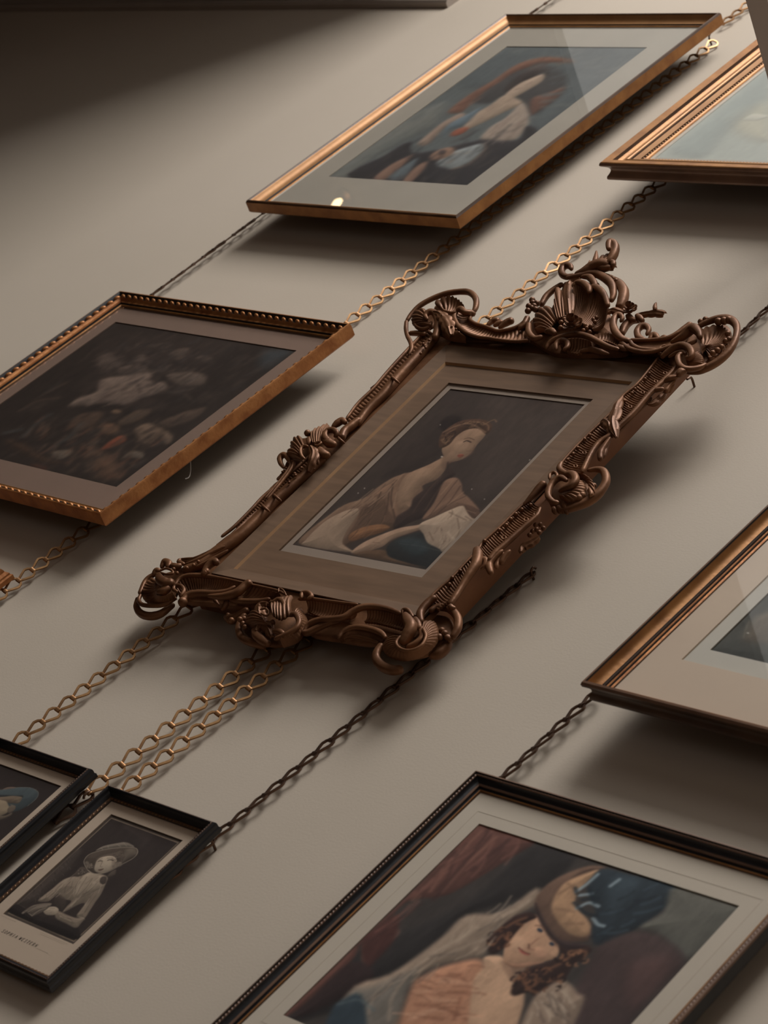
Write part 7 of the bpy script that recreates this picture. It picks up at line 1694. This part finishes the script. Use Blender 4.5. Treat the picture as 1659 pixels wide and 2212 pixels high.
    ('bottom_left_corner', 'scroll', 'scroll', [[(-323.4,-32.4,10.0),(-336.2,-5.5,11.3),(-332.9,8.5,12.7),(-321.4,15.9,14.0)]], {'r': [3.5, 4, 4, 3]}),
    ('bottom_left_corner', 'scroll', 'scroll', [[(-323.1,-29.9,8.0),(-315.8,-42.4,8.0),(-299.7,-50.0,8.0),(-277.2,-47.7,8.0),(-257.2,-40.3,8.0),(-246.6,-21.1,8.0)]], {'r': [3, 3.5, 3.5, 3.5, 3.5, 3]}),
    ('bottom_left_corner', 'scroll', 'scroll', [[(-331.0,-32.9,2.0),(-318.1,-50.2,0.0),(-298.6,-60.1,-2.0),(-278.6,-59.2,-4.0),(-263.2,-50.1,-4.0),(-258.5,-33.1,-4.0),(-256.5,-24.2,-4.0)]], {'r': [4, 5, 6, 6.5, 6.5, 5.5, 4]}),
    ('bottom_left_corner', 'scroll', 'roll', [[(-295.0,0.1,28.0),(-280.9,-11.1,28.0),(-261.6,-15.3,28.0),(-252.8,-7.7,28.0)]], {'r': [7, 8.5, 9, 7]}),
    ('bottom_left_corner', 'scroll', 'roll_rim', [[(-293.9,2.8,34.0),(-287.4,10.0,34.0),(-270.7,8.4,34.0),(-263.3,2.4,34.0),(-274.4,-1.5,34.0),(-289.7,-0.5,34.0)]], {'r': [1.8, 1.8, 1.8, 1.8, 1.8, 1.8]}),
    ('bottom_left_corner', 'scroll', 'knob', [[(-271.6,-32.3,24.0),(-258.9,-29.3,25.0),(-254.4,-16.9,26.0)]], {'r': [5, 7, 5.5]}),
    ('bottom_left_corner', 'scroll', 'leaf', [[(-325.7,25.5,16.0),(-329.1,38.4,16.7),(-316.0,36.0,17.3),(-308.8,25.2,18.0)]], {'r': [3, 6, 6, 4]}),
    ('bottom_left_corner', 'scroll', 'leaf', [[(-330.4,8.2,14.0),(-330.4,18.5,15.0),(-322.0,19.1,16.0)]], {'r': [3, 5, 4]}),
    ('bottom_left_corner', 'scroll', 'leaf', [[(-309.1,33.8,18.0),(-294.2,32.6,18.0),(-288.7,39.5,18.0)]], {'r': [4, 6, 4]}),
    ('bottom_left_corner', 'ball', 'berry', [[(-262.3,29.2,24.0)]], {'r': 3}),
    ('bottom_left_corner', 'ball', 'berry', [[(-254.6,37.9,24.0)]], {'r': 3}),
    ('bottom_left_corner', 'ball', 'berry', [[(-252.6,46.9,24.0)]], {'r': 3}),
    ('bottom_left_corner', 'ball', 'berry', [[(-270.8,14.5,24.0)]], {'r': 3}),
    ('bottom_left_corner', 'ball', 'berry', [[(-285.8,21.3,24.0)]], {'r': 3}),
    ('bottom_left_corner', 'scroll', 'leaf', [[(-219.5,24.2,24.0),(-222.4,40.3,25.3),(-217.3,51.1,26.7),(-206.3,47.5,28.0)]], {'r': [3.5, 5.5, 6.5, 5]}),
    ('bottom_left_corner', 'scroll', 'leaf', [[(-214.9,19.6,24.0),(-214.8,28.2,25.0),(-211.1,32.0,26.0)]], {'r': [4, 5.5, 4.5]}),
    ('bottom_left_corner', 'plate', 'ground', [[(-335.8,-17.3,0.0),(-345.0,13.7,0.0),(-337.4,28.3,0.0),(-310.5,51.5,0.0),(-282.2,98.1,0.0),(-254.2,75.0,0.0),(-252.3,42.5,0.0),(-282.2,23.1,0.0),(-267.7,-10.5,0.0),(-277.4,-28.2,0.0),(-303.2,-32.6,0.0)]], {'th': 7}),
    ('bottom_moulding', 'ribbed', 'ribbed_band', [[(-255.8,-9.8,20.0),(-258.5,6.5,20.0),(-247.2,16.9,20.0),(-216.1,23.7,20.0),(-180.6,25.6,20.0),(-143.7,25.6,20.0),(-125.8,25.9,20.0)],[(-233.6,-19.2,10.0),(-229.5,-7.1,10.0),(-214.1,-0.9,10.0),(-193.3,2.4,10.0),(-175.9,9.0,10.0),(-165.1,14.2,10.0),(-156.5,21.7,10.0)]], {'n': 28, 'sag': -5, 'amp': 1.7}),
    ('bottom_moulding', 'scroll', 'lip', [[(-255.8,-9.8,20.0),(-259.7,7.7,20.0),(-248.1,17.9,20.0),(-216.5,24.2,20.0),(-170.9,26.6,20.0),(-128.6,26.1,20.0),(-92.3,25.9,20.0),(-53.0,24.8,20.0),(-28.6,20.2,20.0)]], {'r': [3, 4, 4, 2.6, 2.2, 2.2, 2.2, 2.2, 2]}),
    ('bottom_moulding', 'scroll', 'volute', [[(-217.0,-31.2,24.0),(-221.1,-18.7,24.4),(-235.2,-11.1,24.8),(-245.7,-13.4,25.2),(-241.9,-21.4,25.6),(-229.0,-25.2,26.0)]], {'r': [3, 3.5, 3.5, 3.5, 3, 2.5]}),
    ('bottom_moulding', 'scroll', 'ridge', [[(-211.4,-36.5,18.0),(-212.9,-21.2,18.4),(-197.1,-12.6,18.8),(-166.1,-6.1,19.2),(-146.1,3.4,19.6),(-138.6,16.2,20.0)]], {'r': [6, 6, 5.5, 5, 4, 2.5]}),
    ('bottom_moulding', 'ball', 'knob', [[(-210.8,-35.8,18.0)]], {'r': 8}),
    ('bottom_moulding', 'scroll', 'leaf', [[(-172.8,-15.0,20.0),(-139.3,-10.6,21.5),(-119.0,1.7,23.0),(-114.9,18.6,24.5),(-109.0,26.9,26.0)]], {'r': [2.5, 5, 6.5, 6.5, 5.5]}),
    ('bottom_moulding', 'ribbed', 'ribbed_band', [[(-119.0,25.7,18.0),(-97.7,24.9,18.0),(-70.6,23.3,18.0),(-46.7,22.1,18.0)],[(-129.3,4.3,10.0),(-103.7,4.6,10.0),(-84.7,11.6,10.0),(-68.5,21.5,10.0)]], {'n': 9, 'sag': -4, 'amp': 1.6}),
    ('bottom_moulding', 'scroll', 'ridge', [[(-133.0,-8.3,14.0),(-103.9,-5.8,14.7),(-75.5,-0.2,15.3),(-56.2,9.4,16.0)]], {'r': [3, 4.5, 4.5, 3]}),
    ('bottom_moulding', 'scroll', 'leaf', [[(-140.6,-4.5,14.0),(-135.6,-14.8,11.0),(-136.1,-26.4,8.0)]], {'r': [4, 5, 3]}),
    ('bottom_moulding', 'scroll', 'leaf', [[(-176.4,-5.3,8.0),(-160.7,-13.1,6.0),(-156.0,-13.8,4.0)]], {'r': [2.5, 3.5, 2]}),
    ('bottom_moulding', 'scroll', 'leaf', [[(-141.8,-22.3,-10.0),(-118.9,-27.3,-6.0),(-106.9,-18.4,-2.0),(-97.0,-7.4,2.0)]], {'r': [5, 8, 6.5, 5]}),
    ('bottom_moulding', 'ball', 'berry', [[(-135.0,-21.5,-6.0)]], {'r': 4.5}),
    ('bottom_moulding', 'ball', 'berry', [[(-125.3,-23.3,-6.0)]], {'r': 4.5}),
    ('bottom_moulding', 'ball', 'berry', [[(-121.1,-19.6,-6.0)]], {'r': 4.5}),
    ('bottom_moulding', 'ball', 'berry', [[(-123.2,-31.0,-6.0)]], {'r': 4.5}),
    ('bottom_moulding', 'ribbed', 'ribbed_band', [[(12.9,20.0,20.0),(45.7,24.1,20.0),(79.4,26.8,20.0),(112.3,30.0,20.0)],[(21.7,7.6,10.0),(47.2,2.9,10.0),(77.0,3.3,10.0),(109.1,10.8,10.0)]], {'n': 17, 'sag': -5, 'amp': 1.7}),
    ('bottom_moulding', 'scroll', 'lip', [[(0.2,17.1,20.0),(23.0,22.3,20.0),(51.3,24.7,20.0),(85.1,27.1,20.0),(115.2,30.1,20.0)]], {'r': [3, 2.8, 2.5, 2.5, 2.2]}),
    ('bottom_moulding', 'scroll', 'ring', [[(12.3,14.2,26.0),(6.0,24.5,26.0),(15.5,27.6,26.0),(27.6,22.0,26.0),(25.5,14.9,26.0)]], {'r': [3, 3.6, 3.6, 3.6, 3]}),
    ('bottom_moulding', 'scroll', 'ridge', [[(57.6,-37.2,12.0),(56.5,-22.8,14.7),(72.0,-13.3,17.3),(97.8,-7.2,20.0),(113.9,-1.1,21.3),(121.3,11.3,22.7),(132.6,22.7,24.0),(150.0,29.1,23.3),(177.3,30.7,22.7),(206.7,27.7,22.0)]], {'r': [3, 5, 5.5, 5, 5, 5, 5, 4.5, 4, 3]}),
    ('bottom_moulding', 'ribbed', 'ribbed_band', [[(138.2,23.9,20.0),(163.1,28.7,20.0),(193.4,27.0,20.0),(218.0,23.1,20.0)],[(141.6,8.5,12.0),(165.6,10.9,12.0),(189.4,10.1,12.0),(216.4,8.5,12.0)]], {'n': 15, 'sag': -5, 'amp': 1.3}),
    ('bottom_moulding', 'ribbed', 'leaf', [[(125.8,-33.0,10.0),(133.6,-10.3,10.0),(159.0,-2.7,10.0),(194.5,-7.0,10.0)],[(119.1,-29.1,4.0),(143.3,-21.7,4.0),(170.8,-19.8,4.0),(193.2,-19.2,4.0)]], {'n': 3, 'amp': 0.8, 'sag': -3}),
    ('bottom_moulding', 'scroll', 'leaf_edge', [[(124.6,-33.3,10.0),(123.6,-18.5,10.8),(137.0,-6.6,11.6),(164.5,-4.3,12.4),(191.6,-8.3,13.2),(208.8,-16.2,14.0)]], {'r': [3, 4.5, 4.5, 4.5, 4.5, 3]}),
    ('bottom_moulding', 'scroll', 'leaf_edge', [[(119.1,-29.1,4.0),(137.4,-18.3,4.0),(168.5,-17.2,4.0),(190.9,-18.1,4.0)]], {'r': [2.5, 3.5, 3.5, 2.5]}),
    ('bottom_moulding', 'scroll', 'leaf', [[(43.9,-26.7,10.0),(61.9,-37.3,11.5),(74.7,-25.6,13.0),(89.8,-11.5,14.5),(107.9,-4.2,16.0)]], {'r': [3, 5, 5, 4.5, 3]}),
    ('bottom_moulding', 'ball', 'chip', [[(150.6,-21.6,-4.0)]], {'r': 4}),
    ('bottom_moulding', 'ball', 'chip', [[(164.3,-17.3,-4.0)]], {'r': 4}),
    ('bottom_moulding', 'ball', 'chip', [[(172.3,-13.2,-4.0)]], {'r': 4}),
    ('bottom_moulding', 'plate', 'ground', [[(-277.7,8.9,2.0),(-240.2,37.0,2.0),(-152.0,39.5,2.0),(-70.8,38.2,2.0),(-38.4,16.9,2.0),(-99.2,-5.1,2.0),(-172.0,-10.8,2.0),(-237.8,-17.4,2.0)]], {'th': 8}),
    ('bottom_moulding', 'plate', 'ground', [[(-18.5,29.8,2.0),(89.9,44.5,2.0),(180.9,44.2,2.0),(210.8,19.2,2.0),(190.7,-17.4,2.0),(114.0,-26.3,2.0),(42.9,-23.9,2.0)]], {'th': 8}),
    ('bottom_cartouche', 'ribbed', 'shell', [[(19.2,-12.5,22.0),(40.0,-22.4,22.0),(49.8,-36.4,22.0),(50.1,-52.6,22.0),(40.0,-68.0,22.0)],[(7.8,9.4,10.0),(39.6,-11.4,10.0),(51.7,-31.4,10.0),(55.9,-53.1,10.0),(40.8,-69.7,10.0)]], {'n': 16, 'amp': 1.6, 'sag': 4}),
    ('bottom_cartouche', 'scroll', 'scroll', [[(17.2,-22.7,26.0),(29.9,-18.8,25.2),(47.5,-30.1,24.4),(52.4,-43.8,23.2),(44.6,-56.7,21.6),(28.5,-70.0,20.0)]], {'r': [4, 4.5, 4.5, 4.5, 4.5, 3]}),
    ('bottom_cartouche', 'ribbed', 'shell', [[(-35.5,-30.1,22.0),(-16.4,-42.2,22.0),(0.1,-46.5,22.0)],[(-74.3,-17.0,12.0),(-71.7,-31.4,12.0),(-63.1,-44.4,12.0),(-43.2,-48.1,12.0)]], {'n': 6, 'amp': 1.8, 'sag': 4}),
    ('bottom_cartouche', 'leaf', 'petal', [[(-23.0,-41.3,20.0),(-45.5,-24.9,21.3),(-56.6,-10.7,22.7),(-45.6,-6.5,24.0)]], {'wid': [5, 9, 10, 5], 'lobes': 2}),
    ('bottom_cartouche', 'scroll', 'ring', [[(-40.0,-25.5,27.0),(-31.6,-21.3,27.0),(-19.0,-27.3,27.0),(-17.5,-34.6,27.0),(-32.3,-32.1,27.0)]], {'r': [1.8, 1.8, 1.8, 1.8, 1.8]}),
    ('bottom_cartouche', 'ribbed', 'cup', [[(-38.1,-2.3,22.0),(-31.7,12.5,22.0),(-14.9,19.7,22.0)],[(-7.6,-31.6,30.0),(16.4,-35.9,30.0),(24.0,-21.0,30.0)]], {'n': 6, 'amp': 1.5, 'sag': 7}),
    ('bottom_cartouche', 'scroll', 'cup_rim', [[(-26.8,-11.2,30.0),(-19.4,-2.0,30.7),(-7.0,-4.9,31.3),(5.4,-12.9,32.0)]], {'r': [3, 4, 4, 2.5]}),
    ('bottom_cartouche', 'scroll', 'loop', [[(-40.2,17.5,26.0),(-45.4,24.8,26.0),(-33.8,22.3,26.0),(-19.6,13.7,26.0)]], {'r': [1.3, 1.3, 1.3, 1.3]}),
    ('bottom_cartouche', 'scroll', 'scroll', [[(-85.2,-23.0,8.0),(-85.3,-37.7,4.8),(-77.3,-52.0,1.6),(-56.9,-64.6,-0.4),(-27.4,-68.1,-1.2),(-4.5,-68.1,-2.0)]], {'r': [4, 5, 5.5, 6, 6, 5]}),
    ('bottom_cartouche', 'ball', 'knob', [[(-76.3,-35.1,10.0)]], {'r': 4.5}),
    ('bottom_cartouche', 'ball', 'knob', [[(-69.3,-45.2,10.0)]], {'r': 4.5}),
    ('bottom_cartouche', 'ball', 'knob', [[(-58.9,-51.0,10.0)]], {'r': 4.5}),
    ('bottom_cartouche', 'leaf', 'petal', [[(-26.1,-57.1,16.0),(-29.7,-45.4,18.0),(-16.6,-43.1,20.0),(0.8,-53.0,18.0),(11.8,-61.1,16.0)]], {'wid': [4, 8, 9, 8, 4], 'lobes': 3}),
    ('bottom_cartouche', 'scroll', 'petal', [[(-39.6,-49.8,10.0),(-23.7,-60.9,8.7),(-0.3,-68.4,7.3),(10.4,-69.1,6.0)]], {'r': [5, 7, 7, 5]}),
    ('bottom_cartouche', 'scroll', 'petal', [[(9.6,-54.2,18.0),(19.7,-51.8,18.0),(34.6,-54.8,18.0)]], {'r': [4, 5, 4]}),
    ('bottom_cartouche', 'ball', 'knob', [[(-9.5,-35.0,16.0)]], {'r': 4.5}),
    ('bottom_cartouche', 'ball', 'knob', [[(-73.7,-43.4,16.0)]], {'r': 4.5}),
    ('bottom_cartouche', 'ball', 'knob', [[(-88.0,-48.4,16.0)]], {'r': 4.5}),
    ('bottom_cartouche', 'plate', 'ground', [[(-79.6,-43.9,0.0),(-92.7,-15.1,0.0),(-87.5,8.1,0.0),(-71.9,35.4,0.0),(-40.6,35.7,0.0),(-2.2,14.2,0.0),(27.8,-12.0,0.0),(29.9,-40.9,0.0),(16.0,-59.0,0.0),(-30.7,-62.1,0.0)]], {'th': 8}),
    ('bottom_right_corner', 'ribbed', 'shell', [[(242.8,-15.3,24.0),(246.9,-29.9,24.0),(262.6,-38.5,24.0),(280.9,-37.2,24.0),(290.5,-25.6,24.0),(284.5,-6.9,24.0),(267.9,6.4,24.0)],[(208.6,-13.9,12.0),(214.9,-32.8,12.0),(239.9,-45.4,12.0),(270.1,-44.8,12.0),(288.9,-30.9,12.0),(294.1,-7.4,12.0),(284.9,15.4,12.0),(260.5,34.8,12.0),(241.8,32.0,12.0)]], {'n': 27, 'amp': 1.5, 'sag': 3}),
    ('bottom_right_corner', 'scroll', 'shell_rim', [[(245.4,-17.1,26.0),(249.0,-31.8,26.0),(265.6,-40.8,26.0),(284.0,-39.7,26.0),(293.8,-27.7,26.0),(287.4,-8.5,26.0),(269.3,5.9,26.0)]], {'r': [2.5, 2.5, 2.5, 2.5, 2.5, 2.5, 2.5]}),
    ('bottom_right_corner', 'scroll', 'scroll', [[(204.2,-22.8,8.0),(206.8,-39.8,5.6),(214.9,-50.6,3.2),(235.6,-59.6,2.0),(256.6,-61.1,2.0),(270.0,-55.6,2.0)]], {'r': [4.5, 6, 7, 7.5, 7.5, 6]}),
    ('bottom_right_corner', 'scroll', 'scroll', [[(282.2,-13.8,-6.0),(293.8,-7.8,-6.0),(296.7,5.3,-6.0),(292.9,20.0,-6.0)]], {'r': [5, 8, 8, 6]}),
    ('bottom_right_corner', 'scroll', 'roll', [[(219.1,23.3,28.0),(236.4,11.8,29.0),(254.0,-1.0,30.0),(257.1,-15.4,27.0),(257.2,-30.5,24.0)]], {'r': [4, 7.5, 9, 9, 6]}),
    ('bottom_right_corner', 'scroll', 'scroll', [[(259.7,10.0,22.0),(276.1,-6.4,20.7),(273.3,-21.1,19.3),(261.4,-29.2,18.0)]], {'r': [4, 5, 5, 4]}),
    ('bottom_right_corner', 'scroll', 'sprig', [[(213.0,24.3,26.0),(209.4,31.3,26.7),(218.5,32.0,27.3),(237.8,21.3,28.0)]], {'r': [2.5, 3.2, 3.2, 2.5]}),
    ('bottom_right_corner', 'scroll', 'sprig', [[(237.3,22.8,24.0),(253.6,12.4,24.0),(263.6,3.8,24.0)]], {'r': [4, 5.5, 4]}),
    ('bottom_right_corner', 'scroll', 'scroll', [[(241.8,47.8,16.0),(246.2,61.3,13.6),(264.2,65.2,11.2),(287.8,54.5,8.8),(301.5,37.0,6.4),(305.0,17.2,4.0)]], {'r': [4, 5.5, 6, 6, 6, 4.5]}),
    ('bottom_right_corner', 'scroll', 'torus_end', [[(249.2,21.7,18.0),(232.8,39.3,18.7),(230.3,62.0,19.3),(235.1,75.1,20.0)]], {'r': [4, 6, 6, 5]}),
    ('bottom_right_corner', 'ball', 'knob', [[(291.4,20.1,8.0)]], {'r': 5.5}),
    ('bottom_right_corner', 'ball', 'knob', [[(288.0,11.5,8.0)]], {'r': 5.5}),
    ('bottom_right_corner', 'ball', 'knob', [[(282.4,24.3,8.0)]], {'r': 5.5}),
    ('bottom_right_corner', 'scroll', 'collar', [[(294.6,16.2,8.0),(300.9,16.2,4.0),(304.7,14.1,0.0)]], {'r': [4, 4.5, 4]}),
    ('bottom_right_corner', 'plate', 'ground', [[(205.7,-23.2,2.0),(199.5,-1.0,2.0),(201.5,23.4,2.0),(197.4,41.6,2.0),(224.3,36.7,2.0),(234.5,58.3,2.0),(268.2,58.1,2.0),(294.3,26.4,2.0),(290.5,-5.7,2.0),(273.8,-22.2,2.0),(243.6,-32.7,2.0)]], {'th': 8}),
]
heads = {}
for g_, kind_, name_, d_, k_ in ORN:
    par = heads.get(g_, orn)
    nm = g_ if g_ not in heads else name_
    nm = nm.replace('top_left_', '').replace('top_right_', '').replace('bottom_left_', '').replace('bottom_right_', '').replace('left_', '').replace('right_', '').replace('bottom_', '')
    if nm == 'corner':
        nm = 'corner_ornament'
    if kind_ == 'scroll':
        o = carve_scroll(nm, d_[0], k_['r'], par, M['bronze'])
    elif kind_ == 'ribbed':
        o = carve_ribbed(nm, d_[0], d_[1], k_['n'], par, M['bronze'], k_.get('amp', 1.0), k_.get('sag', 0.0))
    elif kind_ == 'leaf':
        o = carve_leaf(nm, d_[0], k_['wid'], None, par, M['bronze'], k_.get('lobes', 3))
    elif kind_ == 'plate':
        o = carve_plate(nm, d_[0], k_['th'], par, M['bronze'])
    elif kind_ == 'ball':
        o = carve_ball(nm, d_[0][0], k_['r'], par, M['bronze'])
    elif kind_ == 'flower':
        o = carve_flower(nm, d_[0][0], k_['r'], par, M['bronze'])
    else:
        o = carve_oval(nm, d_[0][0], k_['a'], k_['b'], par, M['bronze'])
    heads.setdefault(g_, o)


# ------------------------------------------------------------------ lettering under the bonnet print (flat print on its paper)
LET = {  # strokes in a 1 x 1.4 letter box: (x, y) points and weight
    'S': [([(0.85, 1.15), (0.6, 1.4), (0.25, 1.3), (0.2, 1.0), (0.5, 0.75), (0.8, 0.5), (0.75, 0.15), (0.4, 0.0), (0.1, 0.2)], 1)],
    'O': [([(0.5, 0), (0.12, 0.35), (0.12, 1.05), (0.5, 1.4), (0.88, 1.05), (0.88, 0.35), (0.5, 0)], 1)],
    'P': [([(0.2, 0), (0.2, 1.4)], 1.5), ([(0.05, 0), (0.38, 0)], 0.6), ([(0.05, 1.4), (0.6, 1.4), (0.9, 1.1), (0.6, 0.7), (0.2, 0.7)], 0.9)],
    'H': [([(0.15, 0), (0.15, 1.4)], 1.4), ([(0.85, 0), (0.85, 1.4)], 1.4), ([(0.15, 0.7), (0.85, 0.7)], 0.6), ([(0, 0), (0.3, 0)], 0.6), ([(0.7, 0), (1, 0)], 0.6), ([(0, 1.4), (0.3, 1.4)], 0.6), ([(0.7, 1.4), (1, 1.4)], 0.6)],
    'I': [([(0.5, 0), (0.5, 1.4)], 1.5), ([(0.32, 0), (0.68, 0)], 0.6), ([(0.32, 1.4), (0.68, 1.4)], 0.6)],
    'A': [([(0.08, 0), (0.5, 1.4)], 0.7), ([(0.5, 1.4), (0.92, 0)], 1.5), ([(0.22, 0.48), (0.78, 0.48)], 0.6), ([(-0.02, 0), (0.22, 0)], 0.6), ([(0.78, 0), (1.02, 0)], 0.6)],
    'W': [([(0.0, 1.4), (0.28, 0)], 1.5), ([(0.28, 0), (0.5, 1.2)], 0.7), ([(0.5, 1.2), (0.74, 0)], 1.5), ([(0.74, 0), (1.02, 1.4)], 0.7), ([(-0.1, 1.4), (0.15, 1.4)], 0.6), ([(0.9, 1.4), (1.15, 1.4)], 0.6)],
    'E': [([(0.2, 0), (0.2, 1.4)], 1.5), ([(0.05, 0), (0.85, 0), (0.9, 0.3)], 0.7), ([(0.05, 1.4), (0.82, 1.4), (0.85, 1.12)], 0.7), ([(0.2, 0.72), (0.6, 0.72)], 0.7)],
    'T': [([(0.5, 0), (0.5, 1.4)], 1.5), ([(0.08, 1.12), (0.1, 1.4), (0.9, 1.4), (0.92, 1.12)], 0.7), ([(0.32, 0), (0.68, 0)], 0.6)],
    'R': [([(0.2, 0), (0.2, 1.4)], 1.5), ([(0.05, 0), (0.38, 0)], 0.6), ([(0.05, 1.4), (0.6, 1.4), (0.86, 1.1), (0.6, 0.75), (0.2, 0.75)], 0.9), ([(0.5, 0.75), (0.9, 0.0), (1.02, 0)], 1.3)],
    'N': [([(0.15, 0), (0.15, 1.4)], 0.7), ([(0.1, 1.4), (0.85, 0)], 1.5), ([(0.85, 0), (0.85, 1.4)], 0.7), ([(0, 0), (0.3, 0)], 0.6), ([(0.7, 1.4), (1, 1.4)], 0.6)]}


def ribbon_strokes(name, strokes, t, mat, parent):
    """flat inked strokes on the paper: [(points in mm, width in mm)]"""
    vs, fs = [], []
    for P, wd in strokes:
        P = np.array(P, float)
        tn = np.gradient(P, axis=0) if len(P) > 1 else np.array([[1, 0]])
        tn /= np.linalg.norm(tn, axis=1)[:, None] + 1e-9
        b0 = len(vs)
        for q, g in zip(P, tn):
            for s in (-0.5, 0.5):
                vs.append(((q[0] - g[1] * wd * s) / 1000, -t, (q[1] + g[0] * wd * s) / 1000))
        for i in range(len(P) - 1):
            fs.append((b0 + 2 * i, b0 + 2 * i + 2, b0 + 2 * i + 3, b0 + 2 * i + 1))
    return mesh_obj(name, vs, fs, mat, parent)


def inscription(text, x0, y0, size, gap, slant):
    out = []
    x = x0
    for ch in text:
        if ch == ' ':
            x += size * 1.0
            continue
        for P, wgt in LET[ch]:
            P = spline([(a, b, 0) for a, b in P], 4 * len(P))[:, :2] if len(P) > 2 and ch in 'SO' else P
            out.append(([(x + (a + b * slant) * size, y0 + b * size) for a, b in P], 0.21 * size * wgt))
        x += size * (1 + gap)
    return out, x


def scribble(x0, x1, y, size, seed):
    rnd = random.Random(seed)
    out = []
    x = x0
    while x < x1:
        L = rnd.uniform(2, 4) * size
        P = []
        n_ = int(L / size * 3)
        for k in range(n_):
            P.append((x + L * k / n_, y + size * (0.5 * (k % 2) + rnd.uniform(-0.12, 0.25))))
        out.append((P, 0.2 * size))
        x += L + size * 0.8
    return out


pi_ = PICS['I']
T_INK = 0.00615
tx, xe = inscription('SOPHIA WESTERN', -51, 48.6, 3.6, 0.64, 0.22)
ribbon_strokes('title_lettering', tx, T_INK, M['ink'], pi_)
tag(ribbon_strokes('engraver_line', scribble(-78, -48, 70.3, 1.35, 3) + scribble(10, 68, 71.0, 1.2, 4) + scribble(14, 64, 68.4, 1.1, 5) + scribble(xe + 1, xe + 23, 47.2, 1.3, 6), T_INK, M['ink_faint'], pi_), kind='stuff')

# ------------------------------------------------------------------ hooks, nails and loose ends
def tube(name, P, r, mat, parent=None, seg=7):
    """P in metres (x, z up, distance from wall) relative to the parent or the wall"""
    c = spline([(p[0] * 1000, p[1] * 1000, p[2] * 1000) for p in P], max(8, 5 * len(P)))
    t = np.gradient(c, axis=0)
    t /= np.linalg.norm(t, axis=1)[:, None] + 1e-9
    vs, fs = [], []
    for i in range(len(c)):
        ref = np.array([0, 0, 1.0]) if abs(t[i][2]) < 0.9 else np.array([1.0, 0, 0])
        s = np.cross(ref, t[i])
        s /= np.linalg.norm(s)
        b = np.cross(t[i], s)
        for k in range(seg):
            a = 2 * math.pi * k / seg
            q = c[i] + r * 1000 * (math.cos(a) * s + math.sin(a) * b)
            vs.append((q[0] / 1000, -q[2] / 1000, q[1] / 1000))
    for i in range(len(c) - 1):
        for k in range(seg):
            k2 = (k + 1) % seg
            fs.append((i * seg + k, i * seg + k2, (i + 1) * seg + k2, (i + 1) * seg + k))
    fs += [tuple(range(seg - 1, -1, -1)), tuple((len(c) - 1) * seg + k for k in range(seg))]
    return mesh_obj(name, vs, fs, mat, parent, smooth=60)

hk = empty('wall_hook', (-0.5453, -0.0120, Z0 + 1.6160))
tag(hk, 'small dark nail head showing beside the upper right edge of the plain gilt frame', 'hook')
tube('shank', [(0, 0, -0.0115), (0, -0.001, 0.006), (0, 0.006, 0.012)], 0.0021, M['iron'], hk)
hk = empty('wall_hook', (0.3062, -0.0120, Z0 + 0.4352))
tag(hk, 'small dark nail under the upper right corner of the ornate frame', 'hook')
tube('shank', [(0, 0, -0.0115), (0, -0.001, 0.006), (0.001, -0.012, 0.01)], 0.0021, M['iron'], hk)
hk = empty('wall_hook', (0.3956, -0.0120, Z0 + -0.0808))
tag(hk, 'dark hook at the upper end of the thin bronze chain behind the ornate frame', 'hook')
tube('shank', [(0, 0, -0.0115), (0, 0, 0.002), (0.001, 0.006, 0.006), (0.001, 0.01, 0.002)], 0.0021, M['iron'], hk)
hk = empty('wall_hook', (0.3630, -0.0120, Z0 + -0.7263))
tag(hk, "dark hook under the right edge of the bonnet girl's black frame", 'hook')
tube('shank', [(0, 0, -0.0115), (0, 0, 0.004), (0, -0.01, 0.006), (0, -0.014, 0.002)], 0.0021, M['iron'], hk)
hk = empty('wall_hook', (0.0842, -0.0120, Z0 + -0.7172))
tag(hk, 'dark hook between the two small black frames', 'hook')
tube('shank', [(0, 0, -0.0115), (0, 0, 0.004), (0, -0.01, 0.006), (0, -0.014, 0.002)], 0.0021, M['iron'], hk)
th = tube('loose_thread', [(-0.4399, -0.0191 + Z0, 0.046), (-0.4399, -0.0271 + Z0, 0.030), (-0.4369, -0.0371 + Z0, 0.024), (-0.4369, -0.0451 + Z0, 0.026)], 0.0009, M['dust'])
tag(th, 'pale loose thread hanging below the right edge of the worn beaded frame', 'thread')
